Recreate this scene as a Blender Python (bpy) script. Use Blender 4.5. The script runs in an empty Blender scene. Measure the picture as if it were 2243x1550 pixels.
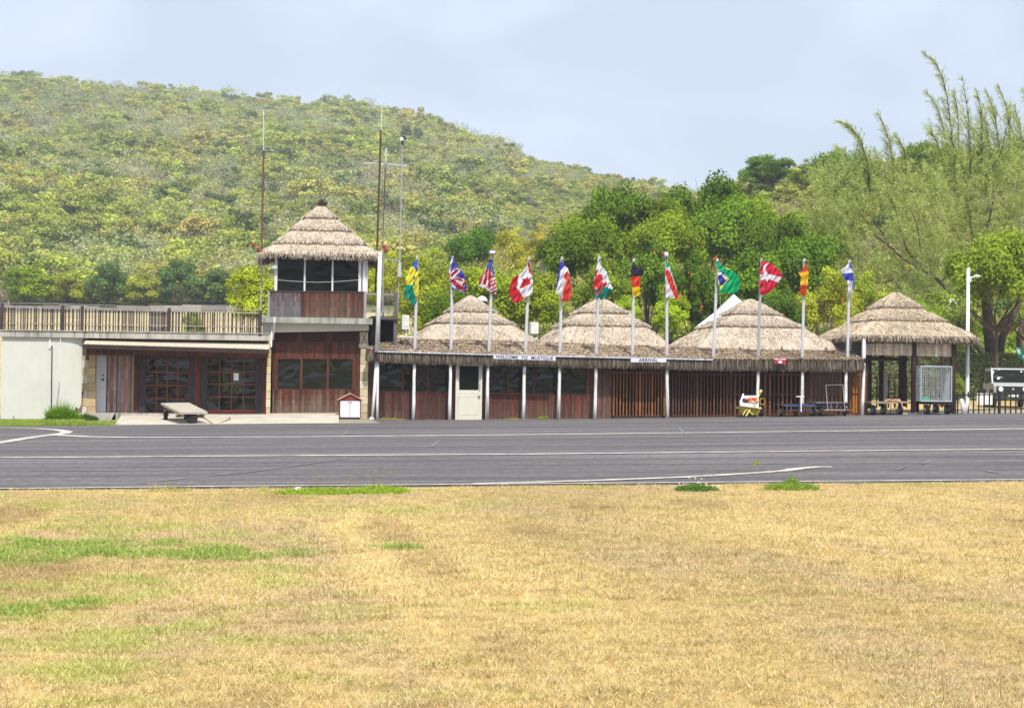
import bpy, math, random
import numpy as np
from mathutils import Vector, Matrix, noise as mnoise
R = math.radians
rnd = random.Random(7)
scene = bpy.context.scene
COL = scene.collection

# ------------------------------------------------------------------ camera
CAM = np.array([0.0, 0.0, 1.6])
F_PX = 4130.0
YAW, PITCH, ROLL = R(8.0), math.atan(75 / 4130.0), R(0.8)
_r0 = np.array([math.cos(YAW), -math.sin(YAW), 0.0])
FWD = np.array([math.sin(YAW) * math.cos(PITCH), math.cos(YAW) * math.cos(PITCH), math.sin(PITCH)])
_u0 = np.cross(_r0, FWD)
RIGHT = math.cos(ROLL) * _r0 + math.sin(ROLL) * _u0
UP = -math.sin(ROLL) * _r0 + math.cos(ROLL) * _u0
cam_d = bpy.data.cameras.new('camera')
cam = bpy.data.objects.new('camera', cam_d)
COL.objects.link(cam)
cam.matrix_world = Matrix(((RIGHT[0], UP[0], -FWD[0], CAM[0]), (RIGHT[1], UP[1], -FWD[1], CAM[1]),
                           (RIGHT[2], UP[2], -FWD[2], CAM[2]), (0, 0, 0, 1)))
cam_d.sensor_fit = 'HORIZONTAL'
cam_d.sensor_width = 36.0
cam_d.lens = 36.0 * F_PX / 2243.0
cam_d.clip_start = 0.1
cam_d.clip_end = 20000
scene.camera = cam

# ------------------------------------------------------------------ world, sun
SUN_EL, SUN_AZ = R(57), R(6)          # azimuth from the camera side, towards the right
to_sun = Vector((math.cos(SUN_EL) * math.sin(SUN_AZ), -math.cos(SUN_EL) * math.cos(SUN_AZ), math.sin(SUN_EL)))
world = bpy.data.worlds.new('World'); scene.world = world; world.use_nodes = True
nt = world.node_tree; nt.nodes.clear()
wo = nt.nodes.new('ShaderNodeOutputWorld'); bg = nt.nodes.new('ShaderNodeBackground')
sky = nt.nodes.new('ShaderNodeTexSky'); sky.sky_type = 'NISHITA'; sky.sun_disc = False
sky.sun_elevation = SUN_EL; sky.sun_rotation = math.atan2(to_sun.x, to_sun.y)
sky.air_density = 1.0; sky.dust_density = 1.6; sky.ozone_density = 1.0; sky.altitude = 0
tc = nt.nodes.new('ShaderNodeTexCoord'); mp = nt.nodes.new('ShaderNodeMapping')
mp.inputs['Scale'].default_value = (1, 1, 1.6)
nz = nt.nodes.new('ShaderNodeTexNoise'); nz.inputs['Scale'].default_value = 5.0
nz.inputs['Detail'].default_value = 7; nz.inputs['Roughness'].default_value = 0.5
nz.inputs['Distortion'].default_value = 0.35
rp = nt.nodes.new('ShaderNodeValToRGB')
rp.color_ramp.elements[0].position = 0.44; rp.color_ramp.elements[0].color = (0.62, 0.62, 0.62, 1)
rp.color_ramp.elements[1].position = 0.62; rp.color_ramp.elements[1].color = (0.92, 0.92, 0.92, 1)
mx = nt.nodes.new('ShaderNodeMix'); mx.data_type = 'RGBA'
mx.inputs['B'].default_value = (7.9, 8.8, 10.7, 1)     # thin sunlit cloud, on the scale of the Nishita sky
nt.links.new(tc.outputs['Generated'], mp.inputs['Vector']); nt.links.new(mp.outputs[0], nz.inputs['Vector'])
nt.links.new(nz.outputs['Fac'], rp.inputs['Fac']); nt.links.new(rp.outputs['Color'], mx.inputs['Factor'])
nt.links.new(sky.outputs[0], mx.inputs['A']); nt.links.new(mx.outputs['Result'], bg.inputs['Color'])
bg.inputs['Strength'].default_value = 0.11
nt.links.new(bg.outputs[0], wo.inputs['Surface'])
sl = bpy.data.lights.new('sun', 'SUN'); sl.energy = 5.0; sl.angle = R(0.55); sl.color = (1.0, 0.955, 0.88)
so = bpy.data.objects.new('sun', sl); COL.objects.link(so)
so.rotation_euler = to_sun.to_track_quat('Z', 'Y').to_euler(); so.location = (20, -30, 60)
scene.view_settings.view_transform = 'Standard'; scene.view_settings.look = 'None'
scene.view_settings.exposure = 0.12; scene.view_settings.gamma = 1.0
scene.render.engine = 'CYCLES'
scene.cycles.max_bounces = 6; scene.cycles.transparent_max_bounces = 12

# ------------------------------------------------------------------ measuring helpers
def ray(px, py): return FWD * F_PX + RIGHT * (px - 1121.5) + UP * (775.0 - py)
def P(px, py, Y):
    d = ray(px, py); t = (Y - CAM[1]) / d[1]
    return Vector(CAM + d * t)
def PX(px, Y, py=850): return P(px, py, Y).x
def PZ(px, py, Y): return P(px, py, Y).z
def proj(x, y, z):
    v0 = x - CAM[0]; v1 = y - CAM[1]; v2 = z - CAM[2]
    w = v0 * FWD[0] + v1 * FWD[1] + v2 * FWD[2]
    a = v0 * RIGHT[0] + v1 * RIGHT[1] + v2 * RIGHT[2]; b = v0 * UP[0] + v1 * UP[1] + v2 * UP[2]
    w = np.where(w > 0.01, w, 0.01) if hasattr(w, 'shape') else max(w, 0.01)
    return 1121.5 + F_PX * a / w, 775.0 - F_PX * b / w
def M2PX(Y): return Y / F_PX     # metres per photograph pixel at depth Y

# terrain: measured rows across the view, at increasing depth
ROWS_PX = [
 (29, [(0, 1074), (2243, 1055)]), (38, [(0, 1003), (1200, 994), (2243, 985)]), (51, [(0, 959), (2243, 940)]),
 (63, [(0, 934), (700, 928), (1121, 925.5), (2243, 911)]),
 (68.3, [(0, 920), (770, 916), (900, 921), (1300, 918.5), (1650, 913.5), (1890, 910), (2243, 906)]),
 (80, [(0, 900), (1121, 898), (2243, 890)]), (100, [(0, 858), (1121, 860), (2243, 870)]),
 (125, [(0, 790), (1000, 800), (1300, 800), (1600, 770), (2243, 740)]),
 (150, [(0, 738), (1000, 750), (1250, 715), (1450, 610), (1700, 540), (2243, 500)]),
 (190, [(0, 695), (900, 700), (1200, 650), (1300, 620), (1350, 590), (1430, 528), (1540, 466), (1620, 440), (1700, 424), (1830, 405), (2020, 382), (2243, 366), (2700, 350)]),
 (222, [(0, 676), (900, 672), (1200, 650), (1430, 550), (1550, 490), (1700, 456), (2243, 405), (2700, 395)]),
 (300, [(-500, 590), (0, 590), (900, 590), (1300, 590), (1700, 560), (2243, 520)]),
 (760, [(-900, 100), (-400, 130), (0, 182), (100, 194), (330, 214), (560, 238), (700, 246), (830, 258), (900, 270), (1000, 312), (1100, 350), (1200, 402), (1300, 446), (1400, 492), (1500, 515), (2243, 530), (3000, 530)]),
]
ROWS = [(-300.0, np.array([-200., 200.]), np.array([-1.0, 1.0])), (9.4, np.array([-30., 30.]), np.array([-.36, .36]))]
for _Y, _pts in ROWS_PX:
    _w = [P(a, b, _Y) for a, b in _pts]
    ROWS.append((float(_Y), np.array([v.x for v in _w]), np.array([v.z for v in _w])))
_x, _z = ROWS[-1][1], ROWS[-1][2]
ROWS.append((900.0, _x, _z * .72)); ROWS.append((1500.0, _x, _z * 0.1)); ROWS.append((6000.0, _x, _z * 0.0))
RY = np.array([r[0] for r in ROWS])
def gz(X, Y):
    X = np.atleast_1d(np.asarray(X, float)); Y = np.atleast_1d(np.asarray(Y, float))
    k = np.clip(np.searchsorted(RY, Y) - 1, 0, len(ROWS) - 2)
    out = np.zeros_like(X)
    for i in range(len(ROWS) - 1):
        m = k == i
        if not m.any(): continue
        t = np.clip((Y[m] - RY[i]) / (RY[i + 1] - RY[i]), 0, 1)
        out[m] = np.interp(X[m], ROWS[i][1], ROWS[i][2]) * (1 - t) + np.interp(X[m], ROWS[i + 1][1], ROWS[i + 1][2]) * t
    w = np.clip((Y - 230) / 150, 0, 1) * np.clip((800 - Y) / 200, 0.1, 1)
    out += .5 * w * np.clip((70 - X) / 60 , .0, 1) * (5.5 * np.sin(X * .019 + 1.3 + Y * .004) * np.sin(Y * .021 + X * .006) + 2.2 * np.sin(X * .071 + Y * .013) * np.sin(Y * .05 + 2) )
    return out
def g1(x, y): return float(gz(x, y)[0])
def G(px, py):
    """photograph pixel -> point of the ground"""
    d = ray(px, py); lo, hi = 3.0, 260.0
    for _ in range(50):
        m = (lo + hi) / 2; q = CAM + d * (m / d[1])
        if q[2] > g1(q[0], q[1]): lo = m
        else: hi = m
    q = CAM + d * (lo / d[1]); return Vector(q)

# ------------------------------------------------------------------ colours, materials
def lin(r, g, b, k=1.0):
    f = lambda c: (c / 255 / 12.92) if c <= 10 else ((c / 255 + .055) / 1.055) ** 2.4
    return (f(r) * k, f(g) * k, f(b) * k)
MATS = {}
def material(name, col=(.5, .5, .5), rough=.75, var=.18, scale=6.0, bump=.15, attr=False, metal=0.0, spec=.3,
             stretch=(1, 1, 1), streak=0.0, streak_col=(.08, .07, .06), grain=0.0, objcol=False):
    if name in MATS: return MATS[name]
    m = bpy.data.materials.new(name); m.use_nodes = True; MATS[name] = m
    t = m.node_tree; N = t.nodes; L = t.links
    b = N['Principled BSDF']; b.inputs['Roughness'].default_value = rough; b.inputs['Metallic'].default_value = metal
    b.inputs['Specular IOR Level'].default_value = spec
    tc = N.new('ShaderNodeTexCoord'); mp = N.new('ShaderNodeMapping'); mp.inputs['Scale'].default_value = stretch
    L.new(tc.outputs['Object'], mp.inputs['Vector'])
    n1 = N.new('ShaderNodeTexNoise'); n1.inputs['Scale'].default_value = scale; n1.inputs['Detail'].default_value = 8
    n1.inputs['Roughness'].default_value = .62
    L.new(mp.outputs[0], n1.inputs['Vector'])
    mr = N.new('ShaderNodeMapRange'); mr.inputs['From Min'].default_value = .3; mr.inputs['From Max'].default_value = .7
    mr.inputs['To Min'].default_value = 1 - var; mr.inputs['To Max'].default_value = 1 + var
    L.new(n1.outputs['Fac'], mr.inputs['Value'])
    if attr:
        a = N.new('ShaderNodeAttribute'); a.attribute_name = 'Col'; src = a.outputs['Color']
    else:
        a = N.new('ShaderNodeRGB'); a.outputs[0].default_value = (*col, 1); src = a.outputs[0]
    if objcol:
        oi = N.new('ShaderNodeObjectInfo'); q = N.new('ShaderNodeVectorMath'); q.operation = 'MULTIPLY'
        L.new(src, q.inputs[0]); L.new(oi.outputs['Color'], q.inputs[1]); src = q.outputs[0]
    vm = N.new('ShaderNodeVectorMath'); vm.operation = 'SCALE'
    L.new(src, vm.inputs[0]); L.new(mr.outputs[0], vm.inputs['Scale']); out = vm.outputs[0]
    if streak > 0:      # rain stains running down the surface
        mp2 = N.new('ShaderNodeMapping'); mp2.inputs['Scale'].default_value = (3.2, 3.2, .35)
        L.new(tc.outputs['Object'], mp2.inputs['Vector'])
        n2 = N.new('ShaderNodeTexNoise'); n2.inputs['Scale'].default_value = 2.4; n2.inputs['Detail'].default_value = 5
        L.new(mp2.outputs[0], n2.inputs['Vector'])
        r2 = N.new('ShaderNodeMapRange'); r2.inputs['From Min'].default_value = .5; r2.inputs['From Max'].default_value = .72
        r2.inputs['To Max'].default_value = streak
        L.new(n2.outputs['Fac'], r2.inputs['Value'])
        mix = N.new('ShaderNodeMix'); mix.data_type = 'RGBA'; mix.inputs['B'].default_value = (*streak_col, 1)
        L.new(r2.outputs[0], mix.inputs['Factor']); L.new(out, mix.inputs['A']); out = mix.outputs['Result']
    L.new(out, b.inputs['Base Color'])
    if bump > 0:
        n3 = N.new('ShaderNodeTexNoise'); n3.inputs['Scale'].default_value = scale * 4; n3.inputs['Detail'].default_value = 6
        L.new(mp.outputs[0], n3.inputs['Vector'])
        bp = N.new('ShaderNodeBump'); bp.inputs['Strength'].default_value = bump; bp.inputs['Distance'].default_value = .03
        L.new(n3.outputs['Fac'], bp.inputs['Height']); L.new(bp.outputs[0], b.inputs['Normal'])
    return m
def leaf_material(name, trans=.32, objcol=True, inst=False, rough=.5, spec=.25):
    if name in MATS: return MATS[name]
    m = bpy.data.materials.new(name); m.use_nodes = True; MATS[name] = m
    t = m.node_tree; N = t.nodes; L = t.links
    b = N['Principled BSDF']; b.inputs['Roughness'].default_value = rough; b.inputs['Specular IOR Level'].default_value = spec
    a = N.new('ShaderNodeAttribute'); a.attribute_name = 'Col'
    q = N.new('ShaderNodeVectorMath'); q.operation = 'MULTIPLY'; L.new(a.outputs['Color'], q.inputs[0])
    if inst:
        i = N.new('ShaderNodeAttribute'); i.attribute_type = 'INSTANCER'; i.attribute_name = 'tint'
        L.new(i.outputs['Color'], q.inputs[1])
    elif objcol:
        i = N.new('ShaderNodeObjectInfo'); L.new(i.outputs['Color'], q.inputs[1])
    else: q.inputs[1].default_value = (1, 1, 1)
    L.new(q.outputs[0], b.inputs['Base Color'])
    if trans > 0:
        tr = N.new('ShaderNodeBsdfTranslucent'); ms = N.new('ShaderNodeMixShader'); ms.inputs[0].default_value = trans
        q2 = N.new('ShaderNodeVectorMath'); q2.operation = 'MULTIPLY'; q2.inputs[1].default_value = (1.12, 1.25, .5)
        L.new(q.outputs[0], q2.inputs[0]); L.new(q2.outputs[0], tr.inputs['Color'])
        L.new(b.outputs[0], ms.inputs[1]); L.new(tr.outputs[0], ms.inputs[2])
        L.new(ms.outputs[0], N['Material Output'].inputs['Surface'])
    return m

# ------------------------------------------------------------------ mesh building
def tag(o, label=None, cat=None, group=None, kind=None):
    if label: o['label'] = label
    if cat: o['category'] = cat
    if group: o['group'] = group
    if kind: o['kind'] = kind
    return o
def worldloc(o):
    v = Vector((0, 0, 0))
    while o is not None: v += o.location; o = o.parent
    return v
def thing(name, loc, label, cat, group=None):
    o = bpy.data.objects.new(name, None); COL.objects.link(o); o.location = loc; o.empty_display_size = .2
    return tag(o, label, cat, group)
class MB:
    def __init__(s): s.v = []; s.f = []; s.c = []
    def face(s, pts, col=(1, 1, 1)):
        n = len(s.v); s.v += [tuple(p) for p in pts]; s.f.append(tuple(range(n, n + len(pts)))); s.c.append(col)
    def hexa(s, a, b, col=(1, 1, 1)):
        """a: 4 front corners (loop), b: 4 matching back corners"""
        n = len(s.v); s.v += [tuple(p) for p in a] + [tuple(p) for p in b]
        for q in ((0, 1, 2, 3), (7, 6, 5, 4), (0, 4, 5, 1), (1, 5, 6, 2), (2, 6, 7, 3), (3, 7, 4, 0)):
            s.f.append(tuple(n + i for i in q)); s.c.append(col)
    def box(s, x0, x1, y0, y1, z0, z1, col=(1, 1, 1)):
        s.hexa([(x0, y0, z0), (x1, y0, z0), (x1, y0, z1), (x0, y0, z1)], [(x0, y1, z0), (x1, y1, z0), (x1, y1, z1), (x0, y1, z1)], col)
    def pbox(s, xl, xr, yt, yb, Y, d, col=(1, 1, 1)):
        """box measured on the photograph: front face at depth Y, d metres thick; yt / yb may be (left, right)"""
        yt = yt if isinstance(yt, tuple) else (yt, yt); yb = yb if isinstance(yb, tuple) else (yb, yb)
        xm = (xl + xr) / 2; long_ = xr - xl > 60 or yt[0] != yt[1] or yb[0] != yb[1]
        ym = (yt[0] + yb[0]) / 2
        X0, X1 = PX(xl, Y, ym), PX(xr, Y, ym)
        if long_: zt0, zt1, zb0, zb1 = PZ(xl, yt[0], Y), PZ(xr, yt[1], Y), PZ(xl, yb[0], Y), PZ(xr, yb[1], Y)
        else: zt0 = zt1 = PZ(xm, yt[0], Y); zb0 = zb1 = PZ(xm, yb[0], Y)
        s.hexa([(X0, Y, zb0), (X1, Y, zb1), (X1, Y, zt1), (X0, Y, zt0)], [(X0, Y + d, zb0), (X1, Y + d, zb1), (X1, Y + d, zt1), (X0, Y + d, zt0)], col)
    def tube(s, pts, rad, n=8, col=(1, 1, 1), cap=True):
        pts = [Vector(p) for p in pts]; rad = rad if isinstance(rad, (list, tuple)) else [rad] * len(pts)
        base = len(s.v)
        for i, p in enumerate(pts):
            d = (pts[min(i + 1, len(pts) - 1)] - pts[max(i - 1, 0)]).normalized()
            u = d.cross(Vector((0, 1, .01))) if abs(d.y) < .95 else d.cross(Vector((1, 0, 0)))
            u.normalize(); w = d.cross(u)
            for k in range(n):
                a = 2 * math.pi * k / n; s.v.append(tuple(p + (u * math.cos(a) + w * math.sin(a)) * rad[i]))
        for i in range(len(pts) - 1):
            for k in range(n):
                a, b = base + i * n + k, base + i * n + (k + 1) % n
                s.f.append((a, b, b + n, a + n)); s.c.append(col)
        if cap:
            s.f.append(tuple(base + k for k in reversed(range(n)))); s.c.append(col)
            e = base + (len(pts) - 1) * n; s.f.append(tuple(e + k for k in range(n))); s.c.append(col)
    def lathe(s, c, prof, n=16, col=(1, 1, 1), axis='z'):
        base = len(s.v)
        for r, h in prof:
            for k in range(n):
                a = 2 * math.pi * k / n; q = (r * math.cos(a), r * math.sin(a), h)
                if axis == 'x': q = (q[2], q[0], q[1])
                if axis == 'y': q = (q[0], q[2], q[1])
                s.v.append((c[0] + q[0], c[1] + q[1], c[2] + q[2]))
        for i in range(len(prof) - 1):
            for k in range(n):
                a, b = base + i * n + k, base + i * n + (k + 1) % n
                s.f.append((a, b, b + n, a + n)); s.c.append(col)
        s.f.append(tuple(base + k for k in reversed(range(n)))); s.c.append(col)
        e = base + (len(prof) - 1) * n; s.f.append(tuple(e + k for k in range(n))); s.c.append(col)
    def build(s, name, mat, parent=None, smooth=False, origin=None, bevel=0.0):
        if not isinstance(mat, (list, tuple)): mat = [mat]
        off = worldloc(parent) if parent else (Vector(origin) if origin else Vector((0, 0, 0)))
        me = bpy.data.meshes.new(name)
        me.from_pydata([(a - off.x, b - off.y, c - off.z) for a, b, c in s.v], [], s.f)
        at = me.color_attributes.new('Col', 'FLOAT_COLOR', 'CORNER')
        buf = []
        for f, c in zip(s.f, s.c):
            buf += [c[0], c[1], c[2], 1.0] * len(f)
        if len(buf) == len(me.loops) * 4: at.data.foreach_set('color', buf)
        for m in mat: me.materials.append(m)
        if smooth: me.polygons.foreach_set('use_smooth', [True] * len(me.polygons))
        me.update()
        o = bpy.data.objects.new(name, me); COL.objects.link(o)
        if parent: o.parent = parent
        else: o.location = off
        if bevel > 0:
            b = o.modifiers.new('bevel', 'BEVEL'); b.width = bevel; b.segments = 2; b.limit_method = 'ANGLE'
        return o
def mesh_np(name, V, Fq, C, mats, parent=None, origin=None, smooth=False, midx=None):
    """V (n,3), Fq (m,k) faces of equal size, C (n,3) colour per vertex"""
    off = np.array(worldloc(parent)) if parent else (np.array(origin) if origin is not None else np.zeros(3))
    me = bpy.data.meshes.new(name); fill_np(me, V - off, Fq, C)
    for m in (mats if isinstance(mats, (list, tuple)) else [mats]): me.materials.append(m)
    if midx is not None: me.polygons.foreach_set('material_index', midx.astype(np.int32))
    if smooth: me.polygons.foreach_set('use_smooth', np.ones(len(Fq), bool))
    o = bpy.data.objects.new(name, me); COL.objects.link(o)
    if parent: o.parent = parent
    else: o.location = off
    return o
def fill_np(me, V, Fq, C):
    n, m, k = len(V), len(Fq), Fq.shape[1]
    me.vertices.add(n); me.vertices.foreach_set('co', np.ascontiguousarray(V, dtype=np.float32).ravel())
    me.loops.add(m * k); me.loops.foreach_set('vertex_index', np.ascontiguousarray(Fq, dtype=np.int32).ravel())
    me.polygons.add(m); me.polygons.foreach_set('loop_start', np.arange(0, m * k, k, dtype=np.int32))
    me.polygons.foreach_set('loop_total', np.full(m, k, dtype=np.int32))
    a = me.attributes.new('Col', 'FLOAT_COLOR', 'POINT')
    a.data.foreach_set('color', np.concatenate([C, np.ones((n, 1))], 1).astype(np.float32).ravel())
    me.update(calc_edges=True)
def copy_thing(root, loc, rz=0.0, scale=(1, 1, 1), label=None, group=None, color=None):
    r = root.copy(); COL.objects.link(r); r.location = loc; r.rotation_euler = (0, 0, rz); r.scale = scale
    if label: r['label'] = label
    if group: r['group'] = group
    for ch in list(root.children):
        c = ch.copy(); COL.objects.link(c); c.parent = r
        if color and ch.name.startswith('crown'): c.color = (*color, 1)
        for g in ch.children:
            d = g.copy(); COL.objects.link(d); d.parent = c
    return r

def leaf_quads(c, n, L, W, rng):
    m = len(c); r = rng.normal(size=(m, 3)); t = np.cross(n, r); t /= np.linalg.norm(t, axis=1, keepdims=True) + 1e-9
    b = np.cross(n, t); b /= np.linalg.norm(b, axis=1, keepdims=True) + 1e-9
    L = np.broadcast_to(L, (m,))[:, None]; W = np.broadcast_to(W, (m,))[:, None]
    V = np.stack([c - t * L, c + b * W, c + t * L, c - b * W], 1).reshape(-1, 3)
    return V, np.arange(m * 4).reshape(-1, 4)
def sticks(p, q, w, rng):
    """thin flat slivers from p to q"""
    d = q - p; s = np.cross(d, rng.normal(size=d.shape)); s /= np.linalg.norm(s, axis=1, keepdims=True) + 1e-9
    w = np.broadcast_to(w, (len(p),))[:, None]
    V = np.stack([p - s * w, p + s * w, q + s * w * .35, q - s * w * .35], 1).reshape(-1, 3)
    return V, np.arange(len(p) * 4).reshape(-1, 4)
def join(parts):
    Vs, Fs, Cs, o = [], [], [], 0
    for V, F, C in parts:
        Vs.append(V); Fs.append(F + o); Cs.append(C); o += len(V)
    return np.concatenate(Vs), np.concatenate(Fs), np.concatenate(Cs)
def rep(c, n): return np.tile(np.array(c, float), (n, 1))

# ------------------------------------------------------------------ scatter of one-mesh stuff (prototypes and points live in the same mesh)
def scatter(name, protos, pts, scl, rot, tint, pid, mats, kind='stuff'):
    Vs, Fs, Cs, ids, mi, o = [], [], [], [], [], 0
    for k, (V, F, C, mk) in enumerate(protos):
        Vs.append(V); Fs.append(F + o); Cs.append(C); ids.append(np.full(len(V), k)); mi.append(np.full(len(F), mk)); o += len(V)
    nV = o; V = np.concatenate(Vs + [pts]); F = np.concatenate(Fs); C = np.concatenate(Cs + [np.ones((len(pts), 3))])
    me = bpy.data.meshes.new(name); fill_np(me, V, F, C)
    me.polygons.foreach_set('material_index', np.concatenate(mi).astype(np.int32))
    for m in mats: me.materials.append(m)
    def at(nm, ty, arr, key='value', pad=0):
        a = me.attributes.new(nm, ty, 'POINT'); full = np.zeros((len(V),) + arr.shape[1:], np.float32 if ty != 'INT' else np.int32); full[nV:] = arr
        if pad is not None and ty == 'INT': full[:nV] = pad
        a.data.foreach_set(key, full.ravel())
    a = me.attributes.new('proto', 'INT', 'POINT')
    a.data.foreach_set('value', np.concatenate(ids + [np.full(len(pts), -1)]).astype(np.int32))
    at('pid', 'INT', pid, pad=-5)
    at('scl', 'FLOAT_VECTOR', scl, 'vector'); at('rot', 'FLOAT_VECTOR', rot, 'vector')
    at('tint', 'FLOAT_COLOR', np.concatenate([tint, np.ones((len(pts), 1))], 1), 'color')
    o = bpy.data.objects.new(name, me); COL.objects.link(o)
    ng = bpy.data.node_groups.new(name + '_nodes', 'GeometryNodeTree')
    ng.interface.new_socket('Geometry', in_out='INPUT', socket_type='NodeSocketGeometry')
    ng.interface.new_socket('Geometry', in_out='OUTPUT', socket_type='NodeSocketGeometry')
    N, L = ng.nodes, ng.links
    gi, go = N.new('NodeGroupInput'), N.new('NodeGroupOutput'); jn = N.new('GeometryNodeJoinGeometry')
    def named(nm, ty):
        n = N.new('GeometryNodeInputNamedAttribute'); n.data_type = ty; n.inputs['Name'].default_value = nm; return n.outputs['Attribute']
    def eq(nm, k):
        c = N.new('FunctionNodeCompare'); c.data_type = 'INT'; c.operation = 'EQUAL'
        L.new(named(nm, 'INT'), c.inputs[2]); c.inputs[3].default_value = k; return c.outputs[0]
    for k in range(len(protos)):
        s1 = N.new('GeometryNodeSeparateGeometry'); L.new(gi.outputs[0], s1.inputs['Geometry']); L.new(eq('proto', k), s1.inputs['Selection'])
        s2 = N.new('GeometryNodeSeparateGeometry'); L.new(gi.outputs[0], s2.inputs['Geometry']); L.new(eq('pid', k), s2.inputs['Selection'])
        ip = N.new('GeometryNodeInstanceOnPoints')
        L.new(s2.outputs[0], ip.inputs['Points']); L.new(s1.outputs[0], ip.inputs['Instance'])
        L.new(named('rot', 'FLOAT_VECTOR'), ip.inputs['Rotation']); L.new(named('scl', 'FLOAT_VECTOR'), ip.inputs['Scale'])
        L.new(ip.outputs[0], jn.inputs[0])
    L.new(jn.outputs[0], go.inputs[0])
    md = o.modifiers.new('scatter', 'NODES'); md.node_group = ng
    o['kind'] = kind
    return o
def vnoise(x, y, s, seed=0.0):
    return np.array([mnoise.noise(Vector((a / s, b / s, seed))) for a, b in zip(x, y)])

# ================================================================== GROUND
XS = np.unique(np.concatenate([np.arange(-60, 80.1, 1.5), np.arange(-900, -60, 14.), np.arange(80, 1100, 14.), [-6000, -2500, 2500, 6000]]))
YS = np.unique(np.concatenate([[-3000, -300, -120, -60, -30, -10], np.arange(0, 29, 1.5), np.arange(29, 69, 1.0), [68.3], np.arange(69, 104, 2.5), np.arange(104, 230, 4.), np.arange(230, 900, 9.),
                               np.arange(900, 1500, 60.), [1500, 2500, 6000], RY[1:]]))
def zone_col(x, y):
    n = np.array([mnoise.fractal(Vector((a / 7, b / 7, 3)), 1.0, 2.0, 4) for a, b in zip(x, y)])
    straw = np.array([.46, .33, .14]); forest = np.array([.16, .16, .07]); dry = np.array([.44, .36, .19])
    c = np.where((y < 90)[:, None], straw, dry)
    c = np.where(((y > 206) | ((y > 100) & (x > 8 + y * .1)))[:, None], forest, c)
    c = np.where(((y > 62) & (y < 76))[:, None], np.array([.30, .27, .20]), c)
    return c * (1 + .25 * n[:, None])
def sheet(name, xs, ys, mat, lift=0.0, colf=None, keep=None, kind='structure', thick=None):
    gx, gy = np.meshgrid(xs, ys); zz = gz(gx.ravel(), gy.ravel()) + lift
    V = np.stack([gx.ravel(), gy.ravel(), zz], 1); nx, ny = len(xs), len(ys)
    i, j = np.meshgrid(np.arange(nx - 1), np.arange(ny - 1)); a = (j * nx + i).ravel()
    Fq = np.stack([a, a + 1, a + nx + 1, a + nx], 1)
    if keep is not None: Fq = Fq[keep(V[Fq].mean(1))]
    C = colf(V[:, 0], V[:, 1]) if colf else np.ones((len(V), 3))
    o = mesh_np(name, V, Fq, C, mat, smooth=False); tag(o, kind=kind); return o
ground = sheet('ground', XS, YS, material('ground_soil', attr=True, scale=3.0, var=.25, bump=.5, rough=.95, spec=.1), colf=zone_col)

asph = material('asphalt', (.112, .100, .097), rough=.78, var=.42, scale=.55, bump=.25, spec=.35, stretch=(.16, 1.6, 1))
def asphalt_extra(m):
    t = m.node_tree; N, L = t.nodes, t.links; b = N['Principled BSDF']
    src = b.inputs['Base Color'].links[0].from_socket
    tc = N.new('ShaderNodeTexCoord')
    n = N.new('ShaderNodeTexNoise'); n.inputs['Scale'].default_value = 16; n.inputs['Detail'].default_value = 3
    mp = N.new('ShaderNodeMapping'); mp.inputs['Scale'].default_value = (.6, .35, 1); L.new(tc.outputs['Object'], mp.inputs[0]); L.new(mp.outputs[0], n.inputs['Vector'])
    r = N.new('ShaderNodeMapRange'); r.inputs['From Min'].default_value = .3; r.inputs['From Max'].default_value = .7; r.inputs['To Min'].default_value = .72; r.inputs['To Max'].default_value = 1.3
    L.new(n.outputs['Fac'], r.inputs['Value'])
    # lanes rolled in strips along the runway
    n4 = N.new('ShaderNodeTexNoise'); n4.inputs['Scale'].default_value = 1.0; n4.inputs['Detail'].default_value = 4
    mp4 = N.new('ShaderNodeMapping'); mp4.inputs['Scale'].default_value = (.012, 1.1, 1); L.new(tc.outputs['Object'], mp4.inputs[0]); L.new(mp4.outputs[0], n4.inputs['Vector'])
    r4 = N.new('ShaderNodeMapRange'); r4.inputs['From Min'].default_value = .35; r4.inputs['From Max'].default_value = .65; r4.inputs['To Min'].default_value = .74; r4.inputs['To Max'].default_value = 1.22
    L.new(n4.outputs['Fac'], r4.inputs['Value'])
    mm = N.new('ShaderNodeMath'); mm.operation = 'MULTIPLY'; L.new(r.outputs[0], mm.inputs[0]); L.new(r4.outputs[0], mm.inputs[1])
    v = N.new('ShaderNodeVectorMath'); v.operation = 'SCALE'; L.new(src, v.inputs[0]); L.new(mm.outputs[0], v.inputs['Scale']); L.new(v.outputs[0], b.inputs['Base Color'])
asphalt_extra(asph)
XHALL = PX(800, 68.3, 920)
near_wob = lambda x: 28.75 + .12 * np.sin(x * 1.7) + .1 * np.sin(x * 4.1 + 1)
ax = XS[(XS > -90) & (XS < 140)]; ay = YS[(YS >= 28.9) & (YS <= 69.01)]
runway = sheet('runway', ax, ay, asph, lift=.012, keep=lambda c: (c[:, 1] < 63) | (c[:, 0] > XHALL))

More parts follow.
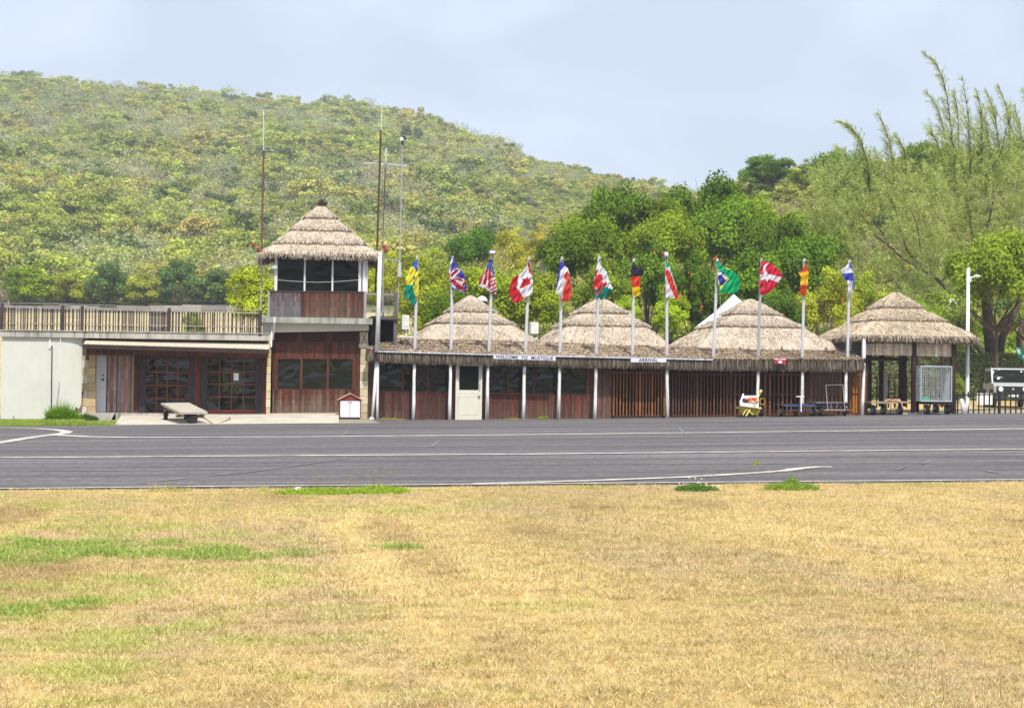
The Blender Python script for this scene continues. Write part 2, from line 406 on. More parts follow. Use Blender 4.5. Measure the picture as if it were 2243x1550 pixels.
paint = material('white_paint_line', (.50, .455, .385), rough=.8, var=.4, scale=2.5, bump=.1)
def ground_line(name, px_pts, width, mat=paint, lift=.024, step=.75, wob=.0):
    pts = [G(*p) for p in px_pts]; q = []
    for a, b in zip(pts[:-1], pts[1:]):
        n = max(1, int((b - a).length / step))
        q += [a.lerp(b, k / n) for k in range(n)]
    q.append(pts[-1]); m = MB(); L = []
    for i, p in enumerate(q):
        d = (q[min(i + 1, len(q) - 1)] - q[max(i - 1, 0)]); d.z = 0; d.normalize(); nrm = Vector((-d.y, d.x, 0)) * (width / 2 * (1 + wob * math.sin(i * 2.3)))
        a, b = p + nrm, p - nrm
        L.append(((a.x, a.y, g1(a.x, a.y) + lift), (b.x, b.y, g1(b.x, b.y) + lift)))
    for a, b in zip(L[:-1], L[1:]): m.face([a[0], a[1], b[1], b[0]] if (Vector(a[1]) - Vector(a[0])).cross(Vector(b[0]) - Vector(a[0])).z > 0 else [a[0], b[0], b[1], a[1]])
    return tag(m.build(name, mat), kind='structure')
ground_line('taxiway_edge_line', [(118, 953.5), (190, 957.5), (300, 959.5), (420, 959.3), (700, 957.5), (1121, 953.5), (1500, 949), (1900, 944.5), (2300, 940.5)], .50)
ground_line('runway_edge_line', [(-60, 1003.5), (500, 1000.5), (1121, 996.5), (1700, 990.5), (2300, 985.5)], .28)
ground_line('near_edge_line', [(-60, 1072.5), (500, 1067), (1121, 1062), (1700, 1057), (2300, 1053)], .14)
ground_line('apron_curve_line', [(-60, 938.5), (20, 938), (80, 939.5), (125, 942.5), (148, 946.5), (140, 950), (115, 953.5), (70, 959), (0, 970.5), (-60, 980)], .34)
ground_line('guide_line', [(1040, 1062.0), (1300, 1054.5), (1500, 1047), (1640, 1039), (1720, 1033), (1750, 1028), (1790, 1024.5), (1822, 1024.5)], .24)
ground_line('guide_line', [(1726, 1029.5), (1750, 1028), (1775, 1026)], .16)
thinp = material('faded_paint_line', (.21, .195, .19), rough=.85, var=.45, scale=1.2, bump=.05)
ground_line('faded_line', [(300, 1060), (560, 1034), (660, 1020), (760, 1006)], .06, thinp, wob=.4)
ground_line('faded_line', [(1100, 1019), (1700, 1017), (2243, 1013)], .08, thinp, wob=.6)
ground_line('faded_line', [(60, 1032), (300, 1032), (520, 1030)], .07, thinp, wob=.6)
ground_line('faded_line', [(745, 957), (762, 946)], .05, thinp); ground_line('faded_line', [(945, 980), (962, 966)], .05, thinp)
ground_line('faded_line', [(1485, 937), (1500, 950), (1512, 954)], .05, thinp); ground_line('faded_line', [(1866, 938), (1876, 944), (1882, 945)], .05, thinp)
ground_line('faded_line', [(1965, 1031), (1990, 1023)], .05, thinp); ground_line('faded_line', [(2020, 1018), (2040, 1010)], .05, thinp)
ground_line('faded_line', [(2155, 1032), (2190, 1038)], .08, thinp); ground_line('faded_line', [(1566, 928), (1590, 926), (1612, 925)], .15, thinp)

# concrete pad before the garage doors, laid over the ground
concrete = material('concrete', (.50, .455, .36), rough=.9, var=.16, scale=1.4, bump=.2, streak=.35, streak_col=(.2, .18, .14))
pad = MB(); pn = 26
for i in range(pn):
    xa, xb = 250 + (742 - 250) * i / pn, 250 + (742 - 250) * (i + 1) / pn
    q = []
    for xp, Yf in ((xa, 63.05), (xb, 63.05), (xb, 69.0), (xa, 69.0)):
        X = PX(xp + (18 if Yf > 65 and i == 0 and xp == xa else 0), Yf, 925); q.append((X, Yf, g1(X, Yf) + .02 + (.16 if Yf > 65 else .0)))
    pad.face(q)
tag(pad.build('concrete_pad', concrete), kind='structure')

# ================================================================== GRASS
rng = np.random.default_rng(11)
grass_mat = leaf_material('grass_blades', trans=.22, inst=True, rough=.6, spec=.2)
def tuft(seed, n, rad, h, hv, w, lean, splay=.3):
    r = np.random.default_rng(seed); a = r.uniform(0, 2 * np.pi, n); d = rad * np.sqrt(r.uniform(0, 1, n))
    p = np.stack([d * np.cos(a), d * np.sin(a), np.zeros(n) - .01], 1)
    b = r.uniform(0, 2 * np.pi, n); ln = lean * r.uniform(.2, 1.3, n); hh = h * (1 + hv * r.uniform(-1, 1, n))
    q = p + np.stack([ln * np.cos(b) * hh, ln * np.sin(b) * hh, hh], 1)
    V, F = sticks(p, q, w, r); c = np.repeat(r.uniform(.72, 1.25, n), 4)[:, None] * np.array([[1, 1, 1]])
    c[:, 2] *= np.repeat(r.uniform(.7, 1.1, n), 4)
    return V, F, c, 0
protos = [tuft(1, 26, .075, .030, .5, .0034, 1.1), tuft(2, 30, .085, .022, .6, .0038, 1.7), tuft(3, 22, .06, .042, .4, .0030, .8),
          tuft(4, 26, .09, .016, .6, .0042, 2.8), tuft(5, 2, .02, .11, .35, .0024, .25)]
def in_ell(px, py, e): return ((px - e[0]) / e[2]) ** 2 + ((py - e[1]) / e[3]) ** 2
GREEN = [(120, 1213, 300, 22), (440, 1216, 250, 13), (880, 1206, 45, 4), (40, 1337, 55, 22), (140, 1328, 55, 13), (30, 1215, 120, 30), (350, 1190, 40, 8)]
LIME = [(100, 1108, 210, 9), (300, 1155, 260, 14), (560, 1252, 260, 10), (270, 1285, 330, 26), (760, 1074, 190, 16), (1110, 1099, 140, 5), (2190, 1334, 130, 12),
        (1230, 1330, 130, 14), (250, 1440, 330, 70), (1980, 1062, 130, 6), (1600, 1315, 120, 5), (820, 1120, 240, 14), (130, 1340, 200, 40)]
def grass_points(n_m2, y0, y1):
    pts = []
    for Y in np.arange(y0, y1, .5):
        hw = .285 * Y + 1.0; xc = Y * math.tan(YAW); k = rng.poisson(n_m2(Y) * .5 * 2 * hw)
        pts.append(np.stack([rng.uniform(xc - hw, xc + hw, k), rng.uniform(Y, Y + .5, k)], 1))
    return np.concatenate(pts)
gp = grass_points(lambda Y: 1000 if Y < 14 else 720 if Y < 20 else 480, 6.5, 28.8)
gp = gp[gp[:, 1] < near_wob(gp[:, 0]) + rng.uniform(-.35, .12, len(gp))]
zz = gz(gp[:, 0], gp[:, 1]); ppx, ppy = proj(gp[:, 0], gp[:, 1], zz)
n1 = vnoise(gp[:, 0], gp[:, 1], .55, 1.0); n2 = vnoise(gp[:, 0], gp[:, 1] * .45, 2.6, 5.0); n3 = vnoise(gp[:, 0], gp[:, 1], .16, 9.0)
n5 = vnoise(gp[:, 0], gp[:, 1] * .3, 1.1, 19.0)
m = len(gp); straw = np.array([.71, .56, .335]); pink = np.array([.62, .48, .36]); lime = np.array([.52, .53, .19]); green = np.array([.28, .38, .10]); brown = np.array([.45, .32, .19])
T = np.tile(straw, (m, 1)) * (1 + .24 * n2 + .16 * n3 + .16 * n5)[:, None]
def mixin(T, c, w): w = np.clip(w, 0, 1)[:, None]; return T * (1 - w) + c * w
leftness = np.clip((1250 - ppx) / 1250, 0, 1)
T = mixin(T, pink, .75 * np.clip(n5 * 2.6 + .25 * leftness - .05, 0, 1) + .15 * rng.uniform(0, 1, m))
T = mixin(T, brown, np.clip(n3 * 3 - .8, 0, .6) + np.clip(-n5 * 3 - 1.0, 0, .4))
T = mixin(T, lime, np.clip(n1 * 2.0 + n5 - .5 + .4 * leftness, 0, .6) * np.clip(.25 + leftness, 0, 1))
wl = np.zeros(m); wg = np.zeros(m)
for e in LIME: wl = np.maximum(wl, np.clip(1.1 - in_ell(ppx, ppy, e) + n1 * 1.4 + n3 * .8, 0, 1))
for e in GREEN: wg = np.maximum(wg, np.clip(1.2 - in_ell(ppx, ppy, e) + n1 * 1.9 + n3 * 1.2, 0, 1))
T = mixin(T, lime, wl * .42); T = mixin(T, green * np.array([1.15, 1.1, 1]), wg * .9)
T *= rng.uniform(.8, 1.2, m)[:, None]
pid = rng.choice(4, m, p=[.34, .3, .16, .2]); stem = (rng.uniform(0, 1, m) < .003 + .5 * .03 * np.clip(n5 * 3, 0, 1)) & (wg < .3)
pid[stem] = 4; T[stem] = np.array([.22, .16, .08])
s = rng.uniform(.55, 1.1, m) * (1 + .6 * n3 + .3 * n1) * (1 + .45 * wg + .2 * np.clip(n2, 0, 1)); s[ppy < 1110] *= .9
s *= np.where(gp[:, 1] < 14, .78, 1.0); scl = np.stack([s, s, s * rng.uniform(.8, 1.2, m)], 1); rot = np.stack([rng.normal(0, .1, m), rng.normal(0, .1, m), rng.uniform(0, 6.28, m)], 1)
scatter('grass', protos, np.stack([gp[:, 0], gp[:, 1], zz], 1), scl, rot, T, pid, [grass_mat])

# green verge at the foot of the white wall
vx = []; 
for _ in range(5200):
    px_ = rnd.uniform(-30, 252); Y = rnd.uniform(63.1, 67.6)
    if px_ > 170 and Y > 65.8: continue
    x = PX(px_, Y, 925); vx.append((x, Y, g1(x, Y), px_))
vx = np.array(vx); m = len(vx)
T = np.tile(np.array([.26, .38, .06]), (m, 1)) * rng.uniform(.6, 1.3, (m, 1)); T = mixin(T, np.array([.5, .45, .12]), rng.uniform(-.6, .7, m))
s = rng.uniform(1.0, 2.4, m) * np.where(np.abs(vx[:, 3] - 140) < 40, 1.6, 1.0)
scatter('verge_grass', protos[:4], vx[:, :3], np.stack([s, s, s], 1), np.stack([np.zeros(m), np.zeros(m), rng.uniform(0, 6.28, m)], 1), T, rng.choice(4, m), [grass_mat])

# ================================================================== CROWNS
def sphere_pts(r, n):
    v = r.normal(size=(n, 3)); return v / np.linalg.norm(v, axis=1, keepdims=True)
def crown_np(seed, ncl, nleaf, leaf, rz=.8, zc=.62, clr=(.22, .38), flat=1.0, hue=.07, ragged=.25):
    """unit crown: radius 1, centre height zc*?; returns leaf quads and clump centres"""
    r = np.random.default_rng(seed); cc = sphere_pts(r, ncl * 3); cc = cc[cc[:, 2] > -.45][:ncl]
    cc *= (r.uniform(.12, 1, (len(cc), 1)) ** .45) * (1 - .22 * r.uniform(0, 1, (len(cc), 1)))
    cc[:, 2] *= rz; cr = r.uniform(clr[0], clr[1], len(cc)) * (1.1 - .3 * np.linalg.norm(cc, axis=1))
    k = r.choice(len(cc), nleaf, p=cr ** 2 / (cr ** 2).sum()); d = sphere_pts(r, nleaf); d[:, 2] = np.where(d[:, 2] < -.1, d[:, 2] * -.6 * (r.uniform(size=nleaf) < .7) + d[:, 2] * (r.uniform(size=nleaf) >= .7), d[:, 2])
    rad = cr[k] * (1 - .35 * r.uniform(0, 1, nleaf) ** 2 + ragged * np.clip(r.normal(0, .5, nleaf), -.6, 1.4))
    off = d * rad[:, None]; off[:, 2] *= flat
    c = cc[k] + off; c[:, 2] += rz * .9
    n = d * .8 + sphere_pts(r, nleaf) * .75 + np.array([0, 0, .45]); n /= np.linalg.norm(n, axis=1, keepdims=True)
    lf = leaf * r.uniform(.6, 1.35, nleaf)
    V, F = leaf_quads(c, n, lf, lf * r.uniform(.45, .75, nleaf), r)
    ck = r.uniform(.68, 1.28, len(cc))[k]
    b = (ck * r.uniform(.88, 1.13, nleaf))[:, None]; yl = r.uniform(-1, 1, nleaf) * hue
    C = np.concatenate([b * (1 + yl)[:, None], b * (1 + .35 * yl)[:, None], b * (1 - .5 * np.abs(yl))[:, None]], 1)
    return V, F, np.repeat(C, 4, 0), cc + np.array([0, 0, rz * .9])
def twig_np(seed, n, rz=.8, ln=.35, w=.012):
    r = np.random.default_rng(seed); d = sphere_pts(r, n); d[:, 2] = np.abs(d[:, 2]) * .9 + .1
    a = d * (r.uniform(.1, .75, (n, 1))); a[:, 2] *= rz; dd = d * .7 + r.normal(size=(n, 3)) * .45 + np.array([0, 0, .35]); dd /= np.linalg.norm(dd, axis=1, keepdims=True)
    q = a + dd * ln * r.uniform(.4, 1.2, (n, 1)); z = np.array([0, 0, rz * .25])
    V, F = sticks(a + z, q + z, w * r.uniform(.5, 1.5, n), r); C = np.repeat(r.uniform(.7, 1.25, n), 4)[:, None] * np.ones((1, 3))
    return V, F, C
forest_mat = leaf_material('forest_leaves', trans=.28, inst=True, rough=.8, spec=.04)
fp = []
for k, (ncl, nl, lf, rz, fl) in enumerate([(16, 1500, .062, .75, .8), (22, 1700, .055, .6, .6), (12, 1300, .07, .95, .9), (26, 1700, .055, .5, .55), (18, 1500, .06, .8, .7)]):
    V, F, C, _ = crown_np(40 + k, ncl, nl, lf, rz=rz, flat=fl, ragged=.45, clr=(.2, .36)); fp.append((V, F, C, 0))
for k in range(3):
    V, F, C = twig_np(60 + k, 1100, rz=.75, w=.014); V2, F2, C2, _ = crown_np(70 + k, 16, 330, .05, rz=.75, ragged=.5)
    V, F, C = join([(V, F, C), (V2, F2, C2 * np.array([.9, 1.05, .7]))]); fp.append((V, F, C, 0))
def hill_points(y0, y1, sp, xlo, xhi, drop=0.0):
    out = []
    for Y in np.arange(y0, y1, sp):
        n = int((xhi(Y) - xlo(Y)) / sp)
        if n < 1: continue
        x = xlo(Y) + (np.arange(n) + rng.uniform(-.45, .45, n)) * sp; out.append(np.stack([x, Y + rng.uniform(-.45, .45, n) * sp], 1))
    o = np.concatenate(out); return o[rng.uniform(size=len(o)) > drop]
def xcone(Y, m): return Y * math.tan(YAW) + m * Y
hp = np.concatenate([hill_points(226, 420, 3.7, lambda Y: xcone(Y, -.33) - 14, lambda Y: xcone(Y, .33) + 14), hill_points(420, 800, 4.1, lambda Y: xcone(Y, -.33) - 10, lambda Y: xcone(Y, .2))])
m = len(hp); q1 = vnoise(hp[:, 0], hp[:, 1] * .7, 42, 2); q2 = vnoise(hp[:, 0], hp[:, 1], 13, 7); q3 = vnoise(hp[:, 0], hp[:, 1], 24, 13)
LIMEF, MIDF, DARKF, OCHF, GREYF = [np.array(v) for v in ((.42, .45, .09), (.30, .34, .075), (.13, .18, .05), (.46, .42, .12), (.46, .40, .325))]
u = rng.uniform(0, 1, m); T = np.zeros((m, 3)); pid = np.zeros(m, int)
pg = np.clip(.38 + .9 * q1 + .35 * q3, .04, .66); pdk = np.clip(.13 - .6 * q2, .03, .4); po = np.clip(.12 + .7 * q3, .02, .35); pl = np.clip(.40 - .5 * q1, .1, .7)
cat = np.where(u < pg, 0, np.where(u < pg + pdk, 1, np.where(u < pg + pdk + po, 2, np.where(u < pg + pdk + po + pl * .6, 3, 4))))
low = (hp[:, 1] < 300) & (cat == 0) & (rng.uniform(size=m) < .5); cat[low] = 3
for k, c in enumerate((GREYF, DARKF, OCHF, LIMEF, MIDF)): T[cat == k] = c
T *= rng.uniform(.9, 1.12, m)[:, None] * (1 + .04 * rng.normal(size=(m, 3)) * np.array([1, .5, .8]))
pid = rng.integers(0, 5, m); g = cat == 0; pid[g] = rng.integers(5, 8, g.sum())
s = rng.uniform(2.0, 4.6, m) * np.where(hp[:, 0] > PX(1120, 1000, 800) / 1000 * hp[:, 1], np.where(hp[:, 1] < 430, .45, .6), 1.0) * np.where(cat == 1, .85, 1.0) * np.where(rng.uniform(size=m) < .12, 1.3, 1.0)
sz = s * rng.uniform(.75, 1.1, m); zz = gz(hp[:, 0], hp[:, 1]) - .3
A = [(np.stack([hp[:, 0], hp[:, 1], zz], 1), np.stack([s, s, sz], 1), T, pid)]
# the trees on the far side of the runway field, behind the photographer
bp_ = hill_points(-75, -45, 5.0, lambda Y: -110, lambda Y: 110); m = len(bp_); s = rng.uniform(3.2, 6.0, m)
Tb = np.array([MIDF, DARKF, LIMEF])[rng.integers(0, 3, m)] * .8
A.append((np.stack([bp_[:, 0], bp_[:, 1], gz(bp_[:, 0], bp_[:, 1])], 1), np.stack([s, s, s * 1.5], 1), Tb, rng.integers(0, 5, m)))
scatter('hillside_forest', fp, *[np.concatenate([a[i] for a in A]) if i != 9 else None for i in (0, 1)],
        np.stack([np.zeros(sum(len(a[0]) for a in A))] * 2 + [rng.uniform(0, 6.28, sum(len(a[0]) for a in A))], 1),
        np.concatenate([a[2] for a in A]), np.concatenate([a[3] for a in A]), [forest_mat])
# lower scrub slope on the right, nearer
sp_ = np.concatenate([hill_points(108, 226, 2.0, lambda Y: PX(1150 + max(0, (150 - Y)) * 5, Y, 600), lambda Y: xcone(Y, .36) + 5), hill_points(82, 118, 1.9, lambda Y: PX(835, Y, 700), lambda Y: PX(1800, Y, 700))])
m = len(sp_); u = rng.uniform(0, 1, m); q1 = vnoise(sp_[:, 0], sp_[:, 1], 14, 3)
cat = np.where(u < .22 + .5 * q1, 0, np.where(u < .30, 1, np.where(u < .52, 2, np.where(u < .80, 3, 4))))
T = np.zeros((m, 3))
for k, c in enumerate((GREYF * np.array([1.0, .88, .8]), DARKF * 1.1, OCHF * 1.0, LIMEF * .95, MIDF)): T[cat == k] = c
T *= rng.uniform(.8, 1.2, m)[:, None]; pid = rng.integers(0, 5, m); g = cat == 0; pid[g] = rng.integers(5, 8, g.sum())
nr = sp_[:, 1] < 118; gsw = nr & (cat != 1) & (cat != 3); T[gsw] = MIDF * rng.uniform(.8, 1.2, (gsw.sum(), 1)); pid[gsw] = rng.integers(0, 5, gsw.sum()); T[nr] *= np.array([.75, .95, .45])
s = rng.uniform(.9, 1.9, m) * np.where(nr, .95, 1.0); zz = gz(sp_[:, 0], sp_[:, 1]) - .15
scatter('slope_scrub', fp, np.stack([sp_[:, 0], sp_[:, 1], zz], 1), np.stack([s, s, s * rng.uniform(.8, 1.25, m)], 1),
        np.stack([np.zeros(m), np.zeros(m), rng.uniform(0, 6.28, m)], 1), T, pid, [forest_mat])

# ================================================================== BUILDING HELPERS
W_CREAM = material('cream_render', (.60, .60, .53), rough=.9, var=.05, scale=1.2, bump=.08, streak=.16, streak_col=(.35, .36, .30))
CONC = material('stained_concrete', (.42, .40, .35), rough=.95, var=.22, scale=2.2, bump=.25, streak=.75, streak_col=(.09, .09, .075))
STONE = material('stone_blocks', attr=True, rough=.9, var=.14, scale=5, bump=.35)
CANE = material('bamboo_cladding', attr=True, rough=.55, var=.22, scale=9, bump=.15, stretch=(1, 1, .35), spec=.35)
REDWOOD = material('red_brown_wood', (.095, .028, .015), rough=.55, var=.3, scale=5, bump=.12, stretch=(1, 1, .3))
SLATW = material('slat_wood', attr=True, rough=.65, var=.3, scale=6, bump=.12, stretch=(1, 1, .25))
DARKW = material('dark_wood', (.035, .022, .018), rough=.7, var=.3, scale=6, bump=.15)
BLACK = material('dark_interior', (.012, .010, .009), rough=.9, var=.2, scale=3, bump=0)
GREYW = material('grey_weathered_wood', attr=True, rough=.85, var=.3, scale=7, bump=.25, stretch=(1, 1, .2))
WHITE = material('white_paint', (.74, .73, .72), rough=.6, var=.07, scale=5, bump=.05, streak=.2, streak_col=(.35, .33, .30))
WOODWHITE = material('flaking_white_paint', (.72, .72, .70), rough=.75, var=.10, scale=8, bump=.3, streak=.95, streak_col=(.16, .13, .11))
METALG = material('grey_metal', (.42, .42, .43), rough=.5, var=.12, scale=9, bump=.05, metal=.3)
RUST = material('rusty_pipe', (.14, .075, .04), rough=.85, var=.4, scale=7, bump=.2)
STRAW = material('thatch_straw', attr=True, rough=.85, var=.16, scale=2.2, bump=.1, spec=.15)
BLACKM = material('black_metal', (.02, .02, .022), rough=.5, var=.2, scale=9, bump=.05)
RUBBER = material('black_rubber', (.018, .018, .019), rough=.85, var=.2, scale=12, bump=.1)
def glass_mat(name, tint, clear, wob=.05, ior=1.28):
    m = bpy.data.materials.new(name); m.use_nodes = True; MATS[name] = m
    t = m.node_tree; N, L = t.nodes, t.links; N.clear()
    o = N.new('ShaderNodeOutputMaterial'); gl = N.new('ShaderNodeBsdfGlossy'); gl.inputs['Roughness'].default_value = .03
    d = N.new('ShaderNodeBsdfDiffuse'); d.inputs['Color'].default_value = (*tint, 1)
    tr = N.new('ShaderNodeBsdfTransparent'); tr.inputs['Color'].default_value = (clear, clear, clear * .95, 1)
    m0 = N.new('ShaderNodeMixShader'); m0.inputs[0].default_value = 0.0 if clear <= 0 else .9; L.new(d.outputs[0], m0.inputs[1]); L.new(tr.outputs[0], m0.inputs[2])
    fr = N.new('ShaderNodeFresnel'); fr.inputs['IOR'].default_value = ior; ms = N.new('ShaderNodeMixShader')
    tc = N.new('ShaderNodeTexCoord'); n = N.new('ShaderNodeTexNoise'); n.inputs['Scale'].default_value = .9; n.inputs['Detail'].default_value = 1.5; n.inputs['Distortion'].default_value = .8
    mp = N.new('ShaderNodeMapping'); mp.inputs['Scale'].default_value = (1, 1, 1.7); L.new(tc.outputs['Object'], mp.inputs[0]); L.new(mp.outputs[0], n.inputs['Vector'])
    bp = N.new('ShaderNodeBump'); bp.inputs['Strength'].default_value = 1.0; bp.inputs['Distance'].default_value = wob; L.new(n.outputs['Fac'], bp.inputs['Height'])
    L.new(bp.outputs[0], gl.inputs['Normal']); L.new(bp.outputs[0], fr.inputs['Normal'])
    L.new(fr.outputs[0], ms.inputs[0]); L.new(m0.outputs[0], ms.inputs[1]); L.new(gl.outputs[0], ms.inputs[2]); L.new(ms.outputs[0], o.inputs['Surface'])
    return m
GLASS = glass_mat('dark_window_glass', (.008, .009, .007), 0)
GLASS2 = glass_mat('lower_window_glass', (.010, .012, .008), 0, .07, 1.5)
GLASSC = glass_mat('clear_door_glass', (.02, .022, .016), .7, .07, 1.5)

def clad(m, xl, xr, yt, yb, Y, w=.072, seed=1, grey=.5, base=(.098, .031, .015), dark=.45, gcol=(.14, .10, .072), proud=.014, hgrey=0.0):
    """vertical half-round canes; yt / yb are photograph rows at left and right"""
    r = random.Random(seed); yt = yt if isinstance(yt, tuple) else (yt, yt); yb = yb if isinstance(yb, tuple) else (yb, yb)
    X0, X1 = PX(xl, Y, (yt[0] + yb[0]) / 2), PX(xr, Y, (yt[1] + yb[1]) / 2)
    zt0, zt1, zb0, zb1 = PZ(xl, yt[0], Y), PZ(xr, yt[1], Y), PZ(xl, yb[0], Y), PZ(xr, yb[1], Y)
    x = X0; K = 5
    while x < X1 - .005:
        ww = min(w * r.uniform(.75, 1.25), X1 - x); t = (x - X0) / max(1e-6, X1 - X0); zt = zt0 + (zt1 - zt0) * t; zb = zb0 + (zb1 - zb0) * t
        k0 = r.uniform(dark, 1.35); warm = r.uniform(.8, 1.35); c0 = (base[0] * k0 * warm, base[1] * k0, base[2] * k0); g = r.uniform(-.35, .45)
        pr = proud * r.uniform(.5, 1.6); node = r.uniform(0, .25)
        for k in range(K):
            za, zb_ = zb + (zt - zb) * k / K, zb + (zt - zb) * (k + 1) / K
            a = max(0, min(1, grey * (1.25 - 1.45 * (k + .5) / K) + g * grey * 1.3 + hgrey * r.uniform(.3, 1))); kk = r.uniform(.85, 1.15)
            c = tuple((c0[i] * (1 - a) + gcol[i] * a * (.7 + .5 * k0)) * kk for i in range(3))
            L_, M_, R_ = x + .003, x + ww / 2, x + ww - .003
            m.face([(L_, Y, za), (M_, Y - pr, za), (M_, Y - pr, zb_), (L_, Y, zb_)], c)
            m.face([(M_, Y - pr, za), (R_, Y, za), (R_, Y, zb_), (M_, Y - pr, zb_)], tuple(v * .93 for v in c))
        x += ww
    m.hexa([(X0, Y + .004, zb0), (X1, Y + .004, zb1), (X1, Y + .004, zt1), (X0, Y + .004, zt0)],
           [(X0, Y + .09, zb0), (X1, Y + .09, zb1), (X1, Y + .09, zt1), (X0, Y + .09, zt0)], (.02, .012, .009))
def blocks(m, xl, xr, yt, yb, Y, h=.33, d=.35, seed=2, cols=((.50, .38, .21), (.55, .43, .25), (.46, .36, .22), (.60, .52, .36))):
    r = random.Random(seed); X0, X1 = PX(xl, Y, (yt + yb) / 2), PX(xr, Y, (yt + yb) / 2); xm = (xl + xr) / 2
    z = PZ(xm, yb, Y); zt = PZ(xm, yt, Y)
    m.box(X0 + .012, X1 - .012, Y + .012, Y + d, z, zt, (.10, .08, .06))
    while z < zt - .02:
        hh = min(h * r.uniform(.93, 1.07), zt - z); c = r.choice(cols); k = r.uniform(.85, 1.12)
        m.box(X0 + r.uniform(0, .006), X1 - r.uniform(0, .006), Y - r.uniform(0, .008), Y + d - .02, z + .007, z + hh - .007, tuple(v * k for v in c)); z += hh
def window(parent, xl, xr, yt, yb, Y, fw=2.6, glass=None, mat=None, name='window', nx=1, ny=1, depth=.06, fcol=(1, 1, 1)):
    """frame with a pane set back in it; measured in photograph pixels"""
    f = MB(); mat = mat or REDWOOD
    X0, X1 = PX(xl, Y, (yt + yb) / 2), PX(xr, Y, (yt + yb) / 2); xm = (xl + xr) / 2; z0, z1 = PZ(xm, yb, Y), PZ(xm, yt, Y); t = fw * M2PX(Y)
    f.box(X0, X1, Y, Y + depth, z1 - t, z1, fcol); f.box(X0, X1, Y, Y + depth, z0, z0 + t, fcol)
    f.box(X0, X0 + t, Y, Y + depth, z0 + t, z1 - t, fcol); f.box(X1 - t, X1, Y, Y + depth, z0 + t, z1 - t, fcol)
    mt = t * .8
    for i in range(1, nx):
        x = X0 + t + (X1 - X0 - 2 * t) * i / nx; f.box(x - mt / 2, x + mt / 2, Y + .008, Y + depth - .005, z0 + t, z1 - t, fcol)
    for j in range(1, ny):
        z = z0 + t + (z1 - z0 - 2 * t) * j / ny; f.box(X0 + t, X1 - t, Y + .012, Y + depth - .009, z - mt / 2, z + mt / 2, fcol)
    w = f.build(name, mat, parent); p = MB(); p.box(X0 + t * .6, X1 - t * .6, Y + depth * .45, Y + depth * .6, z0 + t * .6, z1 - t * .6)
    p.build('pane', glass or GLASS2, w); return w

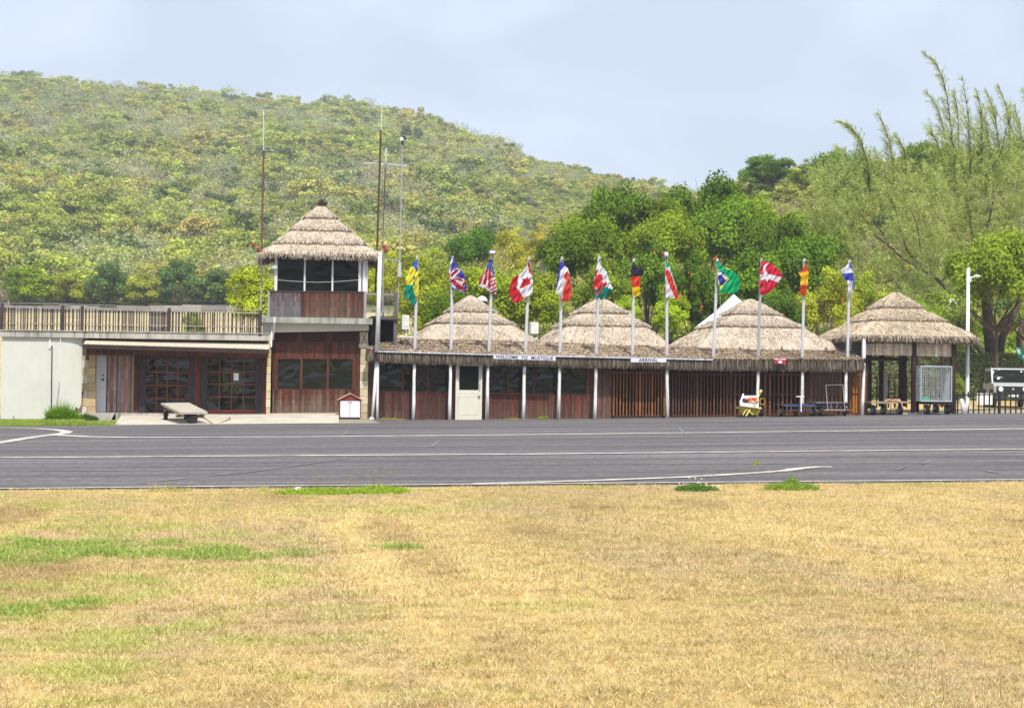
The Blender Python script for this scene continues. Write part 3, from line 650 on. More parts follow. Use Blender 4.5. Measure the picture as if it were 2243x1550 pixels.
# ------------------------------------------------------------------ thatch
SC = np.array([.68, .575, .445])
def straw_cols(r, n, base=SC, lo=.68, hi=1.25):
    k = r.uniform(lo, hi, n) ** 1.0; g = r.uniform(0, 1, n)[:, None]; c = base * (1 - .35 * g) + np.array([.42, .37, .31]) * .35 * g
    dk = (r.uniform(size=n) < .09); c = c * k[:, None]; c[dk] *= .35; return c
def strands(p, d, L, w, r):
    s = np.cross(d, r.normal(size=d.shape)); s /= np.linalg.norm(s, axis=1, keepdims=True) + 1e-9
    L = L[:, None]; q = p + d * L
    V = np.stack([p - s * w, p + s * w, q + s * w * .4, q - s * w * .4], 1).reshape(-1, 3); return V, np.arange(len(p) * 4).reshape(-1, 4)
def thatch_roof(name, pxc, cy, prof, tiers, parent, n=9000, p=5.0, seed=3, base=SC, eave=.24, ring=2600, ry=1.0, depth_front=True):
    """prof: (photo y, half width in px) from apex to eave; tiers: indexes where a layer ends over the next"""
    r = np.random.default_rng(seed); pts = []
    for y, hw in prof:
        rad = hw * M2PX(cy); Yf = cy - rad * ry if depth_front else cy
        pts.append([rad, PZ(pxc, y, Yf)])
    cx = [PX(pxc, cy, y) for y, _ in prof]; cxm = cx[-1]
    P2 = []
    for i, (rad, z) in enumerate(pts):
        if i in tiers: P2 += [(rad + .02, z - .01), (rad - .08, z - .02), (rad - .005, z - .10)]
        else: P2.append((rad, z))
    P2 = np.array(P2); NT = 144; phi = np.arange(NT) / NT * 2 * np.pi
    se = lambda a: 1 / (np.abs(np.cos(a)) ** p + np.abs(np.sin(a)) ** p) ** (1 / p)
    def ppow(rr): return rr
    V, C = [], []
    for rad, z in P2:
        k = se(phi); V.append(np.stack([cxm + rad * k * np.cos(phi), cy + rad * k * np.sin(phi) * ry, np.full(NT, z) + r.normal(0, .008, NT)], 1))
        C.append(np.tile(base * .8, (NT, 1)) * r.uniform(.85, 1.1, (NT, 1)))
    V = np.concatenate(V); C = np.concatenate(C); i, j = np.meshgrid(np.arange(NT), np.arange(len(P2) - 1)); a = (j * NT + i).ravel(); b = (j * NT + (i + 1) % NT).ravel()
    parts = [(V, np.stack([a, b, b + NT, a + NT], 1), C)]
    # straw laid down the slope
    seg = np.diff(P2, axis=0); ln = np.hypot(seg[:, 0], seg[:, 1]) * (P2[:-1, 0] + P2[1:, 0]) * .5; ln[seg[:, 0] < 0] = 0; ln[1:][seg[:-1, 0] < 0] = 0
    k = r.choice(len(seg), n, p=ln / ln.sum()); t = r.uniform(0, 1, n) ** .8; rad = P2[k, 0] + seg[k, 0] * t; z = P2[k, 1] + seg[k, 1] * t; ph = r.uniform(0, 2 * np.pi, n); s = se(ph)
    rr = rad * s; pos = np.stack([cxm + rr * np.cos(ph), cy + rr * np.sin(ph) * ry, z], 1)
    e = 1e-3; tx = (se(ph + e) * np.cos(ph + e) - se(ph - e) * np.cos(ph - e)); ty = (se(ph + e) * np.sin(ph + e) - se(ph - e) * np.sin(ph - e)); T_ = np.stack([tx, ty, 0 * tx], 1); T_ /= np.linalg.norm(T_, axis=1, keepdims=True) + 1e-12
    out = np.stack([T_[:, 1], -T_[:, 0], 0 * tx], 1)       # outward in plan
    sl = seg[k] / (np.hypot(seg[k, 0], seg[k, 1])[:, None] + 1e-9); d = out * sl[:, :1] + np.array([0, 0, 1]) * sl[:, 1:2]
    nrm = out * (-sl[:, 1:2]) + np.array([0, 0, 1]) * sl[:, :1]
    d = d + nrm * r.normal(.02, .045, (n, 1)) + T_ * r.normal(0, .14, (n, 1)); d /= np.linalg.norm(d, axis=1, keepdims=True)
    V, F = strands(pos + nrm * r.uniform(.0, .035, (n, 1)), d, r.uniform(.07, .18, n), .011, r)
    parts.append((V, F, np.repeat(straw_cols(r, n, base), 4, 0)))
    # ragged hanging edges: each tier and the eave
    for idx, (rad, z) in [(q, P2[q]) for q in range(len(P2) - 1) if P2[q + 1, 0] < P2[q, 0]] + [(-1, P2[-1])]:
        last = idx == -1; m_ = ring if last else int(ring * .2 * rad / P2[-1, 0]); ph = r.uniform(0, 2 * np.pi, m_); s = se(ph)
        pos = np.stack([cxm + rad * s * np.cos(ph), cy + rad * s * np.sin(ph) * ry, np.full(m_, z + .05)], 1) ; o = np.stack([np.cos(ph), np.sin(ph), 0 * ph], 1)
        pos -= o * r.uniform(-.02, .10 if last else .02, (m_, 1)); d = o * r.normal(.28, .2, (m_, 1)) + np.array([0, 0, -1]) + r.normal(0, .12, (m_, 3)); d /= np.linalg.norm(d, axis=1, keepdims=True)
        L_ = r.uniform(.5, 1.15, m_) * (eave if last else .035); V, F = strands(pos, d, L_, .015, r)
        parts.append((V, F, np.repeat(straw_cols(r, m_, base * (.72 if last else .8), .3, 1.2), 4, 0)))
    V, F, C = join(parts); o = mesh_np(name, V, F, C, STRAW, parent)
    # dark underside
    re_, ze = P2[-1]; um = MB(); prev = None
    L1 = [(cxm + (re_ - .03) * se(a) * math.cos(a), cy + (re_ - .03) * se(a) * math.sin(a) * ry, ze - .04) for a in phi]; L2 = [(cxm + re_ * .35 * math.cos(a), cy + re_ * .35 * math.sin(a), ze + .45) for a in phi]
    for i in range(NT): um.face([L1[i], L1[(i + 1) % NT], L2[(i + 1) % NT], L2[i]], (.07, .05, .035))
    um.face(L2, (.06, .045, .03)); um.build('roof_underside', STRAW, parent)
    return o, cxm, P2
def thatch_slope(name, front, back, parent, n, seed, base=SC, fringe=.42, nf=9000, ends=True, fbase=None):
    """straight thatched pitch; front and back are lists of matching world points (eave, top)"""
    r = np.random.default_rng(seed); f = np.array([tuple(v) for v in front]); b = np.array([tuple(v) for v in back]); K = len(f) - 1; parts = []
    V = np.concatenate([f, b, f + [0, .04, -.16], b + [0, .02, -.10]]); a = np.arange(K); N_ = K + 1
    F = np.concatenate([np.stack([a, a + 1, a + 1 + N_, a + N_], 1), np.stack([a + 2 * N_, a, a + N_ * 0 + a * 0 + a, a + 1], 1)[:0], np.stack([a + 2 * N_, a + 1 + 2 * N_, a + 1, a], 1), np.stack([a + 1 + 2 * N_, a + 2 * N_, a + 3 * N_, a + 1 + 3 * N_], 1)])
    parts.append((V, F, rep(base * .75, len(V))))
    k = r.integers(0, K, n); u = r.uniform(0, 1, n)[:, None]; t = r.uniform(0, 1, n)[:, None]; fl = f[k] * (1 - u) + f[k + 1] * u; bl = b[k] * (1 - u) + b[k + 1] * u
    pos = bl * (1 - t) + fl * t; d = fl - bl; d /= np.linalg.norm(d, axis=1, keepdims=True); tx = f[k + 1] - f[k]; tx /= np.linalg.norm(tx, axis=1, keepdims=True); nrm = np.cross(tx, -d); nrm *= np.sign(nrm[:, 2:3])
    d = d + nrm * r.normal(.05, .10, (n, 1)) + tx * r.normal(0, .2, (n, 1)); d /= np.linalg.norm(d, axis=1, keepdims=True)
    row = .75 + .35 * (np.sin(t[:, 0] * 28 + .6 * np.sin(pos[:, 0] * 1.7)) > -.2)
    V, F = strands(pos + nrm * r.uniform(0, .03, (n, 1)), d, r.uniform(.09, .24, n), .0135, r); parts.append((V, F, np.repeat(straw_cols(r, n, base) * row[:, None], 4, 0)))
    k = r.integers(0, K, nf); u = r.uniform(0, 1, nf)[:, None]; pos = f[k] * (1 - u) + f[k + 1] * u + np.stack([np.zeros(nf), r.uniform(-.02, .12, nf), r.uniform(-.08, .0, nf)], 1)
    d = np.stack([r.normal(0, .06, nf), r.normal(-.05, .06, nf), np.full(nf, -1.)], 1); d /= np.linalg.norm(d, axis=1, keepdims=True)
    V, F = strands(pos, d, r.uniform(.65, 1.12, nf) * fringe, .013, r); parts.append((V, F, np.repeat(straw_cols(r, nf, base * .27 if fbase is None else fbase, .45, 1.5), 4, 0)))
    V, F, C = join(parts); return mesh_np(name, V, F, C, STRAW, parent)

# ================================================================== GARAGE BUILDING (left)
def base_pt(px, Y): x = PX(px, Y, 910); return (x, Y, g1(x, Y))
gar = thing('garage_building', base_pt(300, 68.4), 'low cream garage block with flat concrete roof and two glazed wooden doors', 'building')
m = MB()
xl, xr = PX(3, 68.0, 830), PX(128, 68.0, 830); zb, zt = PZ(60, 924, 68.0) - .2, PZ(60, 734, 68.0)
m.box(xl, xr, 68.0, 74.5, zb, zt)
N_ = 10; cx_, rr_ = xr, .80             # rounded corner
arc = [(cx_ + rr_ * math.sin(a * math.pi / 2 / N_), 68.0 + .15 * (1 - math.cos(a * math.pi / 2 / N_))) for a in range(N_ + 1)]
for a, b in zip(arc[:-1], arc[1:]): m.face([(a[0], a[1], zb), (b[0], b[1], zb), (b[0], b[1], zt), (a[0], a[1], zt)])
m.box(arc[-1][0] - .05, PX(191, 68.32, 830), 68.31, 69.2, zb, zt - .003)
w_ = m.build('white_wall', W_CREAM, gar, smooth=False)
m = MB(); m.pbox(175, 200, 784, 906, 68.62, .3) if False else None
yq = 772
for i, wide in enumerate([1, 0, 1, 0, 1, 0, 1, 0]):
    y0, y1 = 771 + i * 17, 771 + (i + 1) * 17
    m.pbox(191 if not wide else 173, 209, y0, y1 - .7, 68.30, .5, [(.50, .375, .20), (.46, .34, .18), (.54, .41, .23)][i % 3])
m.pbox(191.5, 209.3, 770, 908, 68.34, .25, (.12, .09, .06)); m.build('stone_quoin', STONE, gar); m = MB(); m.pbox(288, 293.5, 778, 906, 68.7, .25, (.5, .41, .26)); m.build('stone_strip', STONE, gar)
m = MB(); blocks(m, 583.5, 593, 753, 911, 68.35, h=.31, seed=5); m.build('stone_pillar', STONE, gar)
m = MB(); m.pbox(0, 590, (723, 731), (737, 746), 67.90, 6.9); m.pbox(-1, 590, (721.5, 729.5), (723.2, 731.2), 67.86, 6.9); m.build('roof_slab', CONC, gar)
# pent roof
m = MB(); A_, B_ = P(183, 752.5, 67.2), P(590, 764, 67.2); C_, D_ = P(590, 748, 68.5), P(190, 741, 68.5)
m.hexa([A_ - Vector((0, 0, .07)), B_ - Vector((0, 0, .07)), B_, A_], [D_ - Vector((0, 0, .07)), C_ - Vector((0, 0, .07)), C_, D_]); pr = m.build('pent_roof', material('pale_shingle', (.50, .44, .34), rough=.9, var=.35, scale=9, bump=.4, stretch=(1, 3, 1)), gar)
m = MB(); m.hexa([A_ - Vector((0, .02, .17)), B_ - Vector((0, .02, .17)), B_ - Vector((0, .02, .02)), A_ - Vector((0, .02, .02))], [A_ + Vector((0, .05, -.17)), B_ + Vector((0, .05, -.17)), B_ + Vector((0, .05, -.075)), A_ + Vector((0, .05, -.075))]); m.build('eave_board', DARKW, gar)
m = MB(); clad(m, 191, 587, (753, 764), (777, 783), 68.15, seed=3, grey=.12, w=.085, dark=.6, base=(0.096, 0.026, 0.014)); m.build('fascia_cladding', CANE, gar)
m = MB(); m.pbox(189, 195, 752, 788, 67.6, .08); m.pbox(187, 195, 752, 758, 67.25, .4); m.build('bracket', REDWOOD, gar)
# white door, weathered shutters
m = MB(); m.pbox(209.5, 233, 777, 903.5, 68.72, .05); d_ = m.build('white_door', material('door_white', (.62, .63, .68), rough=.5, var=.05, scale=3, bump=.03), gar)
k_ = MB(); c_ = P(225.5, 821.5, 68.70); k_.lathe(c_, [(.0, -.05), (.03, -.04), (.03, 0)], 10, axis='y'); k_.build('door_lock', BLACKM, d_); k_ = MB(); c_ = P(225.5, 831, 68.70); k_.lathe(c_, [(.0, -.07), (.04, -.05), (.04, 0)], 10, axis='y'); k_.build('door_knob', BLACKM, d_)
for a_, b_, s_ in ((235, 256, 1), (257, 287, 2)):
    m = MB(); clad(m, a_, b_, 778, 904, 68.66, w=.12, seed=s_ + 20, grey=0, base=(.22, .075, .07), dark=.5, hgrey=.5, gcol=(.42, .36, .32), proud=.004); m.build('plank_shutter', CANE, gar)
# door openings
for (xa, xb) in ((293, 306), (424, 443), (573, 584)):
    m = MB(); clad(m, xa, xb, 780, 907, 68.55, seed=int(xa), grey=.12, w=.08, base=(0.120, 0.030, 0.014)); m.build('door_cladding', CANE, gar)
m = MB()
for xa, xb in ((305, 318), (414, 425), (442, 452), (562, 574)):
    m.pbox(xa, xb, 779, 908, 68.5 if xa not in (305, 442) else 68.47, .16, (1, 1, 1))
m.pbox(305, 425, 778, 784, 68.45, .2); m.pbox(442, 574, 778, 784, 68.45, .2)
m.build('door_jamb', material('dark_blue_grey_wood', (.030, .028, .034), rough=.6, var=.25, scale=5, bump=.1), gar)
window(gar, 317, 415, 783, 905, 68.7, fw=3.2, glass=GLASSC, name='garage_door', nx=4, ny=4, mat=material('garage_door_red', (.16, .045, .024), rough=.5, var=.2, scale=5, bump=.05))
window(gar, 451, 563, 783, 900, 68.7, fw=3.2, glass=GLASSC, name='garage_door', nx=4, ny=4, mat=material('garage_door_red', (.16, .045, .024), rough=.5, var=.2, scale=5, bump=.05))
m = MB(); m.pbox(451, 563, 897, 908, 68.66, .06); m.build('kick_board', material('kick_red', (.22, .05, .03), rough=.5, var=.15, scale=5, bump=.05), gar)
# room behind the doors
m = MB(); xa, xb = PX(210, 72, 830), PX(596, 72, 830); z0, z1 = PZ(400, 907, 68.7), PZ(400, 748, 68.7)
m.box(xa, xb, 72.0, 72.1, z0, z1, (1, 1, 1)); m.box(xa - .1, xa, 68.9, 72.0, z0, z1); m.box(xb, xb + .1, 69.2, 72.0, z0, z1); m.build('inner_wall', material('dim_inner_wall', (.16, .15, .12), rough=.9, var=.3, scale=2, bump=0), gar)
m = MB(); xa = PX(168, 68.4, 905)
m.hexa([(xa, 67.95, PZ(168, 925, 68)), (PX(240, 68, 912), 67.95, PZ(240, 925, 68)), (PX(252, 68, 905), 67.95, PZ(252, 904, 68)), (xa, 67.95, PZ(168, 904, 68))],
       [(xa, 72, PZ(168, 925, 68)), (PX(240, 68, 912), 72, PZ(240, 925, 68)), (PX(252, 68, 905), 72, PZ(252, 904, 68)), (xa, 72, PZ(168, 904, 68))])
m.box(PX(252, 68, 905), PX(596, 68, 905), 68.3, 72.05, z0 - .3, z0 + .03); m.build('floor_slab', CONC, gar)

# hi-vis jackets hung inside, and the paper on the glass
def jacket(px0, px1, y0, y1, Y, label):
    a, b = P(px0, y0, Y), P(px1, y1, Y); x0, x1, z1, z0 = a.x, b.x, a.z, b.z; w = x1 - x0; m = MB(); r = random.Random(int(px0))
    ctr = (x0 + x1) / 2; H = z1 - z0; n = 9
    prof = [(0, .18, .05), (.06, .42, .09), (.2, .50, .12), (.5, .46, .12), (.8, .5, .10), (1, .52, .11)]
    rings = []
    for t, hw, dp in prof:
        ring = []
        for k in range(12):
            an = 2 * math.pi * k / 12; ring.append((ctr + w * hw * math.cos(an) * (1 + .05 * r.uniform(-1, 1)), Y + dp * math.sin(an) * (1 + .3 * r.uniform(-1, 1)), z1 - H * t))
        rings.append(ring)
    for i in range(len(rings) - 1):
        c = (.35, .75, .03) if i != 2 else (.55, .58, .5)
        for k in range(12): m.face([rings[i][k], rings[i][(k + 1) % 12], rings[i + 1][(k + 1) % 12], rings[i + 1][k]], c)
    m.face(rings[0], (.3, .6, .03)); m.face(rings[-1], (.1, .2, .02))
    o = m.build('safety_jacket', material('hi_vis_cloth', attr=True, rough=.8, var=.15, scale=6, bump=.3), None, smooth=False, origin=((x0 + x1) / 2, Y, z0)); tag(o, label, 'jacket', 'jackets hanging inside the right garage door'); return o
jacket(487, 501, 812, 856, 69.05, 'yellow green safety jacket hanging behind the glass, the left one of the pair')
jacket(505, 530, 808, 860, 69.1, 'wide yellow green safety jacket hanging behind the glass beside the white paper')
m = MB(); m.pbox(512, 522.5, 817, 833, 68.705, .006); tag(m.build('paper_notice', material('paper', (.78, .80, .82), rough=.7, var=.02, scale=3, bump=0), origin=P(517, 833, 68.7)), 'white sheet of paper stuck on the right garage door', 'notice')

# ------------------------------------------------------------------ roof terrace fence
ter = thing('terrace_fence', P(285, 722, 67.95), 'weathered grey wooden picket fence along the flat roof terrace', 'fence')
TY = 67.95
def ftop(x): return 668 + (x / 570) * 14
def fbot(x): return 721.5 + (x / 570) * 8.5
for x0, x1 in ((-8, 136), (138, 179), (182, 369), (372, 568)):
    m = MB(); x = x0 + 4; r = random.Random(int(x0) + 50)
    while x < x1 - 2:
        w = r.choice([2.2, 3.0, 3.6, 4.4]); k = r.uniform(.55, 1.3); c = (.105 * k, .083 * k, .075 * k)
        if r.random() < .07: c = (.16, .06, .03)
        m.pbox(x, x + w, ftop(x) + r.uniform(.5, 3.5), fbot(x) + 1, TY + .03 + r.uniform(0, .02), .025, c); x += w + r.choice([2.2, 3.4, 4.2, 4.8, .8])
    if x0 == 182:
        x = 328
        while x < 366: m.pbox(x, x + 2.4, 681 + r.uniform(0, 3), 728, TY + .09, .02, (.24, .225, .21)); x += 3.0
    m.build('picket_row', GREYW, ter)
    m = MB(); m.pbox(x0, x1, (ftop(x0) + 2.6, ftop(x1) + 2.6), (ftop(x0) + 5.2, ftop(x1) + 5.2), TY - .02, .05, (.30, .27, .24)); m.build('rail', GREYW, ter); m = MB(); m.pbox(x0, x1, (fbot(x0) - 15, fbot(x1) - 15), (fbot(x0) - 12.8, fbot(x1) - 12.8), TY - .02, .04, (.30, .27, .24)); m.build('rail', GREYW, ter)
for x in (4, 137, 179.5, 370.5, 570):
    m = MB(); m.pbox(x - 3.4, x + 3.4, ftop(x) - 2.5, fbot(x) + (1 if x < 560 else 6), TY - .06, .13, (.055, .045, .045)); m.build('post', GREYW, ter)
m = MB(); m.tube([P(-10, 664, 68.0), P(120, 665, 68), P(300, 671, 68), P(450, 674, 68), P(570, 680, 68)], .012, 5, (.3, .28, .26)); m.build('top_wire', GREYW, ter)

# ================================================================== CONTROL TOWER
tow = thing('control_tower', base_pt(697, 69.0), 'two storey wooden control tower with dark windows under a pointed thatched roof', 'control tower')
m = MB(); TYF = 69.0
clad(m, 596, 789, (750, 753), (784, 786), TYF, seed=31, grey=0.0, hgrey=.05)
clad(m, 596, 606, 784, 853, TYF, seed=32, grey=.05); clad(m, 774, 789, 786, 853, TYF, seed=33, grey=.05)
clad(m, 596, 789, 852.5, (911, 913.5), TYF, seed=34, grey=.95)
m.build('cladding', CANE, tow)
for a, b in ((605.5, 660), (660, 718), (718, 774.5)): window(tow, a, b, 783.5, 854, TYF - .01, fw=2.4, depth=.1)
for i, (a, b) in enumerate(((597, 655), (656, 721), (722, 788))):
    m = MB(); m.pbox(a, b, 723.5, 751.5, TYF - .02, .04)
    y = 728
    f = m.build('louvre_frame', DARKW, tow); mm = MB(); mm.pbox(a, a + 4.5, 724, 751, TYF - .05, .04); mm.pbox(b - 4.5, b, 724, 751, TYF - .05, .04); mm.pbox(a, b, 722.5, 727, TYF - .052, .04); mm.pbox(a, b, 748, 752, TYF - .052, .04)
    while y < 747: 
        X0, X1 = PX(a + 4.5, TYF, y), PX(b - 4.5, TYF, y); z = PZ((a + b) / 2, y, TYF)
        mm.hexa([(X0, TYF - .06, z - .035), (X1, TYF - .06, z - .035), (X1, TYF - .06, z - .02), (X0, TYF - .06, z - .02)], [(X0, TYF - .01, z + .01), (X1, TYF - .01, z + .01), (X1, TYF - .01, z + .025), (X0, TYF - .01, z + .025)]); y += 4.1
    mm.build('louvre_slats', material('louvre_brown', (.075, .022, .015), rough=.55, var=.2, scale=5, bump=.1), f)
m = MB(); m.pbox(575, 808, (705, 710), (728, 724), 68.75, .3); m.pbox(575, 594, 706, 731, 68.7, .3); m.build('ring_beam', W_CREAM, tow)
m = MB(); m.pbox(573, 816, (693.5, 697), (706, 710), 68.3, 3.6); m.build('balcony_slab', material('mossy_concrete', (.33, .34, .29), rough=.95, var=.3, scale=2.5, bump=.3, streak=.8, streak_col=(.10, .12, .09)), tow)
m = MB(); blocks(m, 788.5, 806, 727, 753, TYF - .12, h=.40, seed=8, cols=((.62, .60, .50), (.56, .50, .36))); blocks(m, 788.5, 806, 760, 922, TYF - .12, h=.305, seed=9, cols=((.55, .46, .30), (.62, .56, .42), (.50, .42, .27), (.60, .50, .33))); m.pbox(787, 807, 752.5, 761, TYF - .16, .4, (.64, .64, .58)); m.build('stone_pillar', STONE, tow)
xa, xb = PX(597, TYF, 830), PX(805, TYF, 830)
m = MB(); m.box(xa, xb, TYF + .1, TYF + 3.4, PZ(700, 914, TYF) - .1, PZ(700, 712, TYF)); m.build('rear_wall', DARKW, tow)
# balcony parapet
m = MB(); clad(m, 591, 660, 638, (693.5, 694.5), 68.5, seed=41, grey=.5, hgrey=.75, gcol=(.13, .12, .125), w=.085); clad(m, 660, 798, (638.5, 640), (694.5, 697), 68.5, seed=42, grey=.35, hgrey=.12, w=.085); m.pbox(589, 800, (636, 638.5), (639, 641), 68.47, .12, (.05, .03, .025)); m.pbox(586, 591, 637, 694, 68.46, .14, (.30, .29, .28)); m.pbox(797, 803, 639, 696, 68.46, .1, (.3, .29, .28)); m.build('balcony_parapet', CANE, tow)
# lookout room
RYF = 69.5; m = MB(); z0, z1 = PZ(700, 700, RYF), PZ(700, 552, RYF); xa, xb = PX(602, RYF, 600), PX(802, RYF, 600)
m.box(xa + .06, xb - .06, RYF + .12, RYF + 3.2, z0, PZ(700, 640, RYF)); m.box(xa + .06, xb - .06, RYF + .5, RYF + 3.2, z1 - .12, z1); m.box(xa + .2, xb - .2, RYF + 2.2, RYF + 3.15, PZ(700, 640, RYF), z1 - .12); m.build('room_wall', DARKW, tow)
for a, b in ((607.5, 666.5), (668.5, 727.5), (729.5, 787.5)):
    m = MB(); m.pbox(a, b, 560, 640, RYF + .03, .02); m.build('window_pane', GLASS, tow)
m = MB(); m.box(xa + .02, xa + .05, RYF + .08, RYF + 3.1, z0, z1); m.build('side_pane', GLASS, tow); m = MB(); m.box(xb - .05, xb - .02, RYF + .08, RYF + 3.1, z0, z1); m.build('side_pane', GLASS, tow)
for a in (604.5, 667.5, 728.5, 788.5, 797.5, 802.5):
    m = MB(); w = 1.9 if a in (667.5, 728.5) else 3.2; m.pbox(a - w, a + w, 556, 641, RYF - .03 + (.04 if a > 800 else 0), .09); m.build('white_mullion', WHITE, tow)
m = MB(); m.pbox(789.5, 796, 562, 640, RYF + .01, .02); m.build('maroon_panel', material('maroon', (.09, .015, .025), rough=.5, var=.1, scale=3, bump=0), tow)
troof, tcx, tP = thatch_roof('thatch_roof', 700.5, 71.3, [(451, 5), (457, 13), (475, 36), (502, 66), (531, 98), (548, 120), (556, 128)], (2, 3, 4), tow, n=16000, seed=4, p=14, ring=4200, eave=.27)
r = np.random.default_rng(5); n = 220; ap = np.array([tcx + .05, 71.3, tP[0][1]]); d = np.stack([r.normal(0, .35, n), r.normal(0, .35, n), r.uniform(.5, 1.2, n)], 1); d /= np.linalg.norm(d, axis=1, keepdims=True)
V, F = strands(np.tile(ap, (n, 1)) + r.normal(0, .07, (n, 3)) * [1, 1, .4], d, r.uniform(.1, .3, n), .012, r); mesh_np('finial', V, F, np.repeat(r.uniform(.04, .12, (n, 1)) * np.array([[1, .7, .5]]), 4, 0), STRAW, tow)
# side gallery to the right with its store below
m = MB(); m.pbox(814, 872, (692, 693), (699, 700), 69.0, 2.6, (.09, .08, .075)); m.pbox(862, 870, 700, 768, 69.1, .15, (.12, .11, .12)); m.pbox(864, 871, 640, 694, 69.05, .15, (.12, .11, .115)); m.pbox(803, 866, (642, 643.5), (645.5, 647), 69.1, .07, (.26, .24, .24)); m.pbox(803, 866, (679, 680), (682, 683), 69.12, .06, (.3, .28, .28)); m.pbox(868, 871, 640, 694, 71.4, .12, (.12, .1, .1)); m.build('side_gallery', GREYW, tow)
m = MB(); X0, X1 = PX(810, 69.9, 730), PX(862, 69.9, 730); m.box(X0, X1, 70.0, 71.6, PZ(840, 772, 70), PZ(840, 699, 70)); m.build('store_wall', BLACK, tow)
m = MB(); m.pbox(812, 818, 700, 768, 69.3, .3, (.05, .045, .04)); m.pbox(815, 832, 704, 766, 69.8, .1, (.07, .06, .055)); m.build('store_post', GREYW, tow)
m = MB(); a = [P(601, 694, 68.2), P(601, 706, 68.2), P(600, 720, 68.35), P(598, 738, 68.6), P(598, 744, 68.6)]; m.tube(a, .035, 8); m.tube([P(596, 712, 68.62), P(594, 760, 68.3)], .03, 8); m.build('drain_pipe', WHITE, tow)
m = MB(); m.tube([P(607 + i * 18, 613 + 5 * math.sin(i / 10 * math.pi), 69.1) for i in range(11)], .013, 5, (.3, .3, .3)); m.build('balcony_cable', METALG, tow)
m = MB(); m.pbox(595.5, 608, 580.5, 588, 69.3, .12); m.build('junction_box', WHITE, tow)
m = MB(); m.lathe(P(587, 570.5, 69.7), [(.03, .25), (.06, .2), (.11, .02), (.13, 0)], 14, axis='y'); m.tube([P(592, 568, 69.9), P(603, 566, 69.9)], .02, 6); m.build('siren_horn', RUST, tow)
m = MB(); m.tube([P(804, 726, 68.75), P(790, 757, 68.75)], .01, 5, (.05, .05, .05)); m.tube([P(790, 726, 68.75), P(806, 757, 68.75)], .01, 5, (.05, .05, .05)); m.build('cable', BLACKM, tow)

# ================================================================== ARRIVALS HALL
hall = thing('arrivals_hall', base_pt(1200, 69.0), 'long low arrivals hall with red brown bamboo walls and three thatched domes', 'building')
HY = 69.0
ev = lambda x: float(np.interp(x, [806, 820, 1120, 1460, 1560, 1893], [763, 766.5, 775, 782.5, 785, 787]))
eb = lambda x: float(np.interp(x, [806, 1120, 1460, 1893], [794, 798, 801, 801]))
gb = lambda x: float(np.interp(x, [806, 1000, 1300, 1650, 1893], [922, 923, 920, 915, 911]))
m = MB(); XA = [(829, 985), (1070, 1286)]
clad(m, 806, 829, (792, 792), (921, 922), HY, seed=51, grey=.3, base=(0.080, 0.022, 0.014)); clad(m, 829, 985, (858, 860), (923, 923), HY, seed=52, grey=.25, base=(0.084, 0.024, 0.016)); clad(m, 985, 999, 795, 923, HY, seed=53, grey=.1, base=(0.088, 0.024, 0.016))
clad(m, 1055, 1070, 795, 923, HY, seed=54, grey=.2, base=(0.088, 0.024, 0.016)); clad(m, 1070, 1286, (862, 865), (922, 919.5), HY, seed=55, grey=.4, base=(0.112, 0.029, 0.016)); clad(m, 1285, 1339, 800, (920, 919), HY, seed=56, grey=.4, base=(0.128, 0.034, 0.018))
m.build('cladding', CANE, hall)
for a, b in ((829, 882.5), (882.5, 938.5), (938.5, 985), (1070, 1113.5), (1113.5, 1169.5), (1169.5, 1226.5), (1226.5, 1286)):
    s_ = (a - 829) * .0155; window(hall, a, b, 790 + s_, 858.5 + s_, HY - .01, fw=2.6, depth=.1)
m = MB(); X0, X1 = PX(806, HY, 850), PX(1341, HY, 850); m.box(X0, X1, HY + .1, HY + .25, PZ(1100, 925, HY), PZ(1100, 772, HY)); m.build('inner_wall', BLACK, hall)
# panelled cream door
DY = 68.62; cream = material('cream_door_paint', (.66, .64, .53), rough=.55, var=.06, scale=4, bump=.05)
m = MB(); m.pbox(998, 1003, 795, 922, DY + .03, .1); m.pbox(1051.5, 1056, 795, 922, DY + .03, .1); m.pbox(998, 1056, 793.5, 797.5, DY + .025, .1); m.build('door_frame', cream, hall)
m = MB()
m.pbox(1003, 1051.5, 856, 922, DY + .05, .04); m.pbox(1003, 1006, 797.5, 857, DY + .05, .04); m.pbox(1048.5, 1051.5, 797.5, 857, DY + .05, .04); m.pbox(1003, 1051.5, 797.5, 801, DY + .049, .04); m.pbox(1003, 1051.5, 854, 862, DY + .046, .04)
for a in (1005.5, 1020, 1034.5): m.pbox(a, a + 1.0, 868, 908, DY + .042, .02); m.pbox(a + 10.5, a + 11.5, 868, 908, DY + .042, .02); m.pbox(a, a + 11.5, 868, 869.2, DY + .042, .02); m.pbox(a, a + 11.5, 907, 908.2, DY + .042, .02)
d_ = m.build('panelled_door', cream, hall)
m = MB(); m.pbox(1006, 1048.5, 801, 854, DY + .075, .01); m.build('pane', GLASS, d_)
m = MB(); m.pbox(1048.8, 1052, 838, 856, DY + .03, .02); m.lathe(P(1049.5, 866, DY + .03), [(.0, -.07), (.035, -.05), (.035, 0)], 10, axis='y'); m.build('door_handle', METALG, d_)
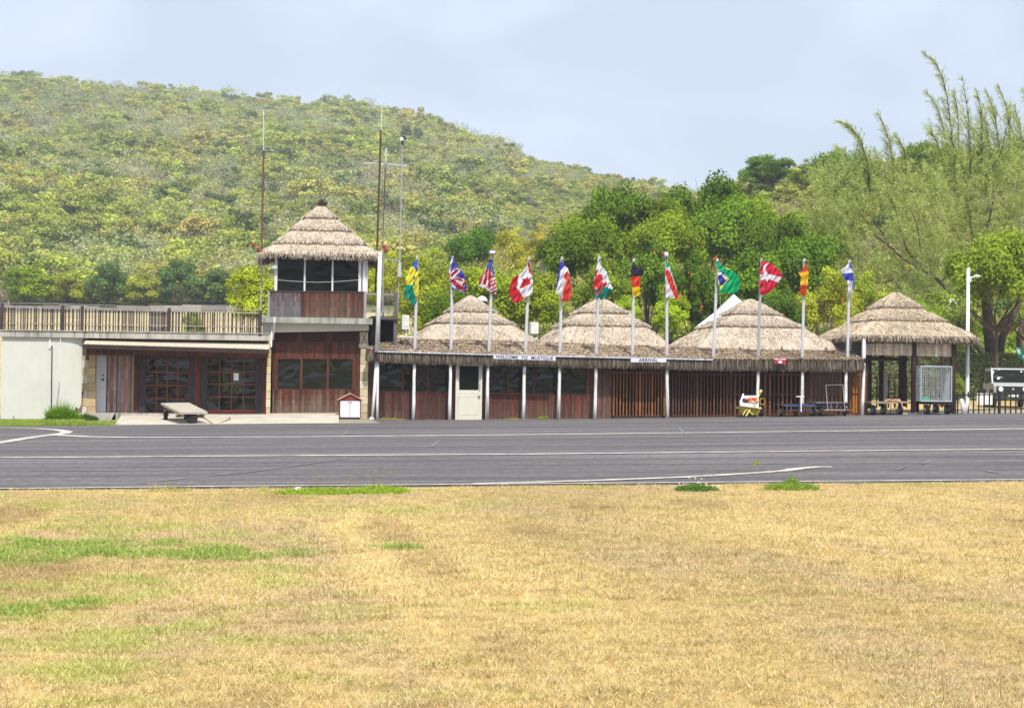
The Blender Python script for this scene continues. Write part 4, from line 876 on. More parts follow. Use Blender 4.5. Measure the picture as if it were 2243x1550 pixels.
# roof pitch, gutter, domes
xs_ = [802, 880, 1000, 1120, 1300, 1460, 1560, 1700, 1800, 1893]
fr = [P(x, ev(x) - 1, 68.3) for x in xs_]; bk = [P(min(max(x, 872), 1850), float(np.interp(x, [880, 1130, 1450, 1700, 1893], [741, 745, 758, 764, 768])), 71.0) for x in xs_]
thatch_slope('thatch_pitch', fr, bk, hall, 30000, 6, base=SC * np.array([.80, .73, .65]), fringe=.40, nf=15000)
m = MB()
for a, b in zip([820, 960, 1120, 1290, 1460], [960, 1120, 1290, 1460, 1562]): m.pbox(a, b, (ev(a) + .5, ev(b) + .5), (ev(a) + 4.2, ev(b) + 4.2), 68.22, .05)
m.build('gutter', material('gutter_white', (.55, .56, .60), rough=.5, var=.1, scale=3, bump=.05), hall)
m = MB(); m.tube([P(877, 738, 71.3), P(1000, 742, 70.95), P(1100, 743.5, 70.95), P(1178, 742, 71.2)], .03, 6); m.build('roof_pipe', WHITE, hall)
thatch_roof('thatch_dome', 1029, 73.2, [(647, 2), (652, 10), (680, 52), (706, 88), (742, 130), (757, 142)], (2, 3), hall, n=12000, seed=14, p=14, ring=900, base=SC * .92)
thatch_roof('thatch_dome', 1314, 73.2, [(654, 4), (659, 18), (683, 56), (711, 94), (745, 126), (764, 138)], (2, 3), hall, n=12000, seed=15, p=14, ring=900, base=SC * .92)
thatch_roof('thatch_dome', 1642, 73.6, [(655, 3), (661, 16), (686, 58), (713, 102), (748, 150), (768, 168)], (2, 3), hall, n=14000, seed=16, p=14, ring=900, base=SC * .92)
# posts
for i, (xb, xt) in enumerate(((826, 828), (905, 908.5), (985, 987), (1066.5, 1069), (1146, 1149.5), (1223.5, 1226), (1303, 1306), (1462, 1461), (1657.5, 1661), (1756, 1758.5), (1851.5, 1854), (1889, 1892))):
    m = MB(); a, b = P(xb, gb(xb) + 1, 68.35), P(xt, ev(xt) + 8, 68.5); wob = Vector((.008 * math.sin(i * 2.1), 0, 0)); m.tube([a, a.lerp(b, .3) + wob, a.lerp(b, .65) - wob, b], [.062, .066, .058, .06] if i else .05, 9)
    m.build('post', WOODWHITE if i != 0 else WHITE, hall, smooth=True)
m = MB(); m.tube([P(814, 925, 68.25), P(820, 860, 68.3), P(825, 790, 68.4)], .06, 8); m.tube([P(813, 926, 68.25), P(814.5, 914, 68.25)], .085, 8); m.build('leaning_pipe', WHITE, hall, smooth=True)
# slatted gates and railing
OR = (.25, .090, .030); BR = (.11, .040, .021)
def gate(xa, xb, ya, yb, n, Y, c, name='slatted_gate', mid=None, top=True, seed=1):
    m = MB(); r = random.Random(seed)
    m.pbox(xa, xb, ya + 3, ya + 7, Y + .02, .04, tuple(v * .8 for v in c)); m.pbox(xa, xb, yb - 9, yb - 5, Y + .02, .04, tuple(v * .55 for v in c))
    if mid: m.pbox(xa, xb, mid, mid + 4, Y + .02, .04, tuple(v * .5 for v in c))
    for i in range(n):
        x = xa + (xb - xa) * (i + .5) / n; k = r.uniform(.65, 1.25); w = 1.35 * r.uniform(.8, 1.2) if 0 < i < n - 1 else 2.2; m.pbox(x - w, x + w, ya + r.uniform(-1.5, 1), yb - 4 if i % (n - 1) else yb - 3, Y, .03, (c[0] * k, c[1] * k * r.uniform(.85, 1.2), c[2] * k))
    return m.build(name, SLATW, hall)
gate(1341, 1398, 811, 918, 8, HY, OR, seed=1); gate(1399, 1459, 811, 917.5, 9, HY, OR, seed=2)
gate(1471, 1531, 815, 917, 9, HY, BR, seed=3); gate(1532, 1597, 815, 916, 9, HY, BR, seed=4)
for xa, xb, n, s_ in ((1606, 1680, 8, 5), (1682, 1766, 9, 6), (1772, 1846, 8, 7), (1858, 1900, 4, 8)): gate(xa, xb, 815, 914, n, HY, (.14, .055, .03) if xa < 1680 else (.20, .075, .032), name='slatted_rail', mid=861, seed=s_)
for xa in (1336, 1465, 1601, 1677, 1769, 1850):
    m = MB(); m.pbox(xa - 3, xa + 3.5, 790, gb(xa) - 1, HY + .06, .15, (.10, .04, .022)); m.build('inner_post', SLATW, hall)
# dark hall behind the gates
m = MB(); X0, X1 = PX(1341, 69.2, 850), PX(1850, 76, 850); zf = g1(PX(1600, 69, 910), 69.0)
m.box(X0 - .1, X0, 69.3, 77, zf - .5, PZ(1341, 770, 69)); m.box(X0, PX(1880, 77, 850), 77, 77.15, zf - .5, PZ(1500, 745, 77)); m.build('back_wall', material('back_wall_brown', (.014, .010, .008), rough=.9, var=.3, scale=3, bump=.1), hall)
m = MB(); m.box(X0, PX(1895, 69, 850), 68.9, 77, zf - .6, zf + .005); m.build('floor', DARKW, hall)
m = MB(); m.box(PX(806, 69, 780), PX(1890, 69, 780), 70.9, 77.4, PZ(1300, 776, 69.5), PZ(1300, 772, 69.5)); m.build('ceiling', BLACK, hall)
# orange board and red box seen inside at the right end
m = MB(); m.pbox(1868, 1884, 826, 905, 70.2, .06, (.45, .16, .02)); m.build('orange_board', STONE, hall)

# ================================================================== PAVILION
pav = thing('thatched_pavilion', base_pt(1985, 71.0), 'open thatched pavilion on dark posts at the right end of the building', 'pavilion')
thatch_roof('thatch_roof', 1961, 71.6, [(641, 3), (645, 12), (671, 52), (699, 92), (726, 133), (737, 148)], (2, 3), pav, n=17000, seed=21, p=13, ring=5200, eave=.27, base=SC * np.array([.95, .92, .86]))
m = MB(); PY = 69.4
clad(m, 1897, 2003, (752, 752), (777, 779), PY, seed=61, grey=0, base=(.75, .62, .44), dark=.5, w=.07, hgrey=.8, gcol=(.62, .50, .35)); clad(m, 2003, 2091, (752, 752), (779, 781), PY, seed=62, grey=0, base=(.75, .62, .44), dark=.5, w=.07, hgrey=.8, gcol=(.62, .50, .35)); m.build('bamboo_panel', CANE, pav)
pd = material('pavilion_post_paint', (.045, .018, .013), rough=.6, var=.25, scale=5, bump=.12)
for xp, Y, yb in ((2003, 69.35, 906), (2089, 69.35, 905), (1897, 69.6, 907), (1905, 72.0, 895), (1932, 74.2, 890), (1975, 74.2, 890), (2006, 74.2, 890), (2066, 74.0, 890), (1982, 72.5, 890)):
    m = MB(); w = 4.3 if Y < 70 else 4.0; m.pbox(xp - w, xp + w, 748, yb, Y, .16); m.build('post', pd, pav)
for xp in (1893,): 
    m = MB(); m.pbox(xp - 3.5, xp + 3.5, 742, 784, 69.0, .12); m.build('short_white_post', WHITE, pav)
m = MB(); m.pbox(1853, 1897, 748, 782, 69.9, .08, (.12, .12, .13)); m.build('grey_panel', GREYW, pav)
m = MB(); m.pbox(1897, 1990, (781, 784), (786, 789), 70.2, 2.5); m.build('ceiling_beam', DARKW, pav)
m = MB(); X0, X1 = PX(1895, 70, 905), PX(2095, 70, 905); m.box(X0, X1, 69.0, 75.0, g1(X0, 69.0) - .3, g1(X1, 69) + .015); m.build('floor', CONC, pav)
m = MB(); 
for i in range(14):
    x = 1908 + i * 13; m.pbox(x - 1.4, x + 1.4, 822, 893, 75.2, .03, (.10, .05, .03))
m.pbox(1905, 2090, 826, 829, 75.25, .05, (.08, .04, .025)); m.pbox(1905, 2090, 880, 883, 75.25, .05, (.08, .04, .025)); m.build('rear_railing', SLATW, pav)
m = MB(); m.pbox(1936, 1944, 812, 900, 72.2, .1, (.50, .48, .42)); m.build('white_upright', STONE, pav)

# ================================================================== FLAGPOLES AND FLAGS
CLOTH = bpy.data.materials.new('flag_cloth'); CLOTH.use_nodes = True
_t = CLOTH.node_tree; _b = _t.nodes['Principled BSDF']; _b.inputs['Roughness'].default_value = .6; _b.inputs['Specular IOR Level'].default_value = .2
_a = _t.nodes.new('ShaderNodeAttribute'); _a.attribute_name = 'Col'; _t.links.new(_a.outputs['Color'], _b.inputs['Base Color'])
_tr = _t.nodes.new('ShaderNodeBsdfTranslucent'); _ms = _t.nodes.new('ShaderNodeMixShader'); _ms.inputs[0].default_value = .3
_t.links.new(_a.outputs['Color'], _tr.inputs['Color']); _t.links.new(_b.outputs[0], _ms.inputs[1]); _t.links.new(_tr.outputs[0], _ms.inputs[2]); _t.links.new(_ms.outputs[0], _t.nodes['Material Output'].inputs['Surface'])
def pip(x, y, poly):
    c = False; j = len(poly) - 1
    for i in range(len(poly)):
        xi, yi = poly[i]; xj, yj = poly[j]
        if (yi > y) != (yj > y) and x < (xj - xi) * (y - yi) / (yj - yi) + xi: c = not c
        j = i
    return c
FY = 68.45
def flag(outline, patches, base, label, folds, seed=0, dirv=(1, .25)):
    """limp cloth: outline and coloured fields traced in photograph pixels, folded in depth"""
    st = .8; xs0 = [p[0] for p in outline]; ys0 = [p[1] for p in outline]; x0, x1, y0, y1 = min(xs0), max(xs0), min(ys0), max(ys0)
    cxp = np.arange(x0 - st, x1 + st, st); cyp = np.arange(y0 - st, y1 + st, st); m = MB(); idx = {}; V = []; F = []; C = []
    fl, fk = folds; dl = math.hypot(*dirv)
    def depth(a, b):
        u = ((a - x0) * dirv[0] + (b - y0) * dirv[1]) / dl; t = (b - y0) / (y1 - y0)
        return FY + .075 * (.35 + t) * math.sin(u * 6.28 / fl + seed) * fk + .03 * math.sin(u * 12.9 / fl + b * .2 + seed * 2) + .02 * math.sin(b * .33 + a * .2)
    def vid(i, j):
        if (i, j) not in idx:
            a, b = cxp[i], cyp[j]; idx[(i, j)] = len(V); V.append(tuple(P(a, b, depth(a, b))))
        return idx[(i, j)]
    for i in range(len(cxp) - 1):
        for j in range(len(cyp) - 1):
            a, b = cxp[i] + st / 2, cyp[j] + st / 2
            if not pip(a, b, outline): continue
            c = base
            for poly, cc in patches:
                if pip(a, b, poly): c = cc
            F.append((vid(i, j + 1), vid(i + 1, j + 1), vid(i + 1, j), vid(i, j))); C.append(c)
    m.v, m.f, m.c = V, F, C
    o = m.build('flag', CLOTH, None, smooth=True, origin=P((x0 + x1) / 2, y1, FY)); s_ = o.modifiers.new('cloth', 'SOLIDIFY'); s_.thickness = .006
    return tag(o, label, 'flag', 'flags flying above the arrivals hall')
BLU, YEL, GRN, WHT, RED, NAVY, BLK = (.05, .14, .55), (.82, .74, .07), (.0, .30, .21), (.80, .80, .82), (.62, .03, .045), (.07, .06, .42), (.035, .035, .06)
DKG = (.0, .22, .16)
flag([(909, 572), (914, 571), (916, 597), (918.5, 650), (909, 649), (912, 662), (903, 671), (897, 657), (890, 650), (885, 653), (887, 627), (890, 608), (895, 593)],
     [([(880, 588), (904, 583), (914, 597), (925, 650), (905, 655), (899, 628), (885, 625)], YEL), ([(900, 560), (916, 560), (914, 597), (907, 585), (902, 583)], BLU),
      ([(880, 624), (904, 624), (909, 650), (915, 668), (880, 680)], GRN), ([(904, 606), (907, 603), (910, 607), (908, 612), (905, 611)], GRN), ([(905, 619), (909, 617), (909, 627), (905, 626)], GRN)], YEL,
     'blue, yellow and green flag with green diamonds hanging from the leftmost flagpole', (17, 1.2), 1)
flag([(990, 561), (996, 573), (1003, 585), (1012, 594), (1019, 608), (1021.5, 622), (1021, 640), (1017, 643), (1008, 636), (998, 634), (991, 635), (987, 624), (984, 604), (981, 600), (984, 588), (987, 574)],
     [([(982, 600), (1000, 586), (1006, 589), (1009, 593), (991, 611), (987, 612)], WHT), ([(987, 601), (1000, 589), (1005, 592), (989, 608)], RED), ([(980, 597), (984, 598), (989, 622), (985, 626)], RED),
      ([(985, 575), (990, 561), (992, 570), (987, 593), (985, 600), (983, 596)], WHT), ([(990, 608), (1003, 606), (1017, 612), (1020, 620), (1016, 628), (1002, 622)], WHT), ([(993, 610), (1003, 608), (1016, 614), (1014, 618), (1003, 612), (994, 612)], RED),
      ([(988, 612), (994, 612), (1006, 622), (1019, 634), (1019, 640), (1015, 636), (1003, 630), (992, 620)], RED), ([(986, 618), (990, 620), (1003, 633), (996, 633), (987, 624)], WHT), ([(1012, 622), (1021, 616), (1021, 622), (1013, 626)], RED), ([(1002, 634), (1014, 636), (1019, 645), (1010, 642)], WHT)], NAVY,
     'blue flag with red and white crosses, second flag from the left', (13, 1.3), 2)
ust = [([(1047.5, 622), (1058, 592), (1074, 572), (1076, 582), (1090, 640), (1080, 646)], WHT), ([(1046, 622), (1055, 602), (1059, 592), (1062, 592), (1056, 612), (1053, 624)], RED), ([(1059, 623), (1063, 598), (1066, 586), (1069, 588), (1067, 610), (1065, 624)], RED), ([(1070, 588), (1075, 588), (1076, 600), (1073, 632), (1069, 632)], RED)]
for q in range(5): y = 603 + q * 8.6; ust.append(([(1073, y + 5), (1090, y - 4), (1090, y), (1073, y + 9)], RED))
ust += [([(1066, 586), (1072, 566), (1075, 566), (1084, 600), (1080, 602), (1074, 592), (1069, 588)], (.03, .07, .38))]
for a, b in ((1072, 576), (1075, 579), (1070, 582), (1074, 584), (1077, 585), (1071, 587), (1079, 590), (1076, 590), (1081, 596), (1078, 595)): ust.append(([(a - .8, b - .8), (a + .8, b - .8), (a + .8, b + .8), (a - .8, b + .8)], WHT))
flag([(1074, 566), (1077, 574), (1082, 590), (1085, 612), (1088, 632), (1087, 644), (1080, 643), (1072, 638), (1062, 632), (1054, 629), (1047, 625), (1052, 609), (1060, 594), (1067, 583), (1072, 570)], ust, WHT,
     'starred blue flag with red and white stripes, third flag from the left', (12, 1.2), .5)
leaf = [(1146, 608), (1149, 611), (1153, 610), (1156, 605), (1157, 611), (1161, 609), (1162, 617), (1164, 621), (1156, 625), (1152, 626), (1146, 631), (1137, 631), (1143, 625), (1142, 621), (1146, 617), (1143, 613)]
flag([(1156, 575), (1160, 575), (1162, 592), (1166, 603), (1167, 625), (1166, 645), (1152, 650), (1146, 655), (1134, 664), (1124, 662), (1118, 650), (1115, 638), (1119, 620), (1122, 610), (1133, 604), (1145, 595), (1154, 583)],
     [([(1154, 572), (1162, 572), (1166, 604), (1159, 596)], RED), ([(1110, 600), (1137, 604), (1134, 613), (1134, 622), (1130, 628), (1137, 636), (1144, 648), (1149, 656), (1130, 670), (1110, 655)], RED), (leaf, RED)], WHT,
     'red and white flag with a red maple leaf, fourth from the left', (22, 1.2), 1.5)
flag([(1228, 573), (1232, 573), (1237, 582), (1243, 587), (1247, 598), (1250, 620), (1253, 640), (1247, 661), (1238, 660), (1231, 656), (1229, 648), (1222, 645), (1217, 640), (1219, 620), (1223, 600), (1226, 585)],
     [([(1238, 598), (1243, 594), (1250, 605), (1256, 640), (1248, 664), (1230, 660), (1233, 636), (1241, 615), (1234, 606)], (.75, .08, .06)), ([(1226, 570), (1234, 570), (1237, 582), (1228, 592), (1225, 612), (1219, 632), (1216, 630), (1222, 600)], (.09, .06, .62))], WHT,
     'blue, white and red upright banded flag above the end of the long name board', (14, 1.3), 2.2)
flag([(1311, 560), (1314, 576), (1318, 585), (1327, 593), (1332, 607), (1336, 620), (1342.5, 631), (1340, 637), (1332, 645), (1325, 653), (1318, 657), (1309, 653), (1302, 648), (1300, 626), (1302, 606), (1306, 590)],
     [([(1296, 650), (1306, 633), (1318, 630), (1330, 628), (1341, 635), (1330, 660), (1300, 660)], (.0, .27, .2)), ([(1306, 603), (1311, 601), (1318, 601), (1320, 608), (1322, 612), (1319, 616), (1327, 618), (1331, 622), (1326, 628), (1319, 629), (1317, 636), (1313, 640), (1316, 645), (1312, 647), (1306, 643), (1311, 638), (1309, 632), (1305, 628), (1305, 636), (1302, 646), (1300, 640), (1300, 620), (1302, 610)], (.68, .05, .05)),
      ([(1305, 592), (1311, 590), (1309, 596), (1306, 604), (1303, 610), (1303, 600)], (.62, .04, .10)), ([(1323, 620), (1326, 618), (1329, 621), (1325, 624)], (.62, .04, .10)), ([(1318, 612), (1322, 614), (1326, 616), (1324, 620), (1318, 618)], WHT)], WHT,
     'white and green flag with a red winged beast, over the second dome', (16, 1.2), .2)
flag([(1386, 574), (1390, 574), (1393, 585), (1404, 586), (1411, 594), (1408, 602), (1402, 608), (1402, 625), (1401, 645), (1390, 652), (1386, 648), (1384, 625), (1381, 606), (1382, 592)],
     [([(1376, 605), (1412, 605), (1412, 629), (1376, 629)], (.74, .07, .03)), ([(1376, 629), (1412, 628.5), (1412, 660), (1376, 660)], (.85, .62, .0))], BLK,
     'black, red and gold banded flag, sixth of the row of small limp flags', (13, 1.1), 1.1)
bpy.data.objects[-1] if False else None
flag([(1462, 576), (1467, 584), (1473, 600), (1477, 615), (1482, 632), (1486, 650), (1483, 654), (1473, 652), (1459, 651), (1458, 620), (1457, 600), (1459, 586)],
     [([(1455, 575), (1464, 572), (1466, 583), (1459, 590)], (.0, .40, .22)), ([(1456, 590), (1464, 591), (1472, 606), (1478, 624), (1488, 650), (1480, 660), (1476, 645), (1466, 625), (1459, 606)], (.74, .06, .03)), ([(1468, 585), (1474, 600), (1482, 620), (1484, 630), (1480, 625), (1472, 605), (1466, 588)], (.25, .55, .48))], WHT,
     'green, white and red flag below the small white camera, near the arrival board', (16, 1.1), 3)
flag([(1569, 571), (1585, 583), (1602, 591), (1612, 600), (1621, 612), (1619, 628), (1615, 640), (1604, 643), (1577, 640), (1573, 620), (1571, 600)],
     [([(1571, 587), (1576, 591), (1598, 611), (1577, 634), (1572, 612)], YEL), ([(1574, 594), (1580, 592), (1588, 603), (1592, 614), (1582, 625), (1576, 624), (1573, 608)], (.03, .05, .42)), ([(1574, 597), (1580, 596), (1592, 611), (1590, 614), (1581, 602), (1574, 602)], WHT), ([(1586, 583), (1598, 589), (1600, 592), (1590, 588)], YEL)], (.0, .42, .16),
     'green flag with a yellow diamond and blue disc, spread out beside the white tent peak', (24, 1.1), .9)
flag([(1667, 572), (1684, 574), (1700, 585), (1715, 604), (1706, 617), (1697, 630), (1685, 641), (1665, 648), (1664, 620), (1665, 590)],
     [([(1672, 582), (1680, 577), (1686, 575), (1678, 585), (1677, 592), (1682, 600), (1712, 607), (1704, 618), (1683, 611), (1681, 620), (1677, 611), (1664, 614), (1664, 603), (1672, 600), (1672, 590)], WHT)], (.66, .02, .06),
     'red flag with a white cross, blown out over the third dome', (22, 1.2), 1.9)
flag([(1763, 576), (1769, 584), (1771, 598), (1769, 622), (1765, 648), (1755, 645), (1752, 640), (1753, 625), (1752, 618), (1755, 606), (1748, 599), (1755, 592), (1760, 588)],
     [([(1750, 597), (1775, 594), (1774, 626), (1750, 623)], (.85, .58, .02)), ([(1750, 623), (1774, 626), (1774, 655), (1750, 655)], (.70, .09, .02))], (.72, .08, .04),
     'narrow red and yellow banded flag hanging limp, second from the right', (11, 1.2), .4)
flag([(1860, 577), (1867, 583), (1869, 600), (1871, 620), (1868, 640), (1861, 646), (1858, 640), (1857, 618), (1850, 611), (1846, 601), (1841, 592), (1850, 585)],
     [([(1858, 574), (1869, 574), (1872, 590), (1869, 596), (1862, 586)], (.08, .14, .62)), ([(1845, 599), (1870, 597), (1872, 616), (1850, 614)], (.06, .10, .60)), ([(1868, 615), (1874, 615), (1870, 640), (1866, 632)], (.08, .14, .62))], WHT,
     'small white and blue flag hanging limp on the rightmost flagpole', (11, 1.2), 2.6)
for o in bpy.data.objects:
    if o.get('label', '').startswith('black, red and gold'): o['label'] = 'black, red and gold banded flag over the right slope of the middle dome'
POLES = [((914, 560), (908.5, 770), 'with the blue, yellow and green flag, leftmost of the row'), ((991, 561), (988, 772), 'flying the flag of red, white and blue crosses'), ((1078, 562), (1071, 773), 'that carries the floodlight and the striped flag with stars'),
         ((1159, 562), (1151, 775), 'flying the maple leaf flag'), ((1231, 562), (1226.5, 777), 'flying the blue, white and red flag'), ((1313, 560), (1306, 778), 'flying the flag with a red beast'), ((1388.5, 566), (1385.5, 780), 'flying the black, red and gold flag, above the arrival board'),
         ((1459.5, 558), (1461, 782), 'topped by the small camera'), ((1571.5, 566), (1562.5, 784), 'flying the green flag with a yellow diamond'), ((1668, 565), (1660.5, 785), 'flying the red flag with a white cross'), ((1762, 566), (1757.5, 786), 'flying the red and yellow flag'), ((1860.5, 569), (1856.5, 786), 'flying the white and blue flag, rightmost of the row')]
for i, (t_, b_, l_) in enumerate(POLES):
    a, b = P(b_[0], b_[1], 68.6), P(t_[0], t_[1], 68.6); root = thing('flagpole', a, 'white painted wooden flagpole ' + l_, 'flagpole', 'flagpoles along the eave of the arrivals hall')
    m = MB(); m.tube([a, a.lerp(b, .5), b], [.062, .056, .048], 8); m.build('pole', METALG if i in (9,) else material('pole_white', (.56, .55, .56), rough=.7, var=.12, scale=6, bump=.12, streak=.45, streak_col=(.22, .2, .19)), root, smooth=False)
    m = MB(); q = b - Vector((0, 0, .14)); m.tube([q + Vector((0, -.06, 0)), q + Vector((0, -.10, .0))], .03, 6); m.tube([q + Vector((.0, -.08, -.02)), q + Vector((.0, -.08, -.22))], .014, 5); m.build('pulley', BLACKM, root)
    if i in (8, 9, 11, 2, 5): m = MB(); m.tube([b + Vector((.05, -.1, -.2)), b + Vector((.12, -.1, -1.9)), a + Vector((.09, -.08, .3))], .007, 4, (.5, .5, .5)); m.build('halyard', METALG, root)
# floodlight, camera, stacked on poles
b = P(1078, 562, 68.6); t = thing('floodlight', b, 'black square floodlight tilted on top of a flagpole', 'floodlight'); m = MB(); a1, a2, a3, a4 = P(1070, 547, 68.45), P(1088, 547, 68.45), P(1086, 557, 68.35), P(1070, 557, 68.35)
o_ = Vector((0, .14, 0)); m.hexa([a4, a3, a2, a1], [v + o_ for v in (a4, a3, a2, a1)]); m.build('housing', BLACKM, t); m = MB(); e = Vector((0, -.012, 0)); m.face([P(1073, 555, 68.34), P(1084, 555, 68.34), P(1085.5, 549, 68.42), P(1073, 549, 68.42)], (1, 1, 1)); m.build('lens', material('lens_glass', (.42, .42, .44), rough=.3, var=.05, scale=3, bump=0), t)
m = MB(); m.tube([b, b + Vector((0, 0, .12))], .025, 6); m.build('bracket', BLACKM, t)
b = P(1459.5, 557, 68.6); t = thing('camera_unit', b, 'small white box camera with red cap on the flagpole top', 'camera'); m = MB(); m.pbox(1456, 1464, 552, 558.5, 68.5, .16); m.build('housing', WHITE, t)
m = MB(); m.lathe(P(1459.8, 562, 68.58), [(.04, -.05), (.09, 0), (.09, .06), (.05, .08)], 12); m.build('mount', METALG, t); m = MB(); m.lathe(P(1452, 555.5, 68.58), [(.0, -.05), (.05, -.02), (.05, .05), (.02, .07)], 10, axis='x'); m.build('cap', material('signal_red', (.5, .02, .03), rough=.4, var=.1, scale=3, bump=0), t)

# tall white pole before the tower
a, b = P(826.5, 768, 68.0), P(832.5, 557, 68.0); t = thing('tall_white_pole', a, 'tall bare white pole between the control tower and the first flag', 'pole'); m = MB(); m.tube([a, b], [.085, .07], 10); m.build('pole', WHITE, t, smooth=True)
m = MB(); m.lathe(b, [(.08, -.06), (.08, .02), (.04, .07), (0, .09)], 10); m.build('cap', WHITE, t)

# ================================================================== SIGNS
def lettering(txt, size, parent, loc, mat, name='lettering', sx=1.0, off=.0, rot=0, sp=1.0):
    c = bpy.data.curves.new(name, 'FONT'); c.body = txt; c.size = size; c.align_x = 'CENTER'; c.align_y = 'CENTER'; c.extrude = .004; c.offset = off; c.space_character = sp; c.space_word = 1.25
    c.materials.append(mat); tmp = bpy.data.objects.new(name, c); COL.objects.link(tmp); bpy.context.view_layer.update(); me = bpy.data.meshes.new_from_object(tmp.evaluated_get(bpy.context.evaluated_depsgraph_get())); bpy.data.objects.remove(tmp); o = bpy.data.objects.new(name, me); COL.objects.link(o); o.parent = parent; o.location = Vector(loc) - worldloc(parent); o.rotation_euler = (R(90), rot, 0); o.scale = (sx, 1, 1); return o
INK = material('sign_ink', (.012, .012, .05), rough=.6, var=.05, scale=3, bump=0); SIGNW = material('sign_board_white', (.66, .65, .70), rough=.6, var=.06, scale=3, bump=.03)
SY = 68.05
def board(xl, xr, yl, yr, h, label, txt, size, mat=SIGNW, ink=INK, sx=1.0, tx=None, off=.012, sp=1.0):
    c = P((xl + xr) / 2, (yl + yr) / 2 + h, SY); t = thing('sign', c, label, 'sign'); m = MB(); m.pbox(xl, xr, (yl, yr), (yl + h, yr + h), SY, .03); m.build('board', mat, t)
    a, b = P(xl, yl + h / 2, SY), P(xr, yr + h / 2, SY); ang = -math.atan2(b.z - a.z, b.x - a.x); q = P(tx or (xl + xr) / 2, (yl + yr) / 2 + h / 2, SY - .005)
    lettering(txt, size, t, q, ink, sx=sx, off=off, rot=ang, sp=sp); return t
board(1081, 1217, 776.5, 781, 8.8, 'long white board reading WELCOME TO MUSTIQUE in dark capitals', 'WELCOME  TO  MUSTIQUE', .165, sx=.97, off=.002, sp=1.07)
board(1382, 1459.5, 784.5, 784.5, 8.6, 'short white board reading ARRIVAL in dark capitals', 'ARRIVAL', .165, tx=1420, sx=1.0, off=.003, sp=1.12)
t = thing('sign', P(1709, 797, 68.1), 'small red board reading FIRE POINT on the thatch fringe', 'sign'); m = MB(); m.pbox(1697, 1721.5, 783, 797, 68.1, .03); m.build('board', material('sign_red', (.42, .02, .05), rough=.5, var=.08, scale=3, bump=0), t)
lettering('FIRE POINT', .085, t, P(1709.3, 786.6, 68.09), material('sign_pink_white', (.8, .72, .72), rough=.6, var=.02, scale=3, bump=0), off=.003)
m = MB(); m.face([P(1704, 793, 68.085), P(1709, 796, 68.085), P(1714, 793, 68.085), P(1712, 790, 68.085), P(1706, 790, 68.085)]); m.build('arrow', MATS['sign_pink_white'], t)

# ================================================================== ROOF ITEMS
ACM = material('aircon_white', (.72, .71, .66), rough=.5, var=.05, scale=4, bump=.03)
for (xa, xb, ya, yb, Y, l_) in ((880.5, 896.5, 690, 722, 71.6, 'pale air conditioning unit standing on the roof beside the tower'), (1163, 1180, 706, 731, 71.8, 'pale air conditioning unit in the valley between the first two domes')):
    c = P((xa + xb) / 2, yb, Y); t = thing('air_conditioner', c, l_, 'air conditioner', 'air conditioners on the roof'); m = MB(); m.pbox(xa, xb, ya, yb, Y, .55); m.build('housing', ACM, t, bevel=.015)
    m = MB(); m.pbox(xa + 3, xb - 5, ya + 3, ya + 5, Y - .01, .01); m.pbox(xa + 5, xb - 2, yb - 12, yb - 8, Y - .012, .01); m.build('grille', WHITE, t)
    m = MB(); m.pbox(xa + 1, xa + 4, yb, yb + 8, Y + .05, .4); m.build('foot', METALG, t); m = MB(); m.pbox(xb - 4, xb - 1, yb, yb + 8, Y + .05, .4); m.build('foot', METALG, t)
for (x, y, rad, Y, l_) in ((1056, 652, .19, 73.4, 'black ventilator with white dome cap by the peak of the first dome'), (1375, 684, .14, 73.6, 'black ventilator with white dome cap on the slope of the middle dome')):
    c = P(x, y + 8, Y); t = thing('roof_ventilator', c, l_, 'ventilator', 'roof ventilators'); m = MB(); m.tube([c + Vector((.05, 0, -.55)), c], [rad * .8, rad * .95], 14); m.build('duct', BLACKM, t); m = MB(); m.lathe(c, [(rad * 1.15, 0), (rad * 1.15, .04), (rad * .95, .12), (rad * .55, .19), (0, .22)], 18); m.build('cap', WHITE, t, smooth=True)
# white tent peak behind the third dome
c = P(1605, 700, 78); ap = P(1607, 644, 80); t = thing('tent', (c.x, 80, c.z), 'white pointed tent roof showing behind the third dome', 'tent'); m = MB(); x0, x1 = PX(1546, 80, 700), PX(1668, 80, 700); zt = PZ(1600, 712, 80)
base_ = [Vector((x0, 78.3, zt)), Vector((x1, 78.3, zt)), Vector((x1, 81.7, zt)), Vector((x0, 81.7, zt))]
for i in range(4):
    a, b = base_[i], base_[(i + 1) % 4]; ma, mb_ = a.lerp(ap, .5) - Vector((0, 0, .08)), b.lerp(ap, .5) - Vector((0, 0, .08)); m.face([a, b, mb_, ma]); m.face([ma, mb_, ap]); m.face([b, a, a - Vector((0, 0, .35)), b - Vector((0, 0, .35))])
tent_w = material('tent_canvas', (.82, .83, .86), rough=.6, var=.03, scale=2, bump=.05)
m.build('canopy', tent_w, t)
for v in base_: 
    m = MB(); m.tube([v, Vector((v.x, v.y, g1(v.x, v.y)))], .03, 6); m.build('pole', METALG, t)

